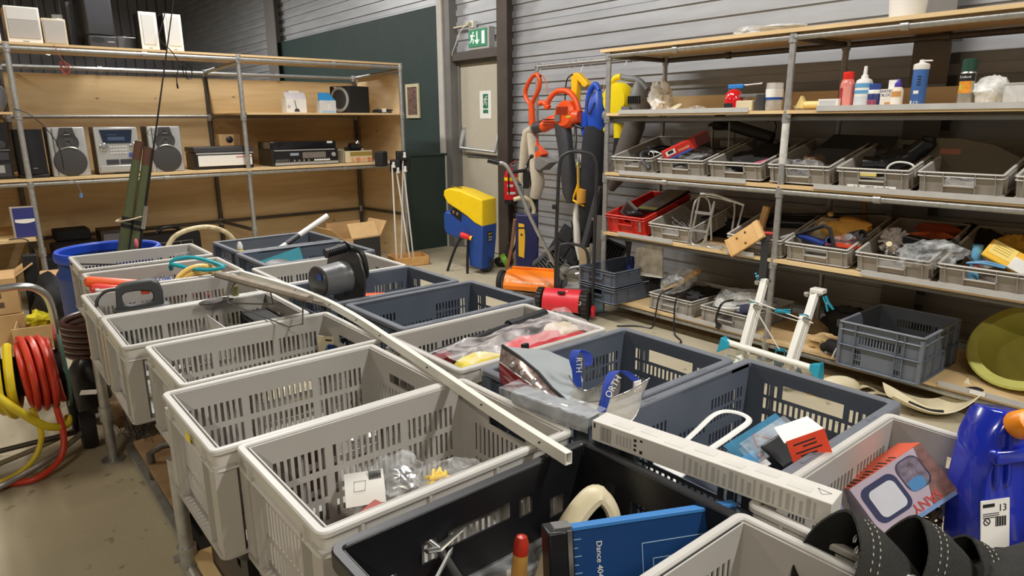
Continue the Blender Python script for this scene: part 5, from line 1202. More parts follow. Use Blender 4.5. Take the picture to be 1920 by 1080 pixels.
solo('white_card', 'white and yellow card lying in the bin with the handwritten strip', 'card', MB().box(-0.09, -0.02, 0, 0.09, 0.10, 0.006).mat(1).box(-0.09, -0.021, -0.03, 0.09, -0.02, 0.0), [PAPER, mat('yellow_card', (226, 206, 120), 0.6)], SF(4.04, 1.72, 1.262))
solo('black_boot', 'black boot lying in the bin with the handwritten strip', 'boot', MB().tube(smooth_path([(-0.16, 0, 0.0), (-0.06, 0.02, 0.0), (0.05, 0.05, 0.03), (0.14, 0.08, 0.10), (0.155, 0.09, 0.14)]), [0.045] * 6 + [0.06] * 7 + [0.05] * 8 + [0.035] * 4, 12).box(-0.02, -0.05, -0.02, 0.0, -0.03, 0.0), mat('black_leather', (20, 20, 22), 0.35), SF(4.22, 1.62, 1.24))
solo('white_cable', 'loop of white cable beside the tilted bin', 'cable', MB().tube(smooth_path([(-0.08, 0, -0.03), (-0.09, 0, 0.02), (-0.04, 0, 0.05), (0.03, 0.02, 0.035), (0.05, 0.02, -0.03)]), 0.006, 6).box(-0.02, -0.01, -0.02, 0.03, 0.01, 0.0), WHITE, SF(4.06, 1.50, 1.265))
ob = thing('olive_board', 'olive brown board with rounded end standing in the tilted bin', 'board', SF(4.27, 1.255, 1.262)); part('board', MB().prism([(-0.22, 0), (0.30, 0), (0.30, 0.02), (0.22, 0.09), (0.10, 0.15), (-0.06, 0.18), (-0.22, 0.185)], 0, 0.012, PRESS), mat('olive_board', (92, 82, 62), 0.6), ob); part('rust_label', MB().box(-0.15, -0.0135, 0.095, -0.05, -0.012, 0.125), mat('rust_label', (150, 92, 70), 0.6), ob)
solo('crumpled_sheet', 'crumpled clear sheet and white paper in the tilted bin', 'sheet', MB().blob((0, 0, 0), (0.08, 0.06, 0.03), 44, 0.4), CLEAR, SF(4.06, 1.22, 1.235))
hs_ = thing('label_strip_note', 'long white paper strip with handwritten lettering on the grey bin', 'label', SF(3.962, 1.64, 1.158)); part('strip', MB().box(-0.135, 0.0345, 0.002, 0.13, 0.0355, 0.026), PAPER, hs_)
text('lettering', '*  **  -  VERSE - kwaliteit', 0.019, INK, hs_, T(0.0, 0.0340, 0.014) @ PRESS)

# ---- fourth shelf
Z4 = 0.696
pn = thing('framed_print', 'flat grey framed panel lying across the red crate', 'panel', FR((3.98 + 0.14, 3.46, 0.80), (3.98 + 0.14, 3.20, 0.79), (4.0, 3.4, 1.4)) ); pn.matrix_world = T(4.34, 3.36, 0.915, -2, -20, -6)
part('frame', MB().box(-0.20, -0.12, 0, 0.20, 0.12, 0.018), BLACK, pn, bev=0.003); part('sheet', MB().box(-0.185, -0.105, 0.018, 0.185, 0.105, 0.020), mat('grey_sheet', (122, 120, 120), 0.3, var=0.3, scale=6), pn); part('lime_edge', MB().box(-0.185, -0.105, 0.020, -0.14, 0.09, 0.0205), mat('lime_edge', (196, 200, 120), 0.5), pn)
solo('small_frame', 'small brown and silver picture frame leaning in the red crate', 'frame', MB().box(-0.06, 0, 0, 0.06, 0.012, 0.15).mat(1).box(-0.045, -0.001, 0.02, 0.045, 0, 0.13), [MGREY, mat('brown_print2', (70, 58, 50), 0.4)], SF(4.10, 3.53, 0.80, 20, 38, 10))
solo('black_gadget', 'black shiny gadget in the red crate', 'gadget', MB().blob((0, 0, 0), (0.10, 0.04, 0.022), 2, 0.3), BLACK, SF(4.05, 3.40, 0.845)); solo('silver_tap', 'chrome tap end behind the red crate front', 'tap', MB().cyl((0, 0, 0), (0, 0, 0.06), 0.016, 12).ell((0, 0, 0.065), (0.02, 0.02, 0.02)), STEEL, SF(4.00, 3.285, 0.72))
solo('wire_heap', 'heap of thin grey wire and clips in the bin behind the wire rack', 'wire', cable_heap((0, 0, 0.02), 0.15, 0.15, 11, None, 0.0035, 90), MGREY, SF(4.22, 2.98, Z4), kind='stuff'); solo('black_case', 'black equipment case behind the bin beside the red crate', 'case', MB().box(-0.16, -0.1, 0, 0.18, 0.1, 0.14), MATBLK, SF(4.50, 2.88, 0.688), bev=0.015)
wrk = thing('wire_rack', 'bent aluminium tube rack standing on the shelf edge beside the pine block', 'rack')
AL = mat('aluminium_tube', (206, 206, 204), 0.3, 0.8, var=0.05)
def rt(nm, pts, x=3.965, r=0.0075, dx=None): part(nm, MB().tube(smooth_path([(x if dx is None else x + dx * i / (len(pts) - 1), y, z) for i, (y, z) in enumerate(pts)], 4), r, 8), AL, wrk)
rt('tube', [(2.826, 0.70), (2.828, 0.85), (2.825, 0.97), (2.80, 1.025), (2.765, 1.02), (2.745, 0.97), (2.742, 0.85), (2.745, 0.71)], 3.97, dx=0.16)
rt('tube', [(2.755, 1.03), (2.78, 0.88), (2.805, 0.76), (2.80, 0.71), (2.765, 0.692), (2.71, 0.705), (2.68, 0.78), (2.645, 0.93), (2.635, 1.01)], 3.97)
rt('tube', [(2.64, 0.99), (2.665, 0.85), (2.68, 0.74), (2.665, 0.70), (2.625, 0.69), (2.57, 0.69), (2.54, 0.71)], 3.97)
rt('tube', [(2.575, 1.0), (2.568, 0.92), (2.578, 0.80), (2.585, 0.71)], 4.12); rt('tube', [(2.505, 0.98), (2.53, 0.86), (2.56, 0.73)], 4.12)
rt('top_bar', [(2.76, 1.052), (2.69, 1.05), (2.60, 1.02), (2.50, 0.985)], 3.98, 0.009, 0.14); rt('top_bar', [(2.745, 1.035), (2.66, 1.02), (2.60, 1.0)], 4.03, 0.006, 0.09)
part('flat_bar', MB().box(3.955, 2.635, 0.915, 3.962, 2.775, 0.935), AL, wrk); part('flat_bar', MB().box(3.955, 2.66, 0.79, 3.962, 2.815, 0.807), AL, wrk)
for k in range(4): rt('base_wire', [(2.83 - 0.03 * k, 0.692), (2.72, 0.689 + 0.004 * k), (2.60 - 0.02 * k, 0.69)], 3.965 + 0.035 * k, 0.004)
pbk = thing('pine_block', 'pale pine block with three screw holes leaning on the shelf edge', 'wooden block', FR((3.915, 2.43, 0.672), (3.93, 2.262, 0.80), (3.945, 2.515, 0.775)))
PINE = plywood('pine', (226, 184, 124), (208, 160, 98), (3, 3, 3), False)
part('board', MB().box(0, 0, 0, 0.255, 0.022, 0.125), PINE, pbk, bev=0.002); part('end_strip', MB().box(0.215, -0.006, 0.0, 0.255, 0.0, 0.125), PINE, pbk, bev=0.001); part('near_batten', MB().box(-0.012, -0.004, 0.0, 0.0, 0.022, 0.125), PINE, pbk)
hm = MB()
for x, z in ((0.075, 0.09), (0.12, 0.03), (0.145, 0.095)): hm.lathe([(0.0, 0), (0.007, 0), (0.008, 0.001)], 12, T(x, -0.0015, z) @ PRESS)
part('screw_holes', hm, mat('hole_brown', (110, 84, 40), 0.4, 0.4), pbk); solo('wood_offcut', 'small wood offcut sticking up behind the pine block', 'offcut', MB().box(-0.02, 0, -0.1, 0.02, 0.03, 0.09), PINE, SF(4.12, 2.36, 0.90, 0, 12, 0))
solo('black_strap', 'black webbing strap hanging down over the shelf edge', 'strap', MB().sheet(lambda u, v: (3.945 + 0.012 * math.sin(3 * u) - (0.05 if u < 0.02 else 0) * -1, 2.255 - 0.05 * v, 0.82 - 0.30 * u), 14, 1, 0.004), mat('black_webbing', (48, 48, 50), 0.8), None)
for k, z in enumerate((0.80, 0.765)): solo('red_tongs', ('upper red rubber handle behind the second post', 'lower red rubber handle behind the second post')[k], 'handle', MB().tube(smooth_path([(-0.05, 0, 0.005), (0.06, 0.01, -0.005), (0.17 - 0.03 * k, 0.0, 0.0)]), 0.011, 8), mat('red_rubber', (196, 58, 52), 0.5), SF(4.08, 2.40, z + 0.025), 'red handles')
solo('black_hose_bundle', 'black glossy tube bundle lying behind the post on the fourth shelf', 'tubes', MB().tube(smooth_path([(-0.25, 0, 0), (0.0, 0.02, 0.02), (0.25, 0.0, 0.03)]), 0.03, 10).tube(smooth_path([(-0.25, 0.05, 0.03), (0.0, 0.06, 0.05), (0.3, 0.05, 0.075)]), 0.024, 10), BLACK, SF(4.45, 2.25, 0.83))
solo('grey_flat_bar', 'pale grey flat bar leaning between two bins', 'bar', MB().cyl((-0.04, 0, 0.0), (0.06, 0.2, 0.05), 0.008, 6), STRIP, SF(4.05, 2.14, 0.81))
pg = thing('pentagon_box', 'cream and brown five-sided box standing in the bin of blue tubes', 'box', SF(4.26, 1.965, 0.80)); part('box', MB().prism([(-0.13, 0), (0.13, 0), (0.10, 0.06), (0.055, 0.14), (-0.05, 0.145), (-0.075, 0.12)], 0, 0.04, PRESS), mat('box_tan', (150, 122, 84), 0.7), pg, bev=0.002); part('print_panel', MB().prism([(-0.105, 0.012), (0.08, 0.012), (0.06, 0.06), (0.035, 0.115), (-0.04, 0.118), (-0.06, 0.1)], 0.0401, 0.0408, PRESS), mat('cream_print', (214, 196, 160), 0.6, var=0.1, scale=60), pg); part('knob', MB().ell((0.0, -0.02, 0.165), (0.02, 0.015, 0.016)), mat('brass_knob', (190, 160, 90), 0.4), pg)
solo('orange_lampshade', 'amber cloth bundle lying in the bin of blue tubes', 'cloth', MB().blob((0, 0, 0), (0.14, 0.14, 0.06), 13, 0.2), mat('amber_cloth', (232, 176, 84), 0.8, var=0.15, scale=12), SF(4.30, 1.87, 0.81))
def open_tube(nm, lb, a, b, r, m, gr=None):
    A, B = Vector(a), Vector(b); d = B - A; L = d.length; q = d.to_track_quat('Z', 'Y').to_matrix().to_4x4(); q.translation = A
    return solo(nm, lb, 'tube', MB().lathe([(r, 0), (r, L), (r * 0.78, L), (r * 0.78, 0.01), (0.001, 0.01)], 18), m, q, gr)
DBL = mat('tube_blue', (36, 62, 142), 0.35)
open_tube('blue_tube', 'dark blue plastic tube lying left in the bin', (4.10, 1.92, 0.798), (4.06, 2.065, 0.842), 0.021, DBL, 'blue tubes'); open_tube('blue_tube', 'dark blue plastic tube pointing to the front, right in the bin', (4.22, 1.96, 0.785), (4.04, 1.855, 0.835), 0.026, DBL, 'blue tubes')
open_tube('grey_tube', 'dark grey plastic tube in clear film at the right of the bin', (4.26, 1.93, 0.80), (4.10, 1.70, 0.885), 0.031, DGREY)
solo('tube_film', 'clear film around the dark grey tube', 'film', MB().blob((0, 0, 0), (0.10, 0.06, 0.05), 17, 0.35), CLEAR, SF(4.14, 1.80, 0.83, 0, -25, 0)); solo('black_angle', 'black angle bracket frame across the pentagon box', 'bracket', MB().tube([(-0.15, 0, 0.02), (0.02, 0, 0.10), (0.06, 0, 0.085), (0.10, -0.01, -0.03)], 0.013, 4), MATBLK, SF(4.05, 1.93, 0.82)); solo('orange_red_sheet', 'orange-red plastic piece at the bin rim', 'piece', MB().box(-0.09, -0.01, -0.004, 0.09, 0.1, 0.008), mat('orange_red', (222, 74, 44), 0.4), SF(4.06, 1.80, 0.806))
mp = thing('mop_head', 'grey chenille mop head with wooden stick end in the grey bin', 'mop head', SF(4.20, 1.555, 0.86)); MOP = mat('mop_grey', (208, 200, 200), 0.9, var=0.12, scale=60)
mb = MB(); q_ = random.Random(5)
for k in range(90):
    d = Vector((q_.gauss(0, 1), q_.gauss(0, 1), q_.gauss(0.2, 1))).normalized(); mb.tube([d * 0.035 + Vector((0, 0, 0)), Vector((d.x * 0.085, d.y * 0.08, d.z * 0.085 - 0.012))], 0.0085, 5)
part('strands', mb, MOP, mp, kind='stuff'); part('stick', MB().cyl((0.01, -0.05, -0.05), (0.02, -0.13, -0.005), 0.016, 12), mat('pale_stick', (216, 200, 160), 0.6), mp); part('core', MB().ell((0, 0, 0), (0.05, 0.05, 0.05)), MOP, mp)
lc = thing('laser_case', 'black case with pale Laser lettering behind the clear film', 'case', SF(4.18, 1.36, 0.79, 0, 8, 0)); part('case', MB().box(-0.15, -0.02, 0, 0.15, 0.06, 0.09), MATBLK, lc, bev=0.01); part('edge', MB().tube([(-0.15, -0.022, 0.085), (0.15, -0.022, 0.085)], 0.004, 6), MGREY, lc); text('lettering', 'Laser', 0.045, MGREY, lc, T(-0.06, -0.0212, 0.04) @ PRESS)
solo('clear_film_heap', 'crumpled clear film hanging over the bin with the mop head', 'film', MB().blob((0, 0, 0), (0.17, 0.09, 0.07), 19, 0.5, 3, 30, 20), CLEAR, SF(4.03, 1.31, 0.83, 0, -12, 0))
lr = thing('leaf_rake', 'orange leaf rake with fanned tines lying at the back of the fourth shelf', 'rake', SF(4.44, 1.42, 0.88)); mb = MB()
for k in range(24): mb.tube([(0.0 + 0.0 * k, 0.0, 0.03), (-0.16 + 0.013 * k - 0.05, -0.12, -0.02 + 0.05 * k / 24), (-0.24 + 0.017 * k, -0.16, -0.04 + 0.06 * k / 24)], 0.003, 4)
part('tines', mb, mat('rake_orange', (196, 92, 48), 0.5), lr); part('hub', MB().blob((0.0, 0.02, 0.02), (0.12, 0.03, 0.045), 3, 0.2), mat('rake_orange_dark', (170, 74, 40), 0.6), lr)
solo('black_sack', 'black round sack behind the leaf rake', 'sack', MB().blob((0, 0, 0.11), (0.20, 0.10, 0.15), 15, 0.2, zmin=0), MATBLK, SF(4.56, 1.27, 0.686)); solo('black_sack', 'black sack at the back behind the yellow pack', 'sack', MB().blob((0, 0, 0.09), (0.22, 0.10, 0.14), 16, 0.2, zmin=0), MATBLK, SF(4.52, 0.93, 0.686)); solo('black_sack', 'long black sack behind the bin of blue tubes', 'sack', MB().blob((0, 0, 0.09), (0.25, 0.08, 0.13), 18, 0.2, zmin=0), MATBLK, SF(4.58, 2.02, 0.686))
open_tube('pale_blue_tube', 'pale blue tube with a side hole standing in the bin', (4.12, 1.115, 0.70), (4.12, 1.115, 0.90), 0.025, mat('pale_blue', (112, 178, 214), 0.4)); solo('tube_hole', 'dark round hole in the pale blue tube', 'hole', MB().lathe([(0.0, 0), (0.007, 0)], 12, PRESS), INK, SF(4.0935, 1.112, 0.868)) if False else None
solo('dark_stick', 'dark grey stick with pink end leaning in the bin beside the pale blue tube', 'stick', MB().cyl((-0.10, 0.12, 0.08), (0.06, 0, -0.02), 0.008, 8).mat(1).cyl((0.06, 0, -0.02), (0.075, -0.01, -0.028), 0.014, 10), [DGREY, mat('pink_end', (206, 120, 124), 0.5)], SF(4.07, 1.16, 0.825)); solo('white_sheet_edge', 'thin white sheet standing behind the pale blue tube', 'sheet', MB().box(-0.06, 0, -0.05, 0.08, 0.003, 0.04), WHITE, SF(4.14, 1.06, 0.835, 0, -24, 0)); solo('blue_strips', 'bundle of light blue strips in the bin', 'strips', MB().tube(smooth_path([(-0.08, 0, 0), (0.0, -0.01, 0.012), (0.09, 0, 0.0)]), 0.006, 6).tube(smooth_path([(-0.08, 0.02, 0), (0.0, 0.01, 0.018), (0.09, 0.02, 0.004)]), 0.006, 6), mat('light_blue', (96, 160, 206), 0.4), SF(4.03, 1.05, 0.812))
yp2 = thing('yellow_pack', 'yellow plastic pack with white insert lying on the bin rim', 'pack', SF(4.10, 0.985, 0.86, -20, 24, 0)); part('pack', MB().box(-0.09, -0.03, -0.05, 0.09, 0.03, 0.05), mat('pack_yellow', (244, 190, 60), 0.4), yp2, bev=0.008); part('paper', MB().box(-0.075, -0.032, -0.02, 0.04, -0.03, 0.048), mat('paper_yellow', (240, 214, 120), 0.7), yp2); part('insert', MB().box(0.04, -0.034, -0.045, 0.12, 0.0, 0.02), WHITE, yp2, bev=0.003)
pm = MB()
for k in range(4): pm.box(-0.06, -0.0326, 0.035 - 0.012 * k, 0.02, -0.032, 0.038 - 0.012 * k)
part('print', pm, mat('pack_ink', (170, 140, 60), 0.6), yp2); solo('amber_bag', 'amber film bag behind the yellow pack', 'bag', MB().blob((0, 0, 0), (0.08, 0.05, 0.06), 20, 0.3), film('amber_film', (190, 140, 40), 0.4), SF(4.22, 0.98, 0.90))
solo('wooden_stick', 'upright wooden handle behind the bin of blue tubes', 'handle', MB().cyl((0.02, 0, 0.0), (-0.01, 0, 0.38), 0.014, 10, 0.017), mat('handle_wood', (150, 108, 66), 0.55), SF(4.50, 1.87, 0.70)); solo('black_rod', 'long thin black rod lying at the back of the fourth shelf', 'rod', MB().cyl((-0.35, 0, 0), (0.45, 0.03, 0.08), 0.006, 8), BLACK, SF(4.38, 2.15, 0.90)); solo('knife_blade', 'dark pointed blade hanging under the fourth shelf beside the end post', 'blade', MB().prism([(-0.03, 0.0), (0.06, 0.0), (0.035, -0.22), (0.028, -0.26)], 0, 0.004, PRESS), mat('dark_blade', (66, 62, 58), 0.4, 0.5), SF(4.12, 3.52, 0.664))
for o in list(bpy.data.objects):   # heaps lie on the raised backs of the tilted bins
    if o.parent is None and o.name.split('.')[0] in ('cable_heap', 'clip_scatter', 'dark_cloth', 'wire_heap', 'orange_lampshade', 'black_boot'):
        zs = 1.16 if o.location.z > 1 else 0.69
        o.matrix_basis = T(4.0, 0, zs, ry=-14) @ T(-4.0, 0, -zs) @ o.matrix_basis
# ---- bottom shelf and the floor in front of it
Z5 = 0.292
ms = thing('marbled_sheet', 'white grey marbled sheet standing in the upper slate crate', 'sheet', SF(4.13, 3.29, 0.34)); part('sheet', MB().prism([(-0.15, 0.0), (0.14, 0.02), (0.125, 0.30), (-0.13, 0.22)], 0, 0.012, PRESS), mat('marble', (206, 200, 190), 0.6, var=0.35, scale=14), ms)
bb = thing('blue_bottle', 'dark blue bottle beside the marbled sheet', 'bottle', SF(4.12, 3.47, 0.30)); part('body', MB().lathe([(0.03, 0), (0.03, 0.14), (0.022, 0.15)], 16), NAVY, bb); part('cap', MB().lathe([(0.024, 0.15), (0.024, 0.18), (0.02, 0.185), (0.002, 0.185)], 14), mat('cap_navy', (30, 40, 96), 0.4), bb)
wt = thing('wood_tool_bag', 'wooden tool in clear film lying on the bottom-shelf grey bin', 'tool', SF(4.16, 2.98, 0.36, 0, -32, 0)); part('wooden_tool', MB().tube([(-0.20, 0, 0), (-0.04, 0, 0), (0.05, 0.0, 0.01), (0.16, 0, 0.02)], [0.022, 0.03, 0.045, 0.03], 10, flat=0.6), mat('tool_wood', (206, 164, 100), 0.5), wt); part('film', MB().blob((-0.04, -0.02, 0.02), (0.16, 0.07, 0.075), 24, 0.4), CLEAR, wt)
solo('black_glove', 'black glove heap beside the wooden tool in the bin', 'glove', MB().blob((0, 0, 0), (0.10, 0.16, 0.05), 25, 0.4), MATBLK, SF(4.27, 2.88, 0.27)); wd = thing('white_dish_bag', 'white rounded tray in clear film on the bottom-shelf bin', 'tray', SF(4.14, 2.49, 0.285, 10, -8, 0)); part('tray', MB().lathe([(0.05, -0.04), (0.14, -0.01), (0.165, 0.03), (0.16, 0.035), (0.13, 0.0), (0.02, -0.03)], 26), WHITE, wd); part('film', MB().blob((0.02, 0, 0.03), (0.2, 0.14, 0.07), 26, 0.4), CLEAR, wd); part('cloth', MB().blob((0.10, -0.10, 0.0), (0.10, 0.05, 0.04), 27, 0.3), mat('dark_blue_cloth', (44, 46, 70), 0.8), wd)
solo('cable_plug', 'black cable with plug hanging over the bin front', 'cable', MB().tube(smooth_path([(0.02, 0.04, 0.12), (-0.02, -0.03, 0.10), (-0.05, -0.04, 0.0), (-0.045, -0.035, -0.06)]), 0.008, 8).tube([(-0.045, -0.035, -0.06), (-0.02, -0.03, -0.07)], 0.022, 8), BLACK, SF(3.955, 2.47, 0.23))
solo('power_cord', 'black cord hanging from the bottom shelf to the floor, left one', 'cord', MB().tube(smooth_path([(4.05, 3.00, 0.32), (3.945, 3.03, 0.28), (3.94, 3.06, 0.12), (3.94, 3.09, 0.01), (3.90, 3.20, 0.008), (3.78, 3.30, 0.008)]), 0.006, 6), BLACK, None, 'cords over the bottom shelf'); solo('power_cord', 'black cord hanging from the bottom shelf to the floor, right one', 'cord', MB().tube(smooth_path([(4.05, 2.86, 0.32), (3.945, 2.88, 0.28), (3.935, 2.885, 0.14), (3.93, 2.87, 0.02), (3.86, 2.76, 0.008), (3.78, 2.72, 0.008)]), 0.006, 6), BLACK, None, 'cords over the bottom shelf')
sr = thing('drying_rack', 'folded white drying rack with teal pegs standing in front of the shelving', 'drying rack')
WT = mat('white_tube', (232, 230, 222), 0.35, var=0.02); TL = mat('teal_parts', (36, 150, 176), 0.4)
legs = (((3.585, 2.115, 0.02), (3.90, 2.178, 0.56)), ((3.585, 1.815, 0.02), (3.90, 1.845, 0.545)))
for k, (a, b) in enumerate(legs):
    A, B = Vector(a), Vector(b); Mx = FR(A, B, A + Vector((0.3, 0.75, -0.1)))
    L = (B - A).length
    part('upright', MB().box(0, -0.014, -0.026, L, 0.014, 0.026), WT, sr, bev=0.004, M=Mx)
    part('sleeve', MB().box(0, -0.042, -0.024, L * 0.72, -0.016, 0.024), WT, sr, bev=0.004, M=Mx); part('teal_cap', MB().box(L * 0.72, -0.044, -0.025, L * 0.73, -0.014, 0.025), TL, sr, M=Mx)
    part('pivot_bolt', MB().cyl((L * 0.68, -0.05, -0.028), (L * 0.68, -0.01, -0.034), 0.014, 12).cyl((L * 0.68, -0.03, -0.03), (L * 0.68, -0.03, -0.037), 0.007, 8), STEEL, sr, M=Mx)
    part('top_bolt', MB().cyl((L * 0.97, 0.0, -0.05), (L * 0.97, 0.0, 0.05), 0.012, 12).cyl((L * 0.97, 0, 0.04), (L * 0.97, 0, 0.07), 0.018, 12), STEEL, sr, M=Mx)
part('crossbar', MB().cyl((3.60, 2.235, 0.19), (3.60, 1.65, 0.175), 0.020, 14), WT, sr)
for y, s_ in ((2.25, 1), (1.635, -1)): part('foot', MB().loft([[(3.58, y - s_ * 0.05, 0.165), (3.62, y - s_ * 0.05, 0.165), (3.62, y - s_ * 0.05, 0.20), (3.58, y - s_ * 0.05, 0.20)], [(3.55, y + s_ * 0.02, 0.12), (3.63, y + s_ * 0.02, 0.12), (3.625, y + s_ * 0.01, 0.22), (3.575, y + s_ * 0.01, 0.22)]]), TL, sr, bev=0.004)
part('cord', MB().tube(smooth_path([(3.72, 2.17, 0.46), (3.74, 2.02, 0.43), (3.76, 1.90, 0.405), (3.77, 1.78, 0.385)]), 0.004, 6), WHITE, sr); part('cord', MB().tube(smooth_path([(3.74, 2.12, 0.42), (3.76, 1.98, 0.39), (3.77, 1.84, 0.375)]), 0.003, 6), WHITE, sr); part('cord', MB().tube([(3.74, 2.12, 0.38), (3.76, 2.02, 0.24), (3.77, 1.97, 0.17)], 0.004, 6), WHITE, sr)
def peg(c, M2, lb):
    t = thing('clothes_peg', lb, 'clothes peg', T(*c) @ M2, 'teal clothes pegs')
    for s_ in (-1, 1): part('jaw', MB().loft([[(-0.045, s_ * 0.004, 0.0), (-0.045, s_ * 0.012, 0.0), (-0.045, s_ * 0.012, 0.012), (-0.045, s_ * 0.004, 0.012)], [(0.0, s_ * 0.002, 0), (0.0, s_ * 0.012, 0), (0.0, s_ * 0.012, 0.014), (0, s_ * 0.002, 0.014)], [(0.045, s_ * 0.014, 0), (0.045, s_ * 0.022, 0), (0.045, s_ * 0.022, 0.014), (0.045, s_ * 0.014, 0.014)]]), TL, t)
    part('spring', MB().cyl((0, 0, -0.002), (0, 0, 0.016), 0.006, 10), STEEL, t)
peg((3.755, 1.965, 0.415), T(0, 0, 0, 20, 0, -60), 'teal peg clipped on the white cord'); peg((3.89, 2.235, 0.565), T(0, 0, 0, 60, 30, 20), 'teal peg at the top of the left upright'); peg((3.89, 1.76, 0.49), T(0, 0, 0, 90, 60, -90), 'long teal peg hanging from the right upright')
part('right_bracket', MB().box(3.87, 1.79, 0.535, 3.93, 1.87, 0.565), WT, sr, bev=0.006)
cst = thing('castor_wheel', 'grey castor wheel with teal fork behind the drying rack', 'castor', T(3.80, 1.98, 0.06, 0, 0, 30)); part('tyre', MB().lathe([(0.02, -0.016), (0.055, -0.016), (0.058, 0), (0.055, 0.016), (0.02, 0.016)], 24, PRESS), MGREY, cst); part('hub', MB().cyl((0, -0.02, 0), (0, 0.02, 0), 0.022, 14), STEEL, cst); part('fork', MB().box(-0.02, -0.028, 0, 0.02, -0.022, 0.10).box(-0.02, 0.022, 0, 0.02, 0.028, 0.10).box(-0.02, -0.028, 0.095, 0.02, 0.028, 0.105), TL, cst)
solo('castor_wheel', 'grey castor wheel lying beside the right upright', 'castor', MB().lathe([(0.015, -0.016), (0.05, -0.016), (0.053, 0), (0.05, 0.016), (0.015, 0.016)], 24), MGREY, T(3.82, 1.87, 0.055, 70, 0, 40)); solo('pale_hoop', 'pale green translucent hoop at the foot of the drying rack', 'hoop', MB().tube([(0.13 * math.cos(R(a)), 0.10 * math.sin(R(a)), 0) for a in range(0, 360, 12)], 0.005, 6, True), mat('pale_green', (150, 176, 164), 0.3), T(3.50, 2.05, 0.12, 15, 20, 0)); solo('white_pipe_end', 'white pipe lying on the floor behind the slate crate', 'pipe', MB().cyl((0, -0.1, 0), (0, 0.12, 0), 0.02, 14), WHITE, T(3.25, 2.12, 0.022, 0, 0, 15)); solo('floor_grating', 'brown folded cardboard on the floor under the bottom shelf', 'cardboard', MB().box(-0.16, -0.12, 0, 0.16, 0.12, 0.03), CARD, T(3.80, 1.62, 0.002, 0, 0, 12))
solo('tan_work_gloves', 'tan leather work gloves lying on the bottom shelf', 'gloves', MB().blob((0, 0, 0.03), (0.13, 0.10, 0.045), 31, 0.5), mat('tan_leather', (206, 174, 124), 0.8), SF(4.10, 1.83, 0.15)); solo('white_glove', 'white and grey glove on the edge beside the black shoe', 'glove', MB().blob((0, 0, 0.03), (0.07, 0.07, 0.04), 32, 0.45), mat('dirty_white', (206, 202, 196), 0.8), SF(4.02, 1.745, 0.15))
gl = thing('black_gloves', 'pile of black work gloves at the back of the bottom shelf', 'gloves', SF(4.42, 1.82, 0.15)); part('palm', MB().blob((0, 0, 0.09), (0.20, 0.12, 0.12), 33, 0.4, zmin=0), MATBLK, gl)
fg = MB()
for k in range(5): fg.tube(smooth_path([(-0.05, -0.08, 0.05 + 0.018 * k), (0.03 + 0.01 * k, -0.20, 0.06 + 0.02 * k), (0.06 + 0.01 * k, -0.27, 0.05 + 0.02 * k)]), 0.014, 8)
part('fingers', fg, DGREY, gl); part('cuff_label', MB().box(-0.02, -0.2, 0.11, 0.03, -0.19, 0.16), MGREY, gl)
bs = thing('black_shoe', 'black shoe with white piping hanging over the bottom shelf edge', 'shoe', SF(3.99, 1.71, 0.16)); part('upper', MB().tube(smooth_path([(-0.09, 0.0, 0.02), (-0.03, -0.03, 0.05), (0.04, -0.03, 0.04), (0.09, 0.02, 0.06)]), [0.03] * 5 + [0.045] * 7 + [0.05] * 7, 12), MATBLK, bs); part('piping', MB().tube(smooth_path([(0.0, -0.075, -0.01), (0.03, -0.08, 0.07), (0.09, -0.06, 0.085), (0.11, -0.04, 0.02)]), 0.006, 6), WHITE, bs)
# olive tub
ot = thing('olive_tub', 'olive green round plastic tub tilted on the bottom shelf at the right edge', 'tub', T(4.30, 0.86, 0.36, -8, -42, 0)); OL = mat('olive_plastic', (188, 186, 98), 0.3, var=0.06)
part('tub', MB().lathe([(0.16, -0.16), (0.19, -0.15), (0.235, 0.0), (0.275, 0.004), (0.28, 0.0), (0.285, 0.006), (0.275, 0.014), (0.23, 0.012), (0.182, -0.138), (0.02, -0.145)], 40), OL, ot)
solo('price_note', 'small white note on the bottom shelf strip below the olive tub', 'note', MB().box(3.944, 0.93, 0.146, 3.9475, 1.0, 0.168), PAPER, None)
sh = thing('cream_visor_shell', 'cream plastic shell with dark slots lying on the floor under the olive tub', 'shell', T(3.90, 1.17, 0.0, 0, 0, -52, (0.68, 0.8, 0.75))); CP = mat('cream_shell', (226, 214, 180), 0.45)
part('shell', MB().sheet(lambda u, v: (-0.30 + 0.62 * u, -0.12 + 0.24 * v - 0.06 * math.sin(PI * u), 0.02 + 0.16 * (2 * u - 1) ** 2 * (0.5 + 0.5 * u) + 0.05 * (2 * v - 1) ** 2), 24, 8, 0.006), CP, sh); part('dark_tip', MB().blob((0.30, -0.02, 0.19), (0.07, 0.035, 0.025), 3, 0.2), MATBLK, sh); part('dark_slot', MB().tube(smooth_path([(-0.18, -0.10, 0.10), (-0.05, -0.13, 0.065), (0.06, -0.13, 0.06)]), 0.012, 6), MATBLK, sh)
hh = MB()
for x, y, r in ((-0.12, 0.05, 0.02), (0.0, 0.06, 0.014)): hh.lathe([(0, 0), (r, 0), (r, 0.006), (0, 0.006)], 14, T(x, y, 0.05))
part('holes', hh, INK, sh)
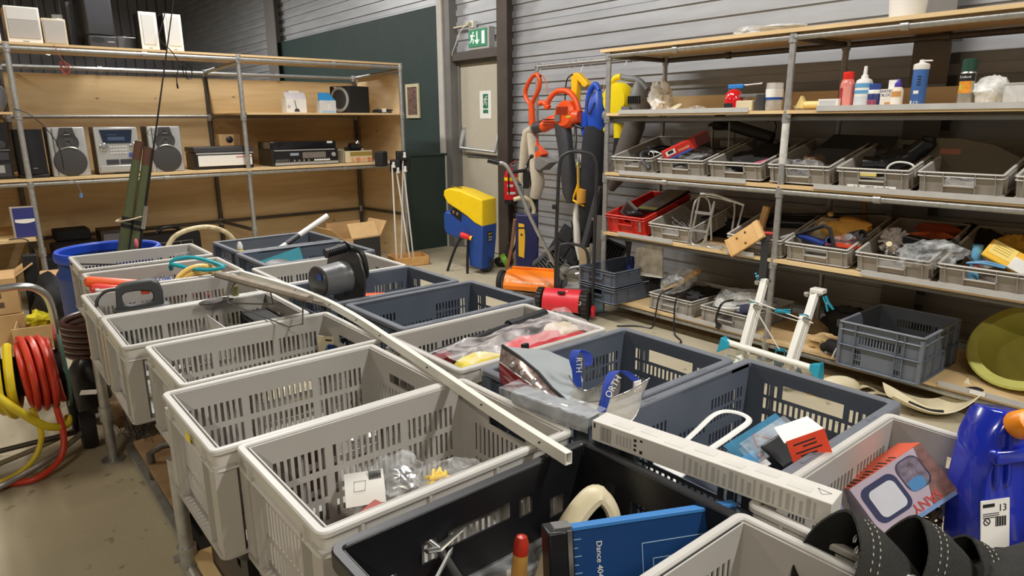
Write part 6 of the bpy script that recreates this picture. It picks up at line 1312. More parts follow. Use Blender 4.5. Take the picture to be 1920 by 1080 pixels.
solo('cream_cap_shell', 'cream dome shell lying on the floor beside the slotted crate', 'shell', MB().ell((0, 0, 0.035), (0.13, 0.06, 0.07), 18), CP, T(3.78, 1.60, 0.0, 0, 0, -40)); solo('beige_straps', 'beige strap bundle with buckles between the cream shells', 'straps', MB().tube(smooth_path([(-0.1, 0, 0.02), (0, 0.02, 0.05), (0.08, -0.03, 0.02), (0.14, 0.02, 0.04)]), 0.018, 6, flat=0.4).tube(smooth_path([(-0.05, -0.05, 0.02), (0.04, -0.03, 0.03), (0.15, -0.06, 0.02)]), 0.016, 6, flat=0.4), mat('beige_strap', (186, 172, 140), 0.8), T(3.88, 1.47, 0.0, 0, 0, -50))
# ================================================================ garden machines in front of the door and wall
M = facing(3.95, 5.5) 
Mc = M @ T(0.17, 0, 0, rz=-36.9)       # X runs along the long face towards the front corner, Y along the short face
ch = thing('garden_shredder', 'blue garden shredder with yellow hopper standing on two legs and wheels', 'shredder', Mc)
SB_ = mat('shredder_blue', (34, 72, 148), 0.42, var=0.05); SY = mat('shredder_yellow', (244, 206, 24), 0.42, var=0.04)
def slab(poly, y0, y1, inset=0.0):
    return MB().loft([[(x, y0, z) for x, z in poly], [(x, y1, z) for x, z in poly]])
def taper(poly, y0, y1, c, k=0.06):
    cx = sum(p[0] for p in poly) / len(poly); cz = sum(p[1] for p in poly) / len(poly)
    sm = [(cx + (x - cx) * (1 - k), cz + (z - cz) * (1 - k)) for x, z in poly]
    return MB().loft([[(x, y0, z) for x, z in sm], [(x, y0 + c, z) for x, z in poly], [(x, y1 - c, z) for x, z in poly], [(x, y1, z) for x, z in sm]])
part('hopper', taper([(0, 0.50), (0.0, 0.775), (-0.12, 0.81), (-0.27, 0.855), (-0.42, 0.875), (-0.49, 0.85), (-0.50, 0.80), (-0.45, 0.72), (-0.32, 0.66), (-0.2, 0.60), (-0.10, 0.535)], 0, 0.26, 0.012, 0.03), SY, ch, bev=0.008)
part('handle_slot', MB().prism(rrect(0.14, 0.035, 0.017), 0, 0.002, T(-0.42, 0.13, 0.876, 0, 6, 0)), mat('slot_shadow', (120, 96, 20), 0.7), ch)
part('body', MB().loft([[(-0.20, 0.03, 0.07), (-0.02, 0.0, 0.055), (-0.005, 0.20, 0.055), (-0.19, 0.22, 0.07)], [(-0.22, 0.02, 0.36), (-0.0, 0.0, 0.36), (0.0, 0.25, 0.36), (-0.21, 0.25, 0.36)], [(-0.30, 0.02, 0.56), (0.002, 0.002, 0.515), (0.002, 0.258, 0.515), (-0.29, 0.25, 0.56)], [(-0.33, 0.02, 0.66), (-0.02, 0.01, 0.54), (-0.02, 0.25, 0.54), (-0.32, 0.25, 0.66)]]), SB_, ch, bev=0.012)
part('motor_housing', taper([(-0.20, 0.37), (-0.33, 0.345), (-0.50, 0.38), (-0.53, 0.44), (-0.53, 0.60), (-0.50, 0.635), (-0.40, 0.62), (-0.22, 0.54)], 0.02, 0.24, 0.03, 0.12), SB_, ch, bev=0.01)
part('switch_panel', MB().prism([(-0.43, 0.62), (-0.29, 0.535), (-0.27, 0.60), (-0.36, 0.70)], -0.004, 0.0, T(0, 0.015, 0) @ PRESS), BLACK, ch); part('switch', MB().box(-0.385, 0.006, 0.615, -0.365, 0.014, 0.645).box(-0.335, 0.006, 0.60, -0.315, 0.014, 0.63), mat('switch_beige', (150, 120, 100), 0.5), ch)
part('red_knob', MB().lathe([(0.018, 0), (0.022, 0.02), (0.03, 0.035), (0.031, 0.09), (0.027, 0.115), (0.015, 0.12), (0.01, 0.10)], 16, T(-0.15, 0.0, 0.375, 0, -72, 20)), mat('knob_red', (232, 40, 36), 0.35), ch); part('knob_collar', MB().lathe([(0.024, -0.008), (0.024, 0.012)], 16, T(-0.15, 0.0, 0.375, 0, -72, 20)), YELLOW, ch)
part('leg', MB().tube(smooth_path([(-0.24, 0.10, 0.345), (-0.32, 0.08, 0.35), (-0.36, 0.05, 0.30), (-0.40, 0.0, 0.16), (-0.44, -0.04, 0.0)]), 0.014, 8), BLACK, ch); part('leg', MB().tube([(-0.20, 0.02, 0.36), (-0.20, 0.0, 0.16), (-0.19, -0.02, 0.0)], 0.014, 8), BLACK, ch)
part('wheel', MB().lathe([(0.02, -0.02), (0.085, -0.02), (0.09, 0), (0.085, 0.02), (0.02, 0.02)], 24, T(-0.06, 0.13, 0.09, 90, 0, 20)), BLACK, ch)
lb = part('black_label', MB().box(0.0022, 0.09, 0.335, 0.0042, 0.165, 0.44, None), INK, ch)
LM = T(0.0046, 0.128, 0, rz=90) @ PRESS
text('lettering', 'ROT', 0.032, mat('label_yellow', (240, 200, 40), 0.5), lb, T(0.0046, 0.128, 0.415, rz=90) @ PRESS); text('lettering', 'White', 0.026, WHITE, lb, T(0.0046, 0.128, 0.382, rz=90) @ PRESS); text('lettering', 'BLUE', 0.026, WHITE, lb, T(0.0046, 0.128, 0.353, rz=90) @ PRESS); part('yellow_sticker', MB().box(0.0, 0.15, 0.075, 0.003, 0.175, 0.10), YELLOW, ch)
# orange hand mower
om = thing('push_mower', 'orange push reel mower with long steel handle', 'mower', T(3.89, 4.42, 0, rz=-59))
OR2 = mat('mower_orange', (246, 130, 22), 0.35, var=0.04)
part('cover', MB().loft([[(x, -0.12, 0.08), (x, -0.13, 0.12), (x, -0.09, 0.19), (x, -0.02, 0.235), (x, 0.03, 0.24), (x, 0.04, 0.225), (x, -0.01, 0.21), (x, -0.08, 0.165), (x, -0.11, 0.10)] for x in (-0.23, 0.24)]), OR2, om, bev=0.003); part('back_strip', MB().box(-0.2, 0.03, 0.235, 0.22, 0.06, 0.262), OR2, om, bev=0.004)
for x in (-0.285, 0.285):
    w = part('wheel', MB().lathe([(0.03, -0.022), (0.105, -0.022), (0.112, -0.015), (0.112, 0.015), (0.105, 0.022), (0.03, 0.022)], 28, T(x, 0, 0.115) @ T(ry=90)), MATBLK, om); part('hub_disc', MB().lathe([(0.0, -0.026), (0.09, -0.024), (0.09, 0.024), (0.0, 0.026)], 24, T(x, 0, 0.115) @ T(ry=90)), MGREY, w)
bl_ = MB()
for k in range(5): bl_.tube(smooth_path([(-0.23, 0.075 * math.cos(k * 1.257), 0.115 + 0.075 * math.sin(k * 1.257)), (0.0, 0.075 * math.cos(k * 1.257 + 0.5), 0.115 + 0.075 * math.sin(k * 1.257 + 0.5)), (0.23, 0.075 * math.cos(k * 1.257 + 1), 0.115 + 0.075 * math.sin(k * 1.257 + 1))]), 0.008, 4)
part('blade_reel', bl_, GALVD, om)
text('lettering', 'O  Holdbremo Garnet 40', 0.039, mat('cream_letter', (255, 246, 226), 0.5), om, T(0.0, -0.1135, 0.157, 60, 0, 0))
Mi = (T(3.89, 4.42, 0, rz=-59)).inverted()
def to_local(Mw, pts): return [Mw @ Vector(p) for p in pts]
part('handle_tube', MB().tube(to_local(Mi, smooth_path([(3.40, 4.28, 1.225), (3.46, 4.23, 1.19), (3.55, 4.16, 0.96), (3.62, 4.10, 0.74), (3.80, 4.01, 0.36), (3.86, 3.98, 0.25)])), 0.0155, 10), GALV, om); part('handle_grip', MB().tube(to_local(Mi, [(3.34, 4.33, 1.245), (3.41, 4.27, 1.222)]), 0.021, 12), BLACK, om)
part('second_tube', MB().tube(to_local(Mi, smooth_path([(3.62, 4.33, 0.74), (3.66, 4.42, 0.5), (3.72, 4.56, 0.26)])), 0.014, 10), mat('rusty_tube', (150, 110, 90), 0.5, 0.4), om)
# red hand mower
rm = thing('push_mower', 'red push reel mower with tall black hoop handle', 'mower', T(3.62, 3.74, 0, rz=-58)); RM = mat('mower_red', (214, 46, 58), 0.38, var=0.05)
part('cover', MB().loft([[(x, 0.11 * math.cos(R(a)) * 1.0 - 0.01, 0.13 + 0.12 * math.sin(R(a))) for a in range(200, 20, -20)] + [(x, 0.095 * math.cos(R(a)) - 0.01, 0.13 + 0.105 * math.sin(R(a))) for a in range(40, 201, 20)] for x in (-0.14, 0.155)]), RM, rm, bev=0.002); part('black_sticker', MB().box(-0.02, -0.025, 0.2465, 0.04, 0.01, 0.25, T(0, -0.02, -0.004, 12, 0, 0)), INK, rm); part('white_sticker', MB().box(0.04, -0.06, 0.240, 0.055, -0.035, 0.2435, T(0, 0, 0, 22, 0, 0, ) if False else None), WHITE, rm)
for x in (-0.18, 0.195):
    mb = MB().lathe([(0.0, -0.02), (0.112, -0.02), (0.118, 0), (0.112, 0.02), (0.0, 0.02)], 30, T(x, 0, 0.125) @ T(ry=90))
    for k in range(22): mb.cbox((0, 0, 0), (0.042, 0.014, 0.012), T(x, 0.117 * math.cos(k * 0.2856), 0.125 + 0.117 * math.sin(k * 0.2856)) @ T(rx=math.degrees(k * 0.2856)))
    part('wheel', mb, mat('tyre_black', (40, 36, 34), 0.7, var=0.2), rm)
part('roller', MB().cyl((-0.14, 0.12, 0.045), (0.15, 0.12, 0.045), 0.04, 14), BLACK, rm); part('red_side', MB().blob((0.245, 0.03, 0.07), (0.02, 0.05, 0.05), 3, 0.2), RM, rm); bl_ = MB()
for k in range(4): bl_.tube([(-0.14, 0.06 * math.cos(k * 1.57), 0.11 + 0.06 * math.sin(k * 1.57)), (0.15, 0.06 * math.cos(k * 1.57 + 0.8), 0.11 + 0.06 * math.sin(k * 1.57 + 0.8))], 0.008, 4)
part('blade_reel', bl_, GALVD, rm)
Mi = (T(3.62, 3.74, 0, rz=-58)).inverted(); HB = mat('hoop_black', (44, 44, 46), 0.4, var=0.1)
part('hoop_handle', MB().tube(to_local(Mi, smooth_path([(3.60, 3.80, 0.10), (3.60, 3.80, 0.55), (3.60, 3.785, 1.0), (3.605, 3.77, 1.24), (3.63, 3.74, 1.30), (3.68, 3.70, 1.32), (3.76, 3.62, 1.305), (3.795, 3.585, 1.26), (3.80, 3.57, 1.15), (3.785, 3.56, 0.7), (3.775, 3.56, 0.12)], 4)), 0.0135, 10), HB, rm); part('lower_hoop', MB().tube(to_local(Mi, smooth_path([(3.595, 3.77, 0.28), (3.60, 3.765, 0.56), (3.635, 3.73, 0.61), (3.71, 3.67, 0.60), (3.755, 3.62, 0.56), (3.765, 3.60, 0.45)], 4)), 0.012, 10), HB, rm); part('knob', MB().tube(to_local(Mi, [(3.585, 3.79, 0.90), (3.56, 3.80, 0.90)]), 0.018, 10), BLACK, rm)
# fire extinguisher
fe = thing('fire_extinguisher', 'red fire extinguisher with yellow band hanging beside the brown column', 'fire extinguisher', T(4.70, 5.685, 0.70)); FR_ = mat('extinguisher_red', (206, 28, 36), 0.3, coat=0.4)
part('cylinder', MB().lathe([(0.06, 0), (0.075, 0.015), (0.075, 0.27), (0.06, 0.315), (0.025, 0.335), (0.022, 0.36)], 24), FR_, fe); part('boot', MB().lathe([(0.05, -0.035), (0.07, -0.03), (0.074, 0.01)], 22), MATBLK, fe)
def band(z0, z1, m, nm, a0=150, a1=330, r=0.0757):
    rows = [[(r * math.cos(R(a)), r * math.sin(R(a)), z) for z in (z0, z1)] for a in range(a0, a1 + 1, 12)]; vs = [p for q in rows for p in q]; part(nm, MB().add(vs, [(2 * i, 2 * i + 2, 2 * i + 3, 2 * i + 1) for i in range(len(rows) - 1)]), m, fe)
band(0.22, 0.255, YELLOW, 'yellow_band'); band(0.075, 0.10, WHITE, 'white_band', 200, 280); band(0.155, 0.18, WHITE, 'white_text_band', 200, 250); part('valve', MB().cyl((0, 0, 0.35), (0, 0, 0.39), 0.016, 12).box(-0.012, -0.06, 0.375, 0.012, 0.02, 0.392), STEEL, fe); part('lever', MB().tube([(0, 0.01, 0.395), (0.03, -0.06, 0.43)], 0.009, 8, flat=0.6), RED, fe); part('hose', MB().tube(smooth_path([(0, 0.02, 0.375), (-0.05, -0.03, 0.36), (-0.075, -0.05, 0.25), (-0.07, -0.05, 0.08)]), 0.009, 8), BLACK, fe)
# navy upright cleaner
nv = thing('carpet_cleaner', 'dark navy upright cleaning machine with yellow strip and pale hose', 'cleaning machine', facing(4.36, 5.04)); NVB = mat('machine_navy', (38, 42, 84), 0.35, var=0.06)
part('body', MB().loft([[(-0.10, -0.09, 0.02), (0.12, -0.09, 0.02), (0.12, 0.09, 0.02), (-0.10, 0.09, 0.02)], [(-0.105, -0.095, 0.40), (0.125, -0.095, 0.40), (0.125, 0.095, 0.40), (-0.105, 0.095, 0.40)], [(-0.10, -0.085, 0.655), (0.115, -0.085, 0.645), (0.115, 0.085, 0.645), (-0.10, 0.085, 0.655)]]), NVB, nv, bev=0.012); part('yellow_strip', MB().prism([(-0.075, 0.24), (-0.02, 0.22), (-0.015, 0.30), (-0.01, 0.44), (-0.02, 0.56), (-0.075, 0.57)], 0.096, 0.099, PRESS), mat('strip_yellow', (240, 186, 50), 0.4), nv); part('black_gap', MB().box(-0.078, -0.1005, 0.515, -0.008, -0.098, 0.53), INK, nv); part('emblem', MB().lathe([(0.0, 0), (0.012, 0), (0.012, 0.002), (0.009, 0.002)], 16, T(-0.045, -0.0995, 0.455) @ PRESS), GALVD, nv)
part('hose', MB().tube(smooth_path([(-0.12, -0.08, 0.80), (-0.04, -0.06, 0.815), (0.04, -0.02, 0.78), (0.075, 0.0, 0.70), (0.075, 0.0, 0.65)]), 0.021, 12), CREAM, nv); part('pole', MB().box(-0.018, -0.01, 0.65, 0.018, 0.02, 1.12), STEEL, nv, bev=0.003); part('handle', MB().tube(smooth_path([(0.0, 0, 1.08), (0.02, 0, 1.14), (0.05, -0.02, 1.20)]), 0.014, 8).ell((0.055, -0.02, 1.21), (0.024, 0.02, 0.024)).tube([(0.0, 0.0, 1.08), (-0.07, -0.03, 1.07), (-0.15, -0.05, 1.06)], 0.017, 10), BLACK, nv); part('clamp', MB().box(-0.03, -0.015, 0.90, 0.03, 0.025, 1.08), BLACK, nv, bev=0.006)
cbk = MB()
for k in range(7): cbk.tube(smooth_path([(0.03 + 0.006 * k, 0.02, 1.06), (0.05 + 0.010 * k, 0.03, 0.85), (0.045 + 0.012 * k, 0.02, 0.66)]), 0.007, 6)
part('coiled_cable', cbk, DGREY, nv)
# steam mop, dark tools and oddments against the wall
smp = thing('steam_mop', 'white upright steam mop with chrome foot leaning beside the hoop handle', 'steam mop', facing(4.36, 4.62)); WM = mat('mop_white', (236, 232, 220), 0.3, coat=0.3)
part('body', MB().tube([(0.205, 0.0, 1.06), (0.20, 0, 0.98), (0.205, 0, 0.82), (0.20, 0.0, 0.70), (0.205, 0, 0.58), (0.215, 0, 0.42), (0.235, -0.01, 0.25)], [0.012, 0.02, 0.028, 0.042, 0.056, 0.05, 0.018], 14, flat=0.7), WM, smp); part('neck', MB().tube(smooth_path([(0.205, 0, 1.04), (0.20, 0, 1.11), (0.225, 0, 1.17), (0.232, 0, 1.22)]), 0.012, 8), MGREY, smp); part('handle', MB().tube([(0.232, 0, 1.17), (0.238, 0, 1.235)], [0.012, 0.016], 10), WM, smp); part('orange_hook', MB().tube([(0.225, -0.02, 0.91), (0.255, -0.03, 0.905), (0.262, -0.03, 0.895)], 0.008, 6), mat('hook_ochre', (200, 140, 40), 0.4), smp); part('back_tube', MB().tube([(0.245, 0.02, 1.12), (0.27, 0.03, 0.8), (0.265, 0.03, 0.25)], 0.022, 10), DGREY, smp)
part('foot', MB().tube(smooth_path([(0.08, -0.06, 0.10), (0.14, -0.06, 0.17), (0.22, -0.05, 0.19), (0.31, -0.05, 0.185), (0.29, -0.06, 0.14), (0.2, -0.06, 0.12)]), 0.017, 8), STEEL, smp); part('side_vent', MB().tube(smooth_path([(0.155, -0.02, 0.62), (0.165, -0.03, 0.56), (0.15, -0.02, 0.48)]), 0.008, 6), MATBLK, smp)
solo('black_foam_block', 'dark grey ribbed mat leaning against the wall behind the navy machine', 'mat', MB().box(-0.22, 0, -0.16, 0.24, 0.05, 0.16).box(-0.2, -0.012, -0.14, -0.05, 0, -0.01).box(-0.03, -0.012, -0.14, 0.1, 0, -0.01).box(-0.2, -0.012, 0.01, -0.08, 0, 0.14).box(-0.06, -0.012, 0.01, 0.06, 0, 0.14).box(0.08, -0.012, 0.01, 0.2, 0, 0.14), mat('dark_rubber', (52, 52, 54), 0.8, var=0.1), facing(4.42, 4.78, 0.32) @ T(0.26, 0, 0.0, 0, 32, 0), bev=0.004)
kb = thing('black_basket', 'dark grey slatted basket lying on its side near the steam mop', 'basket', facing(4.30, 4.72, 0.20) @ T(0.13, 0, -0.07, 0, -40, 0)); mb = MB()
for k in range(9): mb.box(-0.13 + 0.03 * k, 0, 0, -0.122 + 0.03 * k, 0.14, 0.19)
mb.box(-0.14, -0.005, 0.18, 0.14, 0.15, 0.195).box(-0.14, -0.005, 0, 0.14, 0.15, 0.012)
part('slats', mb, mat('basket_grey', (84, 84, 86), 0.5), kb); part('chrome_latch', MB().tube([(-0.04, -0.02, 0.10), (0.0, -0.02, 0.13), (0.04, -0.02, 0.10)], 0.012, 8), STEEL, kb)
cr2 = thing('folded_crate', 'black folding crate standing on edge behind the steam mop', 'crate', facing(4.62, 4.42, 0.30) @ T(0.1, 0, 0, 0, 24, 0)); mb = MB().box(-0.2, 0, -0.16, 0.22, 0.03, -0.14).box(-0.2, 0, 0.15, 0.22, 0.03, 0.17).box(-0.2, 0, -0.16, -0.18, 0.03, 0.17).box(0.2, 0, -0.16, 0.22, 0.03, 0.17).box(-0.2, 0.03, -0.16, 0.22, 0.036, 0.17)
for k in range(12): mb.box(-0.17 + 0.03 * k, 0.005, -0.14, -0.16 + 0.03 * k, 0.025, 0.15)
part('frame', mb, MATBLK, cr2)
bw_ = thing('black_blower_tube', 'black blower tube with silver pipe leaning against the shelf post', 'tube', facing(4.02, 3.90)); part('tube', MB().tube([(0.12, 0, 1.02), (0.07, 0.0, 0.80), (0.00, -0.02, 0.52)], [0.045, 0.055, 0.05], 12, flat=0.6), DGREY, bw_); part('silver_pipe', MB().box(-0.03, -0.02, 0.20, 0.005, 0.02, 0.55, T(0.0, 0, 0, 0, 8, 0)), STEEL, bw_); part('black_foot', MB().box(-0.04, -0.03, 0.12, 0.015, 0.03, 0.22, T(0.0, 0, 0, 0, 8, 0)), MATBLK, bw_); part('screw', MB().cyl((0.07, -0.05, 0.76), (0.07, -0.06, 0.76), 0.014, 10), STEEL, bw_)
solo('grey_post_board', 'grey board standing behind the shelf end post', 'board', MB().box(-0.06, 0, 0, 0.05, 0.02, 0.75), mat('board_grey', (128, 126, 122), 0.6), facing(4.25, 3.98) @ T(0.02, 0, 0, 0, 2, 0)); solo('beige_board', 'beige panel leaning between the column and the navy machine', 'panel', MB().box(-0.10, 0, 0, 0.12, 0.03, 0.37), mat('beige_panel', (204, 180, 140), 0.7), facing(4.78, 5.60)); solo('beige_board', 'beige panel standing behind the silver pipe by the shelf', 'panel', MB().box(-0.12, 0, 0, 0.10, 0.03, 0.42), mat('beige_panel', (204, 180, 140), 0.7), facing(4.40, 4.16)); solo('brown_pipe', 'short brown pipe lying on the beige panel', 'pipe', MB().cyl((-0.10, 0, 0), (0.12, 0, -0.03), 0.026, 12), mat('brown_pipe', (150, 112, 92), 0.5), facing(4.74, 5.54, 0.41))
lm = thing('lime_cleaner', 'lime green and black handheld cleaner lying on the floor by the column', 'cleaner', facing(4.52, 5.60) @ T(0, 0, 0, 0, 0, 10)); part('body', MB().blob((0, 0, 0.06), (0.11, 0.07, 0.06), 4, 0.15, zmin=0.0), BLACK, lm); part('lime_band', MB().lathe([(0.072, -0.03), (0.078, 0.0), (0.072, 0.03)], 24, T(0.01, 0, 0.065, 0, 65, 0)), mat('lime_plastic', (140, 196, 36), 0.4), lm); part('handle', MB().tube(smooth_path([(0.06, 0, 0.10), (0.13, 0.02, 0.20), (0.16, 0.03, 0.30)]), 0.014, 8), BLACK, lm); part('cable', MB().tube(smooth_path([(0.02, 0, 0.12), (0.04, -0.02, 0.24), (0.09, 0, 0.27), (0.11, 0, 0.22)]), 0.004, 6), BLACK, lm)
solo('grey_floor_mat', 'grey plastic tray on the floor beneath the steam mop', 'tray', MB().box(-0.25, -0.16, 0, 0.3, 0.18, 0.06).box(-0.1, -0.2, 0.06, 0.3, 0.0, 0.12), mat('tray_grey', (150, 148, 144), 0.6), facing(4.15, 4.30) @ T(0.08, 0, 0, 0, 0, 8), bev=0.01); solo('blue_bucket', 'pale blue bucket lying behind the red mower handle', 'bucket', MB().lathe([(0.06, 0), (0.085, 0.14), (0.09, 0.14), (0.08, 0.0)], 20, T(0, 0, 0.085, 0, 80, 0)), mat('pale_blue_bucket', (130, 164, 190), 0.45), facing(3.86, 3.72))
solo('wheel_stack', 'dark folded trolley wheel behind the shelf end post at floor level', 'wheel', MB().lathe([(0.02, -0.03), (0.08, -0.03), (0.085, 0), (0.08, 0.03), (0.02, 0.03)], 22, T(0, 0, 0.085) @ T(ry=90)), BLACK, facing(4.22, 3.45))
# ---------------------------------------------------------------- tools hanging from the rail (plane x = 4.5, +X local to the right)
def HF(y, z=0.0, x=4.5): return T(x, y, z, rz=-90)
def hook(y, drop, lb, x=4.62):
    solo('s_hook', lb, 'hook', MB().tube(arc((0, 0, 0.0), 0.022, -20, 180, 8, 'xz') + [(-0.022, 0, -0.03), (-0.016, -0.05, -drop)], 0.003, 6), GALV, T(x, y, 2.068, rz=-90), 'wire hooks on the hanging rail')
for y, d_, lb in ((5.10, 0.10, 'wire hook holding the orange trimmer'), (4.70, 0.26, 'wire hook holding the orange leaf blower'), (4.52, 0.12, 'wire hook holding the yellow handle'), (4.22, 0.26, 'wire hook holding the blue blower'), (4.00, 0.10, 'wire hook holding the yellow blower')): hook(y, d_, lb)
for y, lb in ((4.62, 'short empty hook between the orange blower hook and the yellow handle hook'), (4.42, 'short empty hook right of the yellow handle'), (3.92, 'short empty hook right of the yellow blower hook')): hook(y, 0.05, lb)
ORT = mat('tool_orange', (232, 84, 30), 0.36, var=0.05)
ot_ = thing('grass_trimmer', 'orange electric grass trimmer with grey guard hanging from the rail', 'trimmer', HF(5.02, 0, 4.46)) # local x: right = -y
def hp(*p): return [(5.02 - y, 0, z) for y, z in p]
part('handle', MB().tube(smooth_path(hp((5.09, 1.70), (5.16, 1.78), (5.15, 1.86), (5.07, 1.95), (4.99, 1.975), (4.955, 1.92), (4.97, 1.84), (5.03, 1.76), (5.07, 1.70)), 5), 0.024, 10, flat=0.8), ORT, ot_)
part('shaft', MB().tube(hp((5.075, 1.74), (5.07, 1.62), (5.06, 1.48), (5.03, 1.36), (4.98, 1.26)), [0.030, 0.032, 0.034, 0.036, 0.042], 12), ORT, ot_); part('head', MB().loft([[(5.02 - 5.035, -0.03, 1.34), (5.02 - 4.97, -0.03, 1.32), (5.02 - 4.97, 0.03, 1.32), (5.02 - 5.035, 0.03, 1.34)], [(5.02 - 5.02, -0.05, 1.18), (5.02 - 4.87, -0.05, 1.24), (5.02 - 4.87, 0.05, 1.24), (5.02 - 5.02, 0.05, 1.18)], [(5.02 - 5.01, -0.045, 1.165), (5.02 - 4.87, -0.045, 1.225), (5.02 - 4.87, 0.045, 1.225), (5.02 - 5.01, 0.045, 1.165)]]), ORT, ot_, bev=0.006)
part('label_recess', MB().prism([(0.035, 1.245), (0.10, 1.275), (0.085, 1.30), (0.06, 1.32)], 0.041, 0.045, PRESS), MGREY, ot_); part('guard', MB().loft([[(0.01, -0.06, 1.165), (0.12, -0.06, 1.215), (0.12, 0.06, 1.215), (0.01, 0.06, 1.165)], [(0.06, -0.07, 1.10), (0.24, -0.07, 1.18), (0.24, 0.07, 1.18), (0.06, 0.07, 1.10)], [(0.14, -0.07, 1.08), (0.27, -0.05, 1.16), (0.27, 0.05, 1.16), (0.14, 0.07, 1.08)]]), mat('guard_grey', (122, 120, 116), 0.5), ot_, bev=0.005); part('lead', MB().tube(smooth_path([(0.06, 0, 1.955), (0.10, 0, 1.965), (0.13, 0.02, 1.90), (0.15, 0.02, 1.80)]), 0.005, 6), mat('lead_orange', (214, 120, 90), 0.5), ot_); part('black_plug', MB().cyl((0.05, 0, 1.95), (0.085, 0, 1.965), 0.011, 8), BLACK, ot_)
ob_ = thing('leaf_blower', 'orange leaf blower with arched handle, black nozzle and beige collection bag', 'leaf blower', HF(4.60, 0, 4.44))
def hq(*p): return [(4.60 - y, 0, z) for y, z in p]
part('handle', MB().tube(smooth_path(hq((4.84, 1.66), (4.80, 1.74), (4.72, 1.80), (4.62, 1.815), (4.52, 1.79), (4.44, 1.71), (4.40, 1.62)), 5), 0.026, 10), ORT, ob_); part('nose', MB().tube(hq((4.80, 1.67), (4.88, 1.715), (4.93, 1.71)), [0.024, 0.022, 0.030], 10), ORT, ob_)
part('housing', MB().lathe([(0.02, -0.075), (0.10, -0.06), (0.125, -0.02), (0.125, 0.04), (0.10, 0.07)], 28, T(0.05, 0, 1.60) @ PRESS), ORT, ob_); mb = MB()
for k in range(6): mb.box(-0.02 + k * 0.025, -0.079, 1.60, -0.01 + k * 0.025, -0.062, 1.67, None)
part('vents', mb, mat('vent_rust', (140, 44, 20), 0.6), ob_); part('label', MB().box(-0.04, -0.082, 1.54, 0.03, -0.078, 1.60), MGREY, ob_)
part('barrel', MB().tube(hq((4.88, 1.49), (4.78, 1.53), (4.62, 1.56), (4.44, 1.58), (4.38, 1.585)), [0.055, 0.06, 0.065, 0.07, 0.055], 14), ORT, ob_); mb = MB()
for k in range(3): mb.box(4.60 - 4.82, -0.066, 1.51 + 0.024 * k, 4.60 - 4.66, -0.056, 1.518 + 0.024 * k)
part('slots', mb, mat('slot_dark', (96, 30, 16), 0.6), ob_); part('lime_sticker', MB().box(4.60 - 4.50, -0.072, 1.575, 4.60 - 4.44, -0.066, 1.59), mat('lime_sticker', (196, 200, 60), 0.5), ob_)
part('bag_collar', MB().tube(hq((5.00, 1.48), (4.88, 1.50)), [0.052, 0.058], 14), DGREY, ob_); part('nozzle', MB().tube(hq((4.62, 1.52), (4.60, 1.44), (4.57, 1.30), (4.53, 1.08), (4.50, 0.90), (4.49, 0.80)), [0.075, 0.078, 0.072, 0.075, 0.075, 0.04], 14), DGREY, ob_); part('trigger_grip', MB().tube(hq((4.46, 1.52), (4.40, 1.50), (4.34, 1.48)), [0.03, 0.034, 0.018], 10, flat=0.6), BLACK, ob_)
BAG = mat('beige_cloth', (196, 184, 164), 0.9, var=0.08, bump=0.15, bscale=40)
part('bag', MB().tube(hq((5.02, 1.475), (5.09, 1.44), (5.13, 1.32), (5.16, 1.12), (5.17, 0.98), (5.13, 0.92), (5.09, 1.02)), [0.055, 0.07, 0.065, 0.06, 0.062, 0.05, 0.02], 14, flat=0.7).tube(hq((5.06, 1.46), (5.03, 1.34), (4.99, 1.14), (4.95, 0.95), (4.99, 0.82), (5.05, 0.80)), [0.05, 0.062, 0.07, 0.075, 0.065, 0.03], 14, flat=0.7), BAG, ob_)
yh_ = thing('hedge_trimmer', 'yellow bracket-shaped tool handle with black cable hanging from the rail', 'tool handle', HF(4.50, 0, 4.50))
YO = mat('tool_yellow', (246, 190, 24), 0.38); part('handle', MB().prism([(-0.05, 1.96), (0.03, 1.965), (0.15, 1.88), (0.16, 1.85), (0.12, 1.83), (0.035, 1.90), (0.025, 1.70), (-0.04, 1.70)], -0.03, 0.03, PRESS), YO, yh_, bev=0.008); part('pole', MB().cyl((-0.005, 0, 1.70), (-0.002, 0, 1.20), 0.014, 10), GALV, yh_); part('cable', MB().tube(smooth_path([(-0.02, -0.03, 1.955), (-0.09, -0.04, 1.90), (-0.10, -0.05, 1.70), (-0.10, -0.05, 1.58)]), 0.006, 6), BLACK, yh_); part('plug', MB().tube([(-0.10, -0.05, 1.58), (-0.10, -0.05, 1.53)], [0.016, 0.02], 8), BLACK, yh_)
br = thing('yellow_brush', 'yellow plastic brush with tan bristle roll hanging by its handle', 'brush', HF(4.32, 0, 4.36)); part('handle', MB().cyl((-0.005, 0, 1.17), (0.0, 0, 0.98), 0.012, 10), mat('brush_ochre', (190, 150, 60), 0.5), br); part('frame', MB().tube([(0.0, 0, 0.99), (-0.05, 0, 0.88), (-0.06, 0, 0.84), (0.08, 0, 0.80)], 0.010, 8).tube([(0, 0, 0.99), (0.005, 0, 0.86)], 0.022, 8, flat=0.4), YO, br); part('bristle_roll', MB().tube([(0.06, 0, 0.95), (0.045, 0, 0.83)], [0.036, 0.044], 14), mat('bristle_tan', (206, 150, 60), 0.9, bump=0.4, bscale=160), br)
bb_ = thing('leaf_blower', 'blue blower with long black bag hanging from the rail', 'leaf blower', HF(4.24, 0, 4.48)); BLT = mat('tool_blue', (34, 80, 190), 0.36, var=0.05)
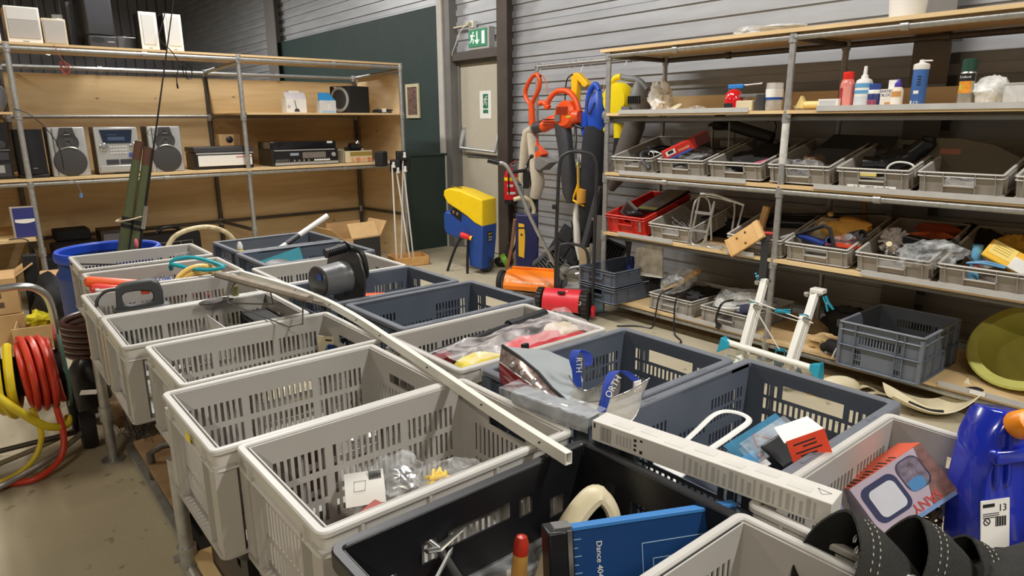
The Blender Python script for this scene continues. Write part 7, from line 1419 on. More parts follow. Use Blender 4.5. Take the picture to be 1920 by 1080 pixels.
part('handle', MB().tube(smooth_path([(-0.10, 0, 1.60), (-0.09, 0, 1.74), (-0.05, 0, 1.83), (0.0, 0, 1.85), (0.03, 0, 1.80)], 5), 0.026, 10), BLT, bb_); part('motor', MB().tube([(0.02, 0, 1.80), (0.02, 0, 1.72), (0.02, 0, 1.60), (0.02, 0, 1.45)], [0.04, 0.075, 0.09, 0.075], 16), BLT, bb_); part('lower_body', MB().tube([(-0.11, 0, 1.62), (-0.12, 0, 1.50), (-0.10, 0, 1.38)], [0.045, 0.05, 0.035], 12), BLT, bb_); part('bag', MB().tube([(0.0, 0.0, 1.50), (0.0, 0, 1.36), (0.0, 0, 1.10), (-0.03, 0.02, 0.80), (-0.06, 0.02, 0.56), (-0.07, 0.02, 0.50)], [0.09, 0.115, 0.125, 0.13, 0.09, 0.03], 18), mat('black_fabric', (32, 33, 38), 0.85, var=0.2, bump=0.2, bscale=20), bb_); part('cable', MB().tube(smooth_path([(0.03, -0.05, 1.80), (-0.01, -0.10, 1.70), (0.03, -0.11, 1.60), (0.06, -0.08, 1.70)]), 0.006, 6), BLACK, bb_); part('lime_tag', MB().box(-0.085, -0.14, 1.16, -0.07, -0.135, 1.19), mat('lime_tag', (200, 220, 120), 0.5), bb_); part('hang_cord', MB().tube([(-0.13, -0.1, 1.42), (-0.125, -0.12, 1.30)], 0.005, 6), BLACK, bb_)
yb_ = thing('leaf_blower', 'yellow and grey leaf blower hanging beside the shelf end post', 'leaf blower', HF(3.98, 0, 4.50)); YB = mat('blower_yellow', (244, 216, 22), 0.36, var=0.04); GB2 = mat('blower_grey', (124, 124, 126), 0.45, var=0.06)
part('handle', MB().tube(smooth_path([(-0.17, 0, 1.70), (-0.13, 0, 1.82), (-0.06, 0, 1.895), (0.01, 0, 1.905)], 5), 0.026, 10), YB, yb_); part('grey_handle', MB().tube(smooth_path([(0.02, 0, 1.90), (0.10, 0, 1.885), (0.20, 0, 1.865), (0.30, 0, 1.79)], 5), 0.026, 10), GB2, yb_); part('housing', MB().lathe([(0.02, -0.12), (0.08, -0.105), (0.125, -0.06), (0.15, 0.0), (0.15, 0.05), (0.12, 0.09)], 28, T(0.01, 0, 1.71) @ PRESS), YB, yb_); part('side_flange', MB().tube(smooth_path([(-0.17, 0, 1.78), (-0.20, 0, 1.65), (-0.19, 0, 1.50), (-0.15, 0, 1.46)]), 0.024, 10), YB, yb_)
part('grey_motor', MB().tube([(0.20, 0, 1.86), (0.21, 0, 1.78), (0.225, 0, 1.66), (0.21, 0, 1.57)], [0.03, 0.075, 0.09, 0.07], 16), GB2, yb_); part('rating_plate', MB().box(0.11, -0.105, 1.58, 0.20, -0.095, 1.66), mat('rating_plate', (120, 122, 124), 0.5), yb_); mb = MB()
for k in range(7): mb.box(0.17 + 0.018 * k, -0.098, 1.68, 0.176 + 0.018 * k, -0.07, 1.74)
part('grille', mb, DGREY, yb_); part('blue_switch', MB().box(0.18, -0.03, 1.80, 0.25, 0.01, 1.825), BLUE, yb_, bev=0.004); part('grey_collar', MB().tube([(-0.14, -0.02, 1.59), (0.05, -0.02, 1.57), (0.12, 0, 1.55)], [0.05, 0.055, 0.05], 14), GB2, yb_); part('yellow_tube', MB().tube([(0.0, 0.02, 1.55), (0.0, 0.02, 1.40)], [0.062, 0.055], 16), YB, yb_); part('dark_tube', MB().tube([(0.0, 0.02, 1.40), (-0.03, 0.02, 1.16)], [0.05, 0.05], 14), MATBLK, yb_)
part('grey_bag', MB().tube([(0.19, 0.0, 1.56), (0.17, 0, 1.50), (0.08, 0, 1.28), (-0.02, 0, 1.05), (-0.07, 0, 0.95)], [0.08, 0.09, 0.085, 0.075, 0.03], 16), mat('grey_fabric', (92, 86, 82), 0.85, bump=0.2, bscale=30), yb_)
# ================================================================ hi-fi and oddments on the left shelving
GRL = mat('grille_grey', (176, 172, 168), 0.8, var=0.04, scale=200); GRW = mat('grille_white', (212, 210, 206), 0.7, var=0.03, scale=200); WAL = plywood('light_wood_veneer', (196, 160, 112), (166, 128, 84), (4, 4, 0.6), False, 0.4); SIL = mat('hifi_silver', (178, 178, 176), 0.35, 0.3, var=0.04); CONE = mat('cone_grey', (60, 58, 58), 0.7, var=0.05, scale=200)
ZT_ = 2.161
def box_speaker(name, label, x0, x1, y0, d, z0, z1, side, front, grille, inset, extra=None, rz=0):
    t = thing(name, label, 'loudspeaker', T((x0 + x1) / 2, y0, z0, rz=rz)); w = (x1 - x0) / 2; h = z1 - z0
    part('cabinet', MB().box(-w, 0.012, 0, w, d, h), side, t, bev=0.003); part('front', MB().box(-w, 0, 0, w, 0.012, h), front, t, bev=0.004)
    part('grille', MB().box(-w + inset[0], -0.006, inset[1], w - inset[0], 0, h - inset[2]), grille, t, bev=0.003); return t
a = box_speaker('loudspeaker', 'white fronted loudspeaker with wooden sides on top of the left shelving', 0.52, 0.745, 6.72, 0.24, ZT_, ZT_ + 0.27, WAL, WHITE, GRL, (0.012, 0.035, 0.10)); part('upper_grille', MB().box(-0.10, -0.006, 0.172, 0.10, 0, 0.262), GRW, a, bev=0.002); part('badge', MB().box(-0.02, -0.002, 0.012, 0.02, 0, 0.017), INKG, a)
box_speaker('loudspeaker', 'small cream square loudspeaker beside the wooden-sided one', 0.755, 0.915, 6.73, 0.16, ZT_, ZT_ + 0.20, CREAM, CREAM, GRL, (0.008, 0.012, 0.012)); box_speaker('loudspeaker', 'white loudspeaker cut off by the left picture edge, on top of the shelving', 0.28, 0.475, 6.72, 0.2, ZT_, ZT_ + 0.14, WHITE, WHITE, GRW, (0.01, 0.02, 0.01))
bs_ = thing('subwoofer', 'large black subwoofer with curved front and oval mouth on top of the shelving', 'subwoofer', T(1.16, 6.76, ZT_)); SW = mat('sub_black', (50, 50, 56), 0.6, var=0.08); part('cabinet', MB().box(-0.10, 0.05, 0, 0.11, 0.46, 0.46), MATBLK, bs_, bev=0.006); part('front', MB().loft([[(-0.105, 0.05, 0.10), (-0.09, -0.01, 0.10), (0.10, -0.01, 0.10), (0.115, 0.05, 0.10)], [(-0.105, 0.05, 0.2), (-0.09, -0.02, 0.2), (0.10, -0.02, 0.2), (0.115, 0.05, 0.2)], [(-0.105, 0.05, 0.46), (-0.09, 0.0, 0.46), (0.10, 0.0, 0.46), (0.115, 0.05, 0.46)]]), SW, bs_, bev=0.008); part('foot_panel', MB().box(-0.095, -0.025, 0, 0.11, 0.05, 0.095), SW, bs_, bev=0.012); part('mouth', MB().prism([(0.05 * math.cos(a * 0.2618), 0.022 * math.sin(a * 0.2618)) for a in range(24)], 0, 0.004, T(-0.03, -0.022, 0.06) @ PRESS), INK, bs_); part('badge', MB().box(0.04, -0.027, 0.045, 0.09, -0.025, 0.052), SIL, bs_)
solo('dark_grey_box', 'tall dark grey box behind the subwoofer on top of the shelving', 'box', MB().box(0.98, 7.05, ZT_, 1.30, 7.3, ZT_ + 0.38), DGREY, None); solo('smoked_lid', 'dark smoked plastic lid standing beside the subwoofer', 'lid', MB().box(1.31, 6.95, ZT_, 1.47, 7.2, ZT_ + 0.12), mat('smoked_grey', (84, 84, 86), 0.25), None, bev=0.01)
for k, (x0, x1, lb) in enumerate(((1.452, 1.592, 'slim white loudspeaker with black sides, left of the pair'), (1.648, 1.79, 'slim white loudspeaker with black sides, right of the pair'))):
    s_ = box_speaker('loudspeaker', lb, x0, x1, 6.72, 0.2, ZT_, ZT_ + 0.31, MATBLK, WHITE, GRW, (0.02, 0.045, 0.02)); s_['group'] = 'slim white loudspeakers'; part('badge', MB().box(-0.015, -0.002, 0.014, 0.015, 0, 0.02), INKG, s_)
solo('red_wire', 'small bundle of red wire hanging from the top board', 'wire', MB().tube(smooth_path([(0.0, 0, 0.12), (0.03, 0, 0.03), (0.05, 0, 0.0)]), 0.003, 6).tube([(0.05 + 0.03 * math.sin(k * 0.9) , 0.004 * k / 3, -0.05 + 0.05 * math.cos(k * 0.9 + 0.4 * (k // 7))) for k in range(28)], 0.003, 5).tube(smooth_path([(0.05, 0, 0.0), (0.09, 0, -0.03), (0.12, 0, -0.06)]), 0.002, 5), mat('red_wire', (150, 60, 48), 0.6), T(0.80, 6.62, 2.03)); bwz = MB().tube(smooth_path([(0.02, 0, 0.42), (-0.02, 0, 0.30), (-0.05, 0, 0.20), (0.03, 0, 0.10), (0.08, 0, 0.0), (0.05, 0, -0.10), (0.045, 0, -0.17)]), 0.0045, 6).tube([(0.14 + 0.03 * math.sin(k * 0.7) + 0.02 * math.sin(k * 0.21), 0.003 * k / 4, -0.06 + 0.07 * math.cos(k * 0.7)) for k in range(20)], 0.004, 5).tube(smooth_path([(0.08, 0, 0.0), (0.12, 0, -0.02), (0.14, 0, -0.05)]), 0.004, 5).tube([(0.045, 0, -0.17), (0.048, 0, -0.21)], 0.008, 8)
solo('black_wire', 'bundle of black wire with plug hanging from the top board', 'wire', bwz, BLACK, T(1.62, 6.60, 2.05))
# upper right shelf
hb = thing('headset_box', 'opened white box with headset picture on the upper left shelving', 'box', T(2.80, 6.76, 1.639, 0, 0, 6)); part('box', MB().box(-0.11, 0, 0, 0.11, 0.1, 0.135), WHITE, hb, bev=0.002); part('flap', MB().box(-0.115, 0, 0, 0.11, 0.003, 0.075, T(0, 0.0, 0.135, -28, 0, 0)), mat('flap_lilac', (206, 200, 204), 0.6), hb); part('headset_print', MB().tube(smooth_path([(-0.02, -0.002, 0.12), (-0.01, -0.002, 0.06), (0.0, -0.002, 0.03)]), 0.010, 8, flat=0.2).prism([(-0.03, 0.012), (0.03, 0.012), (0.02, 0.04), (-0.02, 0.04)], 0.001, 0.003, PRESS), DGREY, hb); part('blue_mark', MB().tube([(-0.095, -0.0015, 0.05), (-0.075, -0.0015, 0.05), (-0.075, -0.0015, 0.07), (-0.095, -0.0015, 0.07)], 0.002, 4, True), BLUE, hb); part('white_insert', MB().box(-0.06, 0.03, 0.12, 0.05, 0.08, 0.215), PAPER, hb)
wbx2 = thing('blue_white_box', 'blue and white printed box beside the subwoofer on the upper shelf', 'box', T(3.135, 6.76, 1.639)); part('box', MB().box(-0.09, 0, 0, 0.09, 0.09, 0.125), mat('box_pale', (206, 206, 206), 0.5), wbx2, bev=0.001); part('blue_flap', MB().loft([[(-0.095, 0.0, 0.12), (0.09, 0.0, 0.12), (0.09, 0.02, 0.12), (-0.095, 0.02, 0.12)], [(-0.095, 0.01, 0.20), (0.02, 0.01, 0.20), (0.02, 0.02, 0.20), (-0.095, 0.02, 0.20)]]), mat('box_blue', (42, 140, 206), 0.45), wbx2); part('blue_stripe', MB().box(-0.07, -0.001, 0.0, 0.09, 0.0, 0.02), mat('box_light_blue', (150, 190, 224), 0.5), wbx2); part('print', MB().box(0.0, -0.001, 0.035, 0.006, 0, 0.09).box(0.018, -0.001, 0.035, 0.024, 0, 0.09).box(0.05, 0.0085, 0.15, 0.06, 0.0105, 0.19) if False else MB().box(0.0, -0.001, 0.035, 0.006, 0, 0.09).box(0.018, -0.001, 0.035, 0.024, 0, 0.09), PAPER, wbx2)
sbw = thing('subwoofer', 'black cube subwoofer with silver-ringed round speaker on the upper shelf', 'subwoofer', T(3.45, 6.90, 1.639, rz=20)); part('cabinet', MB().box(-0.14, -0.14, 0, 0.16, 0.14, 0.275), MATBLK, sbw, bev=0.004); RG = T(-0.141, 0.0, 0.14) @ T(ry=-90); part('ring', MB().lathe([(0.10, 0), (0.128, 0), (0.128, 0.008), (0.10, 0.010)], 36, RG, False), SIL, sbw); part('cone', MB().lathe([(0.0, 0.002), (0.10, 0.006)], 30, RG), DGREY, sbw); part('price_sticker', MB().box(-0.142, 0.04, 0.255, -0.1405, 0.08, 0.268), PAPER, sbw)
solo('cable_bundle', 'bundle of dark cables with white tie at the shelf end', 'cables', MB().tube([(0.11 * math.sin(k * 0.8), 0.03 * math.cos(k * 1.7), 0.022 + 0.014 * math.sin(k * 1.1)) for k in range(26)], 0.009, 6).mat(1).box(-0.02, -0.05, 0.01, 0.02, -0.02, 0.05), [DGREY, WHITE], T(3.80, 6.82, 1.639)); solo('grey_dryer', 'grey rounded appliance at the left picture edge on the upper shelf', 'appliance', MB().blob((0, 0, 0.11), (0.08, 0.08, 0.11), 3, 0.15, zmin=0), MGREY, T(0.37, 6.76, 1.639)); solo('thin_cable', 'thin black cable drooping from the upper shelf over the black loudspeaker', 'cable', MB().tube(smooth_path([(0.47, 6.62, 1.66), (0.56, 6.60, 1.62), (0.66, 6.60, 1.50), (0.72, 6.61, 1.36), (0.73, 6.62, 1.18)]), 0.004, 6), BLACK, None)
# middle shelf
ZM = 1.119
bst = thing('stereo_stack', 'black stereo tower cut off by the left picture edge', 'stereo', T(0.29, 6.74, ZM)); part('case', MB().box(-0.13, 0, 0, 0.115, 0.25, 0.44), BLACK, bst, bev=0.005); part('knob', MB().lathe([(0.03, 0), (0.032, 0.012), (0.01, 0.014)], 20, T(0.06, 0, 0.27) @ PRESS), DGREY, bst); part('panel', MB().box(-0.1, -0.004, 0.15, 0.10, 0, 0.21).box(-0.1, -0.004, 0.02, 0.10, 0, 0.12), DGREY, bst); part('silver_trim', MB().box(-0.12, -0.003, 0.225, 0.11, 0, 0.23).box(0.02, -0.005, 0.05, 0.06, 0, 0.11), SIL, bst)
bsp = thing('loudspeaker', 'black loudspeaker behind the left front post of the shelving', 'loudspeaker', T(0.535, 6.74, ZM)); part('cabinet', MB().box(-0.09, 0, 0, 0.10, 0.26, 0.385), MATBLK, bsp, bev=0.004); part('grille', MB().sheet(lambda u, v: (-0.08 + 0.165 * u, -0.004 - 0.02 * math.sin(PI * u), 0.03 + 0.34 * v), 10, 2, 0.004), BLACK, bsp); part('badge', MB().box(0.0, -0.027, 0.075, 0.03, -0.025, 0.08), SIL, bsp); part('base', MB().box(-0.095, -0.02, 0, 0.105, 0.2, 0.025), BLACK, bsp, bev=0.004)
def silver_speaker(x0, x1, label):
    t = thing('loudspeaker', label, 'loudspeaker', T((x0 + x1) / 2, 6.73, ZM), 'silver stereo loudspeakers'); w = (x1 - x0) / 2
    part('cabinet', MB().box(-w + 0.01, 0.02, 0, w - 0.01, 0.26, 0.40), mat('speaker_side', (66, 62, 58), 0.5), t, bev=0.003)
    part('front', MB().loft([[(-w + 0.005, 0.03, 0), (-w + 0.015, 0, 0), (w - 0.015, 0, 0), (w - 0.005, 0.03, 0)], [(-w + 0.005, 0.03, 0.40), (-w + 0.02, 0.01, 0.40), (w - 0.02, 0.01, 0.40), (w - 0.005, 0.03, 0.40)]]), SIL, t, bev=0.008)
    part('seam', MB().box(-w + 0.045, -0.002, 0.01, -w + 0.049, 0.006, 0.39), DGREY, t)
    part('horn', MB().prism([(-0.045, 0.395), (0.045, 0.395), (0.06, 0.33), (-0.06, 0.33)], -0.008, 0.004, T(0, -0.004, 0) @ PRESS), CONE, t)
    part('mid_cone', MB().lathe([(0.0, 0.004), (0.02, 0.014), (0.05, 0.006), (0.078, 0.016), (0.08, 0.0)], 30, T(0, 0.004, 0.275) @ PRESS), CONE, t)
    part('bass_cone', MB().lathe([(0.0, 0.012), (0.10, 0.014), (0.116, 0.010), (0.12, 0.0)], 34, T(0, 0.002, 0.118) @ PRESS), CONE, t)
    part('ring', MB().tube([(0.12 * math.cos(R(a)), -0.012, 0.118 + 0.12 * math.sin(R(a))) for a in range(60, 121, 6)], 0.006, 6), STEEL, t); part('tweeter', MB().cyl((0, -0.012, 0.37), (0, -0.016, 0.37), 0.012, 12), DGREY, t); part('badge', MB().box(-0.02, -0.016, 0.338, 0.02, -0.012, 0.343), SIL, t)
silver_speaker(0.655, 0.945, 'silver loudspeaker with two dark round cones, left of the silver stereo'); silver_speaker(1.395, 1.69, 'silver loudspeaker with two dark round cones, right of the silver stereo')
ssr = thing('mini_stereo', 'silver mini stereo with dark display and two round knobs', 'stereo', T(1.16, 6.73, ZM)); part('case', MB().box(-0.16, 0.02, 0, 0.16, 0.28, 0.40), mat('stereo_side', (112, 104, 98), 0.5), ssr, bev=0.004); part('front', MB().box(-0.165, 0, 0.012, 0.165, 0.03, 0.395), SIL, ssr, bev=0.008); part('display', MB().prism([(-0.125, 0.375), (0.125, 0.375), (0.105, 0.262), (-0.105, 0.262)], 0, 0.006, PRESS), mat('display_navy', (36, 46, 66), 0.2, coat=0.5), ssr); part('display_text', MB().box(-0.07, -0.0075, 0.33, 0.0, -0.006, 0.336).box(-0.07, -0.0075, 0.285, 0.06, -0.006, 0.315), mat('display_grey', (70, 86, 112), 0.3), ssr)
for x in (-0.105, 0.125): part('knob', MB().lathe([(0.034, 0), (0.035, 0.008), (0.027, 0.016), (0.004, 0.018)], 22, T(x, 0, 0.232) @ PRESS), STEEL, ssr)
mb = MB()
for r in range(3):
    for c in range(6): mb.box(-0.06 + 0.022 * c, -0.004, 0.225 - 0.026 * r, -0.044 + 0.022 * c, 0, 0.238 - 0.026 * r)
part('buttons', mb, mat('button_silver', (206, 204, 198), 0.4), ssr, kind=None); part('blue_knob', MB().lathe([(0.02, 0), (0.021, 0.008), (0.002, 0.01)], 18, T(0.095, 0, 0.16) @ PRESS), mat('knob_blue', (70, 84, 150), 0.3), ssr); part('tape_door', MB().box(-0.10, -0.004, 0.085, -0.005, 0, 0.125).box(0.005, -0.004, 0.085, 0.10, 0, 0.125), mat('door_dark', (64, 66, 72), 0.25), ssr); part('lower_panel', MB().box(-0.155, -0.012, 0.02, 0.155, 0, 0.075), SIL, ssr, bev=0.008); part('feet', MB().box(-0.05, 0.0, 0, 0.08, 0.03, 0.012), INK, ssr)
rd = thing('radio', 'white fronted black radio with slim black lid behind the second post', 'radio', T(2.05, 6.74, ZM)); part('case', MB().box(-0.27, 0.01, 0, 0.265, 0.32, 0.155), BLACK, rd, bev=0.006); part('white_front', MB().box(-0.245, 0.0, 0.03, 0.25, 0.012, 0.13), WHITE, rd, bev=0.003); part('chrome_line', MB().box(-0.26, -0.004, 0.14, 0.26, 0.0, 0.155), SIL, rd); part('lid', MB().box(-0.275, 0.0, 0.16, 0.265, 0.32, 0.205), DGREY, rd, bev=0.004); part('red_line', MB().box(0.10, -0.002, 0.105, 0.25, 0.0, 0.112), RED, rd)
wcb = thing('wooden_speaker_box', 'small wooden box with black round speaker behind the radio', 'box', T(2.18, 6.98, ZM + 0.206)); part('box', MB().box(-0.10, 0, 0, 0.10, 0.1, 0.11), WAL, wcb, bev=0.002); part('speaker', MB().lathe([(0.0, 0.006), (0.028, 0.004), (0.034, 0)], 22, T(0.0, 0, 0.06) @ PRESS), BLACK, wcb)
rcv = thing('receiver', 'long black record player receiver with silver tuning scale and smoked lid', 'receiver', T(2.86, 6.74, ZM)); part('case', MB().box(-0.37, 0.0, 0, 0.34, 0.36, 0.165), mat('dark_wood', (40, 32, 30), 0.4, var=0.2, stretch=(1, 6, 6)), rcv, bev=0.003); part('lid', MB().box(-0.37, 0.012, 0.166, 0.33, 0.36, 0.24), mat('smoked_black', (26, 26, 32), 0.12, coat=0.6), rcv, bev=0.006); part('front_panel', MB().box(-0.34, -0.006, 0.008, 0.335, 0, 0.155), BLACK, rcv); part('silver_strip', MB().box(-0.34, -0.010, 0.008, 0.335, -0.004, 0.035), SIL, rcv); part('top_strip', MB().box(-0.34, -0.010, 0.148, 0.30, -0.004, 0.158), SIL, rcv); part('scale', MB().box(-0.05, -0.008, 0.07, 0.20, -0.005, 0.13), mat('scale_grey', (120, 112, 106), 0.4, var=0.3, scale=90), rcv); part('meter', MB().box(-0.18, -0.008, 0.10, -0.09, -0.005, 0.125), mat('meter_blue', (150, 160, 176), 0.4), rcv); part('knob', MB().lathe([(0.022, 0), (0.022, 0.014), (0.002, 0.016)], 18, T(0.285, -0.006, 0.10) @ PRESS), SIL, rcv); mb = MB()
for k in range(7): mb.box(0.07 + 0.025 * k, -0.016, 0.042, 0.09 + 0.025 * k, -0.008, 0.058)
part('keys', mb, WHITE, rcv); mb = MB()
for k in range(4): mb.cyl((-0.14 + 0.05 * k, -0.014, 0.05), (-0.14 + 0.05 * k, -0.006, 0.05), 0.008, 10)
part('small_knobs', mb, SIL, rcv); mb = MB()
for k in range(9): mb.box(-0.33 + 0.016 * k, -0.012, 0.042, -0.322 + 0.016 * k, -0.006, 0.066)
part('sliders', mb, STEEL, rcv); part('price_sticker', MB().box(0.23, 0.011, 0.215, 0.29, 0.0125, 0.235), PAPER, rcv)
tin = thing('printed_basket_box', 'cream and gold box with food pictures holding a silver hair dryer', 'box', T(3.44, 6.74, ZM)); part('box', MB().panel(0.33, 0.125, 0.004, [], M=T(-0.165, 0, 0)).panel(0.33, 0.14, 0.004, [], M=T(-0.165, 0.2, 0)).box(-0.165, 0, 0, -0.161, 0.2, 0.13).box(0.161, 0, 0, 0.165, 0.2, 0.13).box(-0.165, 0, 0, 0.165, 0.2, 0.004), CREAM, tin); part('gold_band', MB().box(-0.10, -0.001, 0.07, 0.165, 0, 0.115), mat('gold_band', (150, 128, 60), 0.5), tin)
for k in range(4): part('food_picture', MB().box(-0.10 + 0.067 * k, -0.001, 0.008, -0.045 + 0.067 * k, 0, 0.055), mat('food_print_%d' % (k % 2), ((206, 164, 120), (196, 130, 96))[k % 2], 0.5, var=0.4, scale=60), tin)
solo('hair_dryer', 'silver and black hair dryer lying in the printed box', 'hair dryer', MB().tube(smooth_path([(-0.10, 0, 0.0), (0.0, 0, 0.02), (0.08, 0, 0.0)]), [0.02] * 4 + [0.05] * 6 + [0.035] * 3, 14).mat(1).cyl((0.02, 0, 0.03), (0.06, 0, 0.08), 0.025, 12), [BLACK, STEEL], T(3.44, 6.86, ZM + 0.14))
BLUEB = mat('box_navy', (44, 48, 118), 0.6, var=0.08); bbx = thing('navy_box', 'navy blue box with torn white band on the low left shelf', 'box', T(0.40, 6.62, 0.656)); part('box', MB().box(-0.075, 0, 0, 0.08, 0.1, 0.245), mat('card_edge', (170, 160, 150), 0.7), bbx, bev=0.002); part('front', MB().box(-0.062, -0.002, 0.005, 0.078, 0, 0.24), BLUEB, bbx); part('white_band', MB().sheet(lambda u, v: (-0.055 + 0.13 * u, -0.004, 0.128 + 0.022 * v - (0.012 * math.sin(PI * u) if v < 0.5 else 0)), 8, 1, 0.002), PAPER, bbx)
solo('low_cable', 'black cable hanging from the low left shelf', 'cable', MB().tube(smooth_path([(0.28, 6.53, 0.665), (0.38, 6.53, 0.66), (0.42, 6.53, 0.60), (0.43, 6.53, 0.54), (0.39, 6.54, 0.50)]), 0.005, 6), BLACK, None); dl = thing('dangling_cable', 'thin wire with blue plug hanging below the middle shelf', 'cable', None); part('wire', MB().tube(smooth_path([(0.75, 6.60, 1.10), (0.80, 6.60, 1.07), (0.82, 6.60, 0.98)]), 0.003, 5), MGREY, dl); part('blue_plug', MB().cyl((0.82, 6.60, 0.985), (0.815, 6.60, 0.95), 0.012, 8), mat('plug_blue', (90, 130, 190), 0.4), dl)
# floor level under the left shelving
for k, (x, y, z, w, d, h, lb) in enumerate(((0.78, 7.12, 0.0, 0.36, 0.4, 0.50, 'large black case with lime sticker beside the blue drum'), (0.79, 7.40, 0.50, 0.28, 0.25, 0.10, 'small black case on top of the large one'), (0.62, 6.92, 0.0, 0.25, 0.3, 0.44, 'black bag in front of the cases'))):
    c_ = thing('black_case', lb, 'case', T(x, y, z), 'black cases under the left shelving'); part('case', MB().box(-w / 2, -d / 2, 0, w / 2, d / 2, h), MATBLK, c_, bev=0.015)
    if k == 0: part('lime_sticker', MB().box(-0.01, -0.17, h, 0.05, -0.14, h + 0.002), mat('lime_note', (170, 206, 90), 0.6), c_)
fsq = thing('loudspeaker', 'dark wooden loudspeaker with grey front standing on the floor', 'loudspeaker', T(1.11, 7.15, 0)); part('cabinet', MB().box(-0.12, 0, 0, 0.13, 0.28, 0.58), mat('dark_veneer', (52, 40, 34), 0.5), fsq, bev=0.003); part('grille', MB().box(-0.10, -0.012, 0.04, 0.12, 0, 0.55), mat('purple_grey_grille', (110, 104, 108), 0.85), fsq)
am = thing('guitar_amplifier', 'black amplifier with white outlined front and carrying handle on the floor', 'amplifier', T(1.58, 7.1, 0)); part('cabinet', MB().box(-0.26, 0, 0, 0.26, 0.25, 0.50), MATBLK, am, bev=0.012); part('white_outline', MB().tube([(-0.18, -0.003, 0.08), (0.18, -0.003, 0.08), (0.18, -0.003, 0.42), (-0.18, -0.003, 0.42)], 0.004, 4, True).tube([(0.07, -0.003, 0.08), (0.07, -0.003, 0.42)], 0.003, 4), mat('piping_grey', (170, 168, 164), 0.5), am); part('handle', MB().tube(smooth_path([(-0.12, 0.1, 0.50), (-0.05, 0.1, 0.55), (0.05, 0.1, 0.55), (0.12, 0.1, 0.50)]), 0.016, 8), BLACK, am)
obx = thing('cardboard_box', 'open cardboard box with dark front beside the loudspeaker stands', 'box', T(3.14, 6.22, 0, rz=4)); part('walls', MB().panel(0.44, 0.40, 0.006, [], M=T(-0.20, 0, 0)).panel(0.44, 0.40, 0.006, [], M=T(-0.20, 0.36, 0)).box(-0.20, 0, 0, -0.194, 0.36, 0.40).box(0.234, 0, 0, 0.24, 0.36, 0.40).box(-0.2, 0, 0, 0.24, 0.36, 0.005), CARD, obx); part('dark_print', MB().box(-0.085, -0.002, 0.0, 0.232, 0, 0.385), mat('dark_print', (44, 42, 42), 0.6), obx); part('front_flap', MB().box(-0.10, 0, 0, 0.22, 0.005, 0.16, T(0, 0.0, 0.40, -30, 0, 0)), mat('flap_card', (206, 170, 120), 0.8), obx); part('side_flap', MB().box(0, 0.0, 0, 0.005, 0.34, 0.16, T(-0.2, 0, 0.40, 0, -48, 0)), CARD, obx); part('right_flap', MB().box(0, 0.0, 0, 0.005, 0.34, 0.16, T(0.24, 0, 0.40, 0, 30, 0)), CARD, obx); part('back_flap', MB().box(-0.18, 0.36, 0.40, 0.22, 0.366, 0.52), CARD, obx)
# satellite speakers on thin white stands, standing in a wooden box
wbs = thing('wooden_box', 'shallow open wooden box holding the loudspeaker stands', 'box', T(3.80, 6.40, 0, rz=-14)); BW = plywood('birch_box', (214, 168, 104), (190, 142, 82), (3, 3, 3), False); part('walls', MB().panel(0.40, 0.10, 0.012, [], M=T(-0.2, -0.14, 0)).panel(0.40, 0.10, 0.012, [], M=T(-0.2, 0.14, 0)).box(-0.2, -0.14, 0, -0.188, 0.15, 0.10).box(0.188, -0.14, 0, 0.2, 0.15, 0.10).box(-0.2, -0.14, 0, 0.2, 0.15, 0.01), BW, wbs, bev=0.002)
for k, (xb, yb_, xt, zt, rz, lb) in enumerate(((3.66, 6.42, 3.66, 1.10, 30, 'small black loudspeaker on a thin white stand, leftmost of the four'), (3.80, 6.36, 3.71, 1.04, -30, 'small black loudspeaker on a thin white stand, leaning left second'), (3.74, 6.46, 3.80, 1.20, -20, 'small black loudspeaker on a thin white stand, highest of the four'), (3.88, 6.42, 3.80, 1.05, -35, 'small black loudspeaker on a thin white stand, rightmost of the four'))):
    xs = (3.545, 3.72, 3.79, 3.85)[k]; zs = (1.09, 1.02, 1.14, 1.03)[k]; hh_ = (0.155, 0.13, 0.10, 0.15)[k]
    t = thing('satellite_speaker', lb, 'loudspeaker', None, 'satellite loudspeakers on stands'); part('pole', MB().cyl((xb, yb_, 0.012), (xt, 6.42, zt), 0.009, 8), WHITE, t); part('speaker', MB().box(-0.055, -0.05, 0, 0.055, 0.05, hh_), MATBLK, t, bev=0.012, M=T(xs + 0.0, 6.44 + 0.02 * (k % 2), zs, rz=rz)); part('bracket', MB().cyl((xt, 6.385, zt - 0.03), (xt, 6.385, zt + 0.03), 0.014, 8).cyl((xt - 0.02, 6.385, zt - 0.02), (xt + 0.02, 6.385, zt - 0.02), 0.008, 6), WHITE, t)
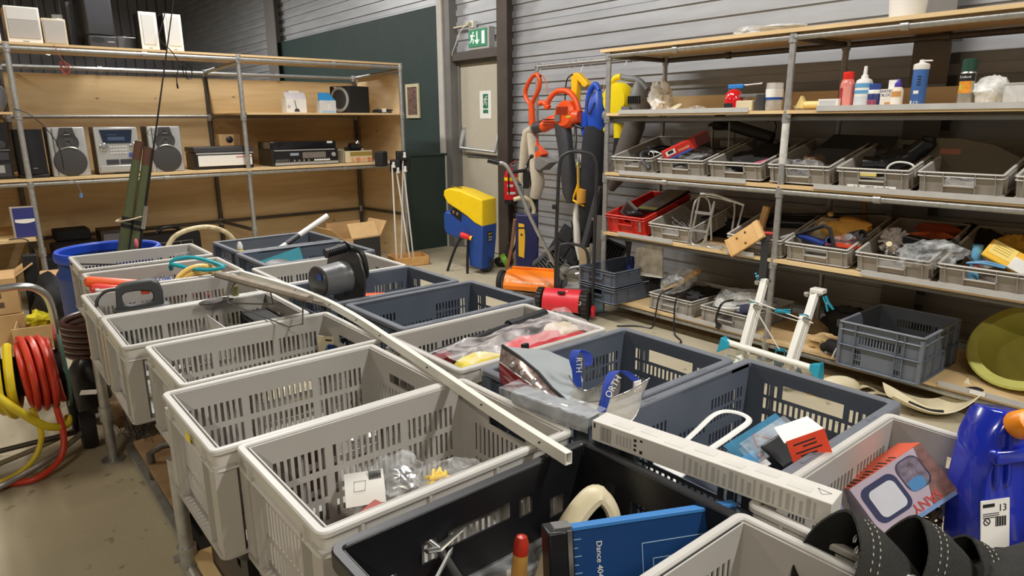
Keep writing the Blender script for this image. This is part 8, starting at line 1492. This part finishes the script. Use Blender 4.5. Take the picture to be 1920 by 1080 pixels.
# ---------------------------------------------------------------- left foreground
dr_ = thing('blue_drum', 'large blue plastic drum standing behind the far grey crate', 'drum', T(0.69, 4.76, 0)); DRB = mat('drum_blue', (36, 66, 134), 0.45, var=0.06); part('drum', MB().lathe([(0.25, 0), (0.27, 0.03), (0.285, 0.35), (0.285, 0.62), (0.292, 0.64), (0.292, 0.665), (0.275, 0.69), (0.275, 0.75), (0.268, 0.75), (0.262, 0.66), (0.262, 0.05), (0.01, 0.04)], 44), DRB, dr_); part('rim_ring', MB().lathe([(0.270, 0.745), (0.290, 0.745), (0.294, 0.76), (0.294, 0.785), (0.286, 0.80), (0.270, 0.80), (0.262, 0.79), (0.262, 0.745)], 44, None, False), mat('drum_rim_blue', (34, 74, 190), 0.4), dr_)
for k, (xb, yb2, xt, yt, zt, lb) in enumerate(((0.56, 4.66, 0.905, 4.58, 1.44, 'green cloth rod tube standing in the drum, taller one'), (0.635, 4.62, 0.945, 4.56, 1.405, 'green cloth rod tube standing in the drum, shorter one'))):
    t = thing('rod_tube', lb, 'rod tube', None, 'rod tubes in the drum'); a, b = Vector((xb, yb2, 0.06)), Vector((xt, yt, zt)); GRN = mat('rod_green', (88, 94, 62), 0.8, var=0.1); part('tube', MB().tube([a, a.lerp(b, 0.6), a.lerp(b, 0.93)], [0.034, 0.031, 0.023], 14), GRN, t); part('brown_end', MB().tube([a.lerp(b, 0.925), b], [0.0235, 0.024], 14), mat('brown_leather', (96, 62, 46), 0.6), t); part('dark_bands', MB().tube([a.lerp(b, 0.66), a.lerp(b, 0.68)], 0.0315, 14).tube([a.lerp(b, 0.635), a.lerp(b, 0.65)], 0.032, 14), MATBLK, t); part('opening', MB().cyl(b, b + (b - a).normalized() * 0.004, 0.019, 14), MATBLK, t)
solo('white_cord_tie', 'white cord tied around the green rod tubes', 'cord', MB().tube([Vector((0.80, 4.59, 0.99)) + Vector((0.075 * math.cos(k * 0.45), 0.06 * math.sin(k * 0.45), 0.012 * math.cos(k * 0.45))) for k in range(14)], 0.0045, 6, True), mat('cream_cord', (206, 190, 160), 0.8), None)
fr_ = thing('fishing_rod', 'long thin black fishing rod standing in the blue drum', 'fishing rod', None); a, b = Vector((0.65, 4.58, 0.08)), Vector((1.20, 4.50, 2.36)); part('blank', MB().tube([a, a.lerp(b, 0.5), b], [0.009, 0.006, 0.003], 8), BLACK, fr_); part('ring', MB().tube([a.lerp(b, 0.62) + Vector((-0.012 + 0.018 * math.cos(t_ * 0.7) - 0.012, 0, 0.018 * math.sin(t_ * 0.7))) for t_ in range(9)], 0.0025, 5, True), STEEL, fr_); part('reel_seat', MB().tube([a.lerp(b, 0.37), a.lerp(b, 0.43)], 0.013, 10), STEEL, fr_); part('pink_float', MB().ell(a.lerp(b, 0.335) + Vector((-0.03, -0.03, 0)), (0.012, 0.012, 0.03)), mat('pink_float', (226, 110, 130), 0.5), fr_)
solo('stained_hoop', 'rust-speckled white tube hoop behind the far crates', 'hoop', MB().tube(smooth_path([(1.03, 4.98, 0.30), (1.04, 4.98, 0.62), (1.10, 5.0, 0.76), (1.19, 5.0, 0.818), (1.33, 5.0, 0.835), (1.44, 5.0, 0.80), (1.51, 5.0, 0.73), (1.55, 5.0, 0.60), (1.55, 5.0, 0.0)]), 0.0165, 12).cyl((1.03, 4.98, 0.0), (1.03, 4.98, 0.30), 0.0165, 12), mat('stained_white', (206, 190, 150), 0.5, var=0.28, scale=34), None)
# hose reel trolley
hrT = thing('hose_trolley', 'hose reel trolley with silver tube handle and black wheels at the left edge', 'trolley', None); RC0 = Vector((0, 3.70, 0.415))
part('handle', MB().tube(smooth_path([(-0.42, 3.62, 0.84), (-0.30, 3.62, 0.86), (0.05, 3.62, 0.85), (0.17, 3.62, 0.848), (0.235, 3.63, 0.815), (0.265, 3.65, 0.74), (0.27, 3.68, 0.55), (0.272, 3.70, 0.39)], 5), 0.0165, 12), STEEL, hrT); part('grip_sleeve', MB().cyl((0.272, 3.70, 0.40), (0.288, 3.70, 0.10), 0.021, 12), BLACK, hrT); part('leg', MB().tube([(-0.42, 3.70, 0.84), (-0.45, 3.70, 0.05)], 0.018, 10), BLACK, hrT)
for x in (0.325, -0.48): w = part('wheel', MB().lathe([(0.03, -0.032), (0.088, -0.03), (0.094, 0), (0.088, 0.03), (0.03, 0.032)], 28, T(x, 3.66, 0.094) @ T(ry=90)), MATBLK, hrT); part('hub', MB().cyl((x - 0.036, 3.66, 0.094), (x + 0.036, 3.66, 0.094), 0.03, 14), DGREY, w)
part('axle', MB().cyl((-0.48, 3.66, 0.094), (0.325, 3.66, 0.094), 0.012, 10), GALVD, hrT); part('floor_bar', MB().tube(smooth_path([(0.30, 3.62, 0.10), (0.10, 3.48, 0.05), (-0.2, 3.36, 0.02), (-0.45, 3.34, 0.02)]), 0.014, 10), GALV, hrT); part('floor_bar', MB().tube(smooth_path([(0.30, 3.72, 0.09), (0.10, 3.66, 0.06), (-0.2, 3.60, 0.03), (-0.45, 3.55, 0.02)]), 0.012, 10), mat('floor_bar_tan', (150, 140, 116), 0.5, 0.2), hrT)
part('core', MB().cyl((-0.40, 3.70, 0.415), (0.265, 3.70, 0.415), 0.095, 24), MATBLK, hrT); part('green_flange', MB().lathe([(0.16, -0.006), (0.185, -0.006), (0.185, 0.006), (0.16, 0.006)], 36, T(0.272, 3.70, 0.415) @ T(ry=90), False), mat('flange_green', (70, 108, 96), 0.5), hrT); part('flange_spokes', MB().box(-0.005, -0.17, -0.012, 0.005, 0.17, 0.012, T(0.272, 3.70, 0.415)).box(-0.005, -0.012, -0.17, 0.005, 0.012, 0.17, T(0.272, 3.70, 0.415)), mat('flange_green', (70, 108, 96), 0.5), hrT)
def wound(x0, x1, turns, r, rr, seed, wob):
    q = random.Random(seed); n = 20; pts = []
    for k in range(turns * n + 1):
        t = k / (turns * n); a = 2 * PI * k / n; pts.append((x0 + (x1 - x0) * t + wob * math.sin(a + seed) , 3.70 + (r + 0.006 * math.sin(3 * t * PI)) * math.cos(a), 0.415 + (r + 0.006 * math.sin(5 * t * PI)) * math.sin(a)))
    return MB().tube(pts, rr, 8)
HY = mat('hose_yellow', (220, 196, 40), 0.4, var=0.12, scale=8); HR = mat('hose_red', (206, 62, 42), 0.38, var=0.08, scale=8)
yh2 = thing('garden_hose', 'yellow hose wound on the reel trolley with its end on the floor', 'hose', None); part('windings', wound(-0.40, 0.10, 11, 0.14, 0.019, 1, 0.02), HY, yh2); part('outer_windings', wound(-0.30, 0.06, 4, 0.168, 0.018, 3, 0.03), HY, yh2); part('loose_end', MB().tube(smooth_path([(-0.02, 3.53, 0.44), (0.07, 3.50, 0.32), (0.16, 3.50, 0.22), (0.235, 3.54, 0.19), (0.25, 3.60, 0.20)]), 0.018, 10).tube(smooth_path([(0.12, 3.56, 0.30), (0.135, 3.54, 0.16), (0.07, 3.50, 0.06), (-0.06, 3.48, 0.02), (-0.3, 3.5, 0.02)]), 0.012, 8), HY, yh2)
rh2 = thing('garden_hose', 'red hose wound on the reel trolley with its end trailing over the floor', 'hose', None); part('windings', wound(0.115, 0.255, 5, 0.142, 0.0145, 2, 0.012), HR, rh2); part('outer_windings', wound(0.12, 0.225, 3, 0.168, 0.0145, 5, 0.01), HR, rh2); part('loose_end', MB().tube(smooth_path([(0.21, 3.54, 0.28), (0.215, 3.50, 0.15), (0.18, 3.46, 0.06), (0.08, 3.42, 0.02), (-0.04, 3.46, 0.016), (-0.3, 3.5, 0.016)]), 0.014, 10), HR, rh2)
bh = thing('brown_hose', 'coil of dark brown hose behind the trolley wheel', 'hose', None); mb = MB()
for k in range(6): mb.tube([(0.53 + 0.20 * math.cos(R(a)), 4.12 + 0.20 * math.sin(R(a)), 0.36 + 0.032 * k) for a in range(0, 360, 12)], 0.017, 8, True)
part('coil', mb, mat('hose_brown', (70, 42, 34), 0.3, var=0.1), bh); solo('black_tank', 'black plastic tank standing between the trolley wheel and the table leg', 'tank', MB().blob((0, 0, 0.19), (0.10, 0.13, 0.19), 4, 0.12, zmin=0), BLACK, T(0.40, 4.02, 0)); solo('white_paper', 'white paper scrap behind the trolley', 'paper', MB().box(-0.03, 0, 0, 0.05, 0.03, 0.003), PAPER, T(0.36, 3.86, 0.20, 30, 0, -30))
# cardboard and dark things at the left
for k, (x, y, z, w, d, h, lb) in enumerate(((0.06, 6.05, 0.0, 0.40, 0.40, 0.22, 'lower cardboard box of the pile at the left edge'), (0.06, 6.05, 0.225, 0.40, 0.36, 0.26, 'upper printed cardboard box of the pile at the left edge'), (0.30, 5.72, 0.0, 0.22, 0.26, 0.17, 'low cardboard tray with yellow bags beside the drum'), (0.52, 6.2, 0.0, 0.24, 0.3, 0.42, 'cardboard box behind the dark pole'))):
    c_ = thing('cardboard_box', lb, 'box', T(x, y, z, rz=-4 * k), 'cardboard boxes at the left edge'); 
    if k == 2: part('tray', MB().panel(w, h, 0.006, [], M=T(-w / 2, -d / 2, 0)).panel(w, h, 0.006, [], M=T(-w / 2, d / 2, 0)).box(-w / 2, -d / 2, 0, -w / 2 + 0.006, d / 2, h).box(w / 2 - 0.006, -d / 2, 0, w / 2, d / 2, h).box(-w / 2, -d / 2, 0, w / 2, d / 2, 0.006), CARD, c_); part('front_flap', MB().box(-w / 2 - 0.01, -0.003, 0, w / 2 + 0.01, 0.003, 0.10, T(0, -d / 2 - 0.01, 0.08, 12, 0, 0)), mat('pale_card', (214, 178, 130), 0.85), c_)
    else: part('box', MB().box(-w / 2, -d / 2, 0, w / 2, d / 2, h), CARD, c_, bev=0.003)
    if k == 1: part('flap', MB().box(0, -0.17, 0, 0.14, 0.17, 0.005, T(0.20, 0, h, 0, -35, 0)), CARD, c_); part('print', MB().box(0.03, -d / 2 - 0.001, 0.12, 0.10, -d / 2, 0.16).box(0.02, -d / 2 - 0.001, 0.05, 0.11, -d / 2, 0.09), mat('box_print', (96, 72, 60), 0.8), c_)
solo('yellow_bag', 'yellow plastic bag in the low cardboard tray', 'bag', MB().blob((0, 0, 0), (0.08, 0.08, 0.06), 7, 0.5), mat('yellow_film', (214, 200, 44), 0.35), T(0.34, 5.72, 0.19)); solo('dark_pole', 'black square pole standing between the cardboard boxes', 'pole', MB().box(-0.045, -0.04, 0, 0.045, 0.04, 0.62), MATBLK, T(0.335, 5.96, 0.0, 0, 2, 0), bev=0.006); solo('black_bin_bag', 'black bag behind the trolley handle', 'bag', MB().blob((0, 0, 0.22), (0.15, 0.16, 0.24), 9, 0.3, zmin=0), MATBLK, T(0.46, 5.82, 0))
# low pallet cart under the far half of the table
pc = thing('pallet_cart', 'low cart with wooden deck and steel edge under the table', 'cart', None); WD = plywood('worn_deck', (160, 132, 98), (122, 96, 68), (3, 3, 3), False, 0.7); part('deck', MB().box(0.46, 2.55, 0.10, 1.40, 3.30, 0.125), WD, pc, bev=0.002); part('deck', MB().box(0.44, 3.55, 0.10, 1.40, 4.0, 0.13), WD, pc, bev=0.002); part('edge_rail', MB().box(0.445, 2.40, 0.02, 0.475, 3.45, 0.05), GALV, pc); part('tray', MB().box(0.475, 2.40, 0.005, 1.40, 3.50, 0.02), MATBLK, pc); part('u_handle', MB().tube([(0.475, 3.02, 0.02), (0.475, 3.02, 0.17), (0.52, 3.0, 0.20), (0.85, 2.92, 0.20)], 0.016, 10), GALVD, pc); part('side_board', MB().box(0.48, 2.95, 0.02, 0.50, 3.25, 0.10), WD, pc)
wb_ = thing('wire_tangle', 'ball of thin grey wire hanging beside the low cart deck', 'wire', None); q = random.Random(4); part('wire', MB().tube(smooth_path([(0.50 + q.gauss(0, 0.035), 3.42 + q.gauss(0, 0.07), 0.14 + q.gauss(0, 0.045)) for _ in range(110)], 4), 0.0014, 4), GALVD, wb_, kind='stuff')
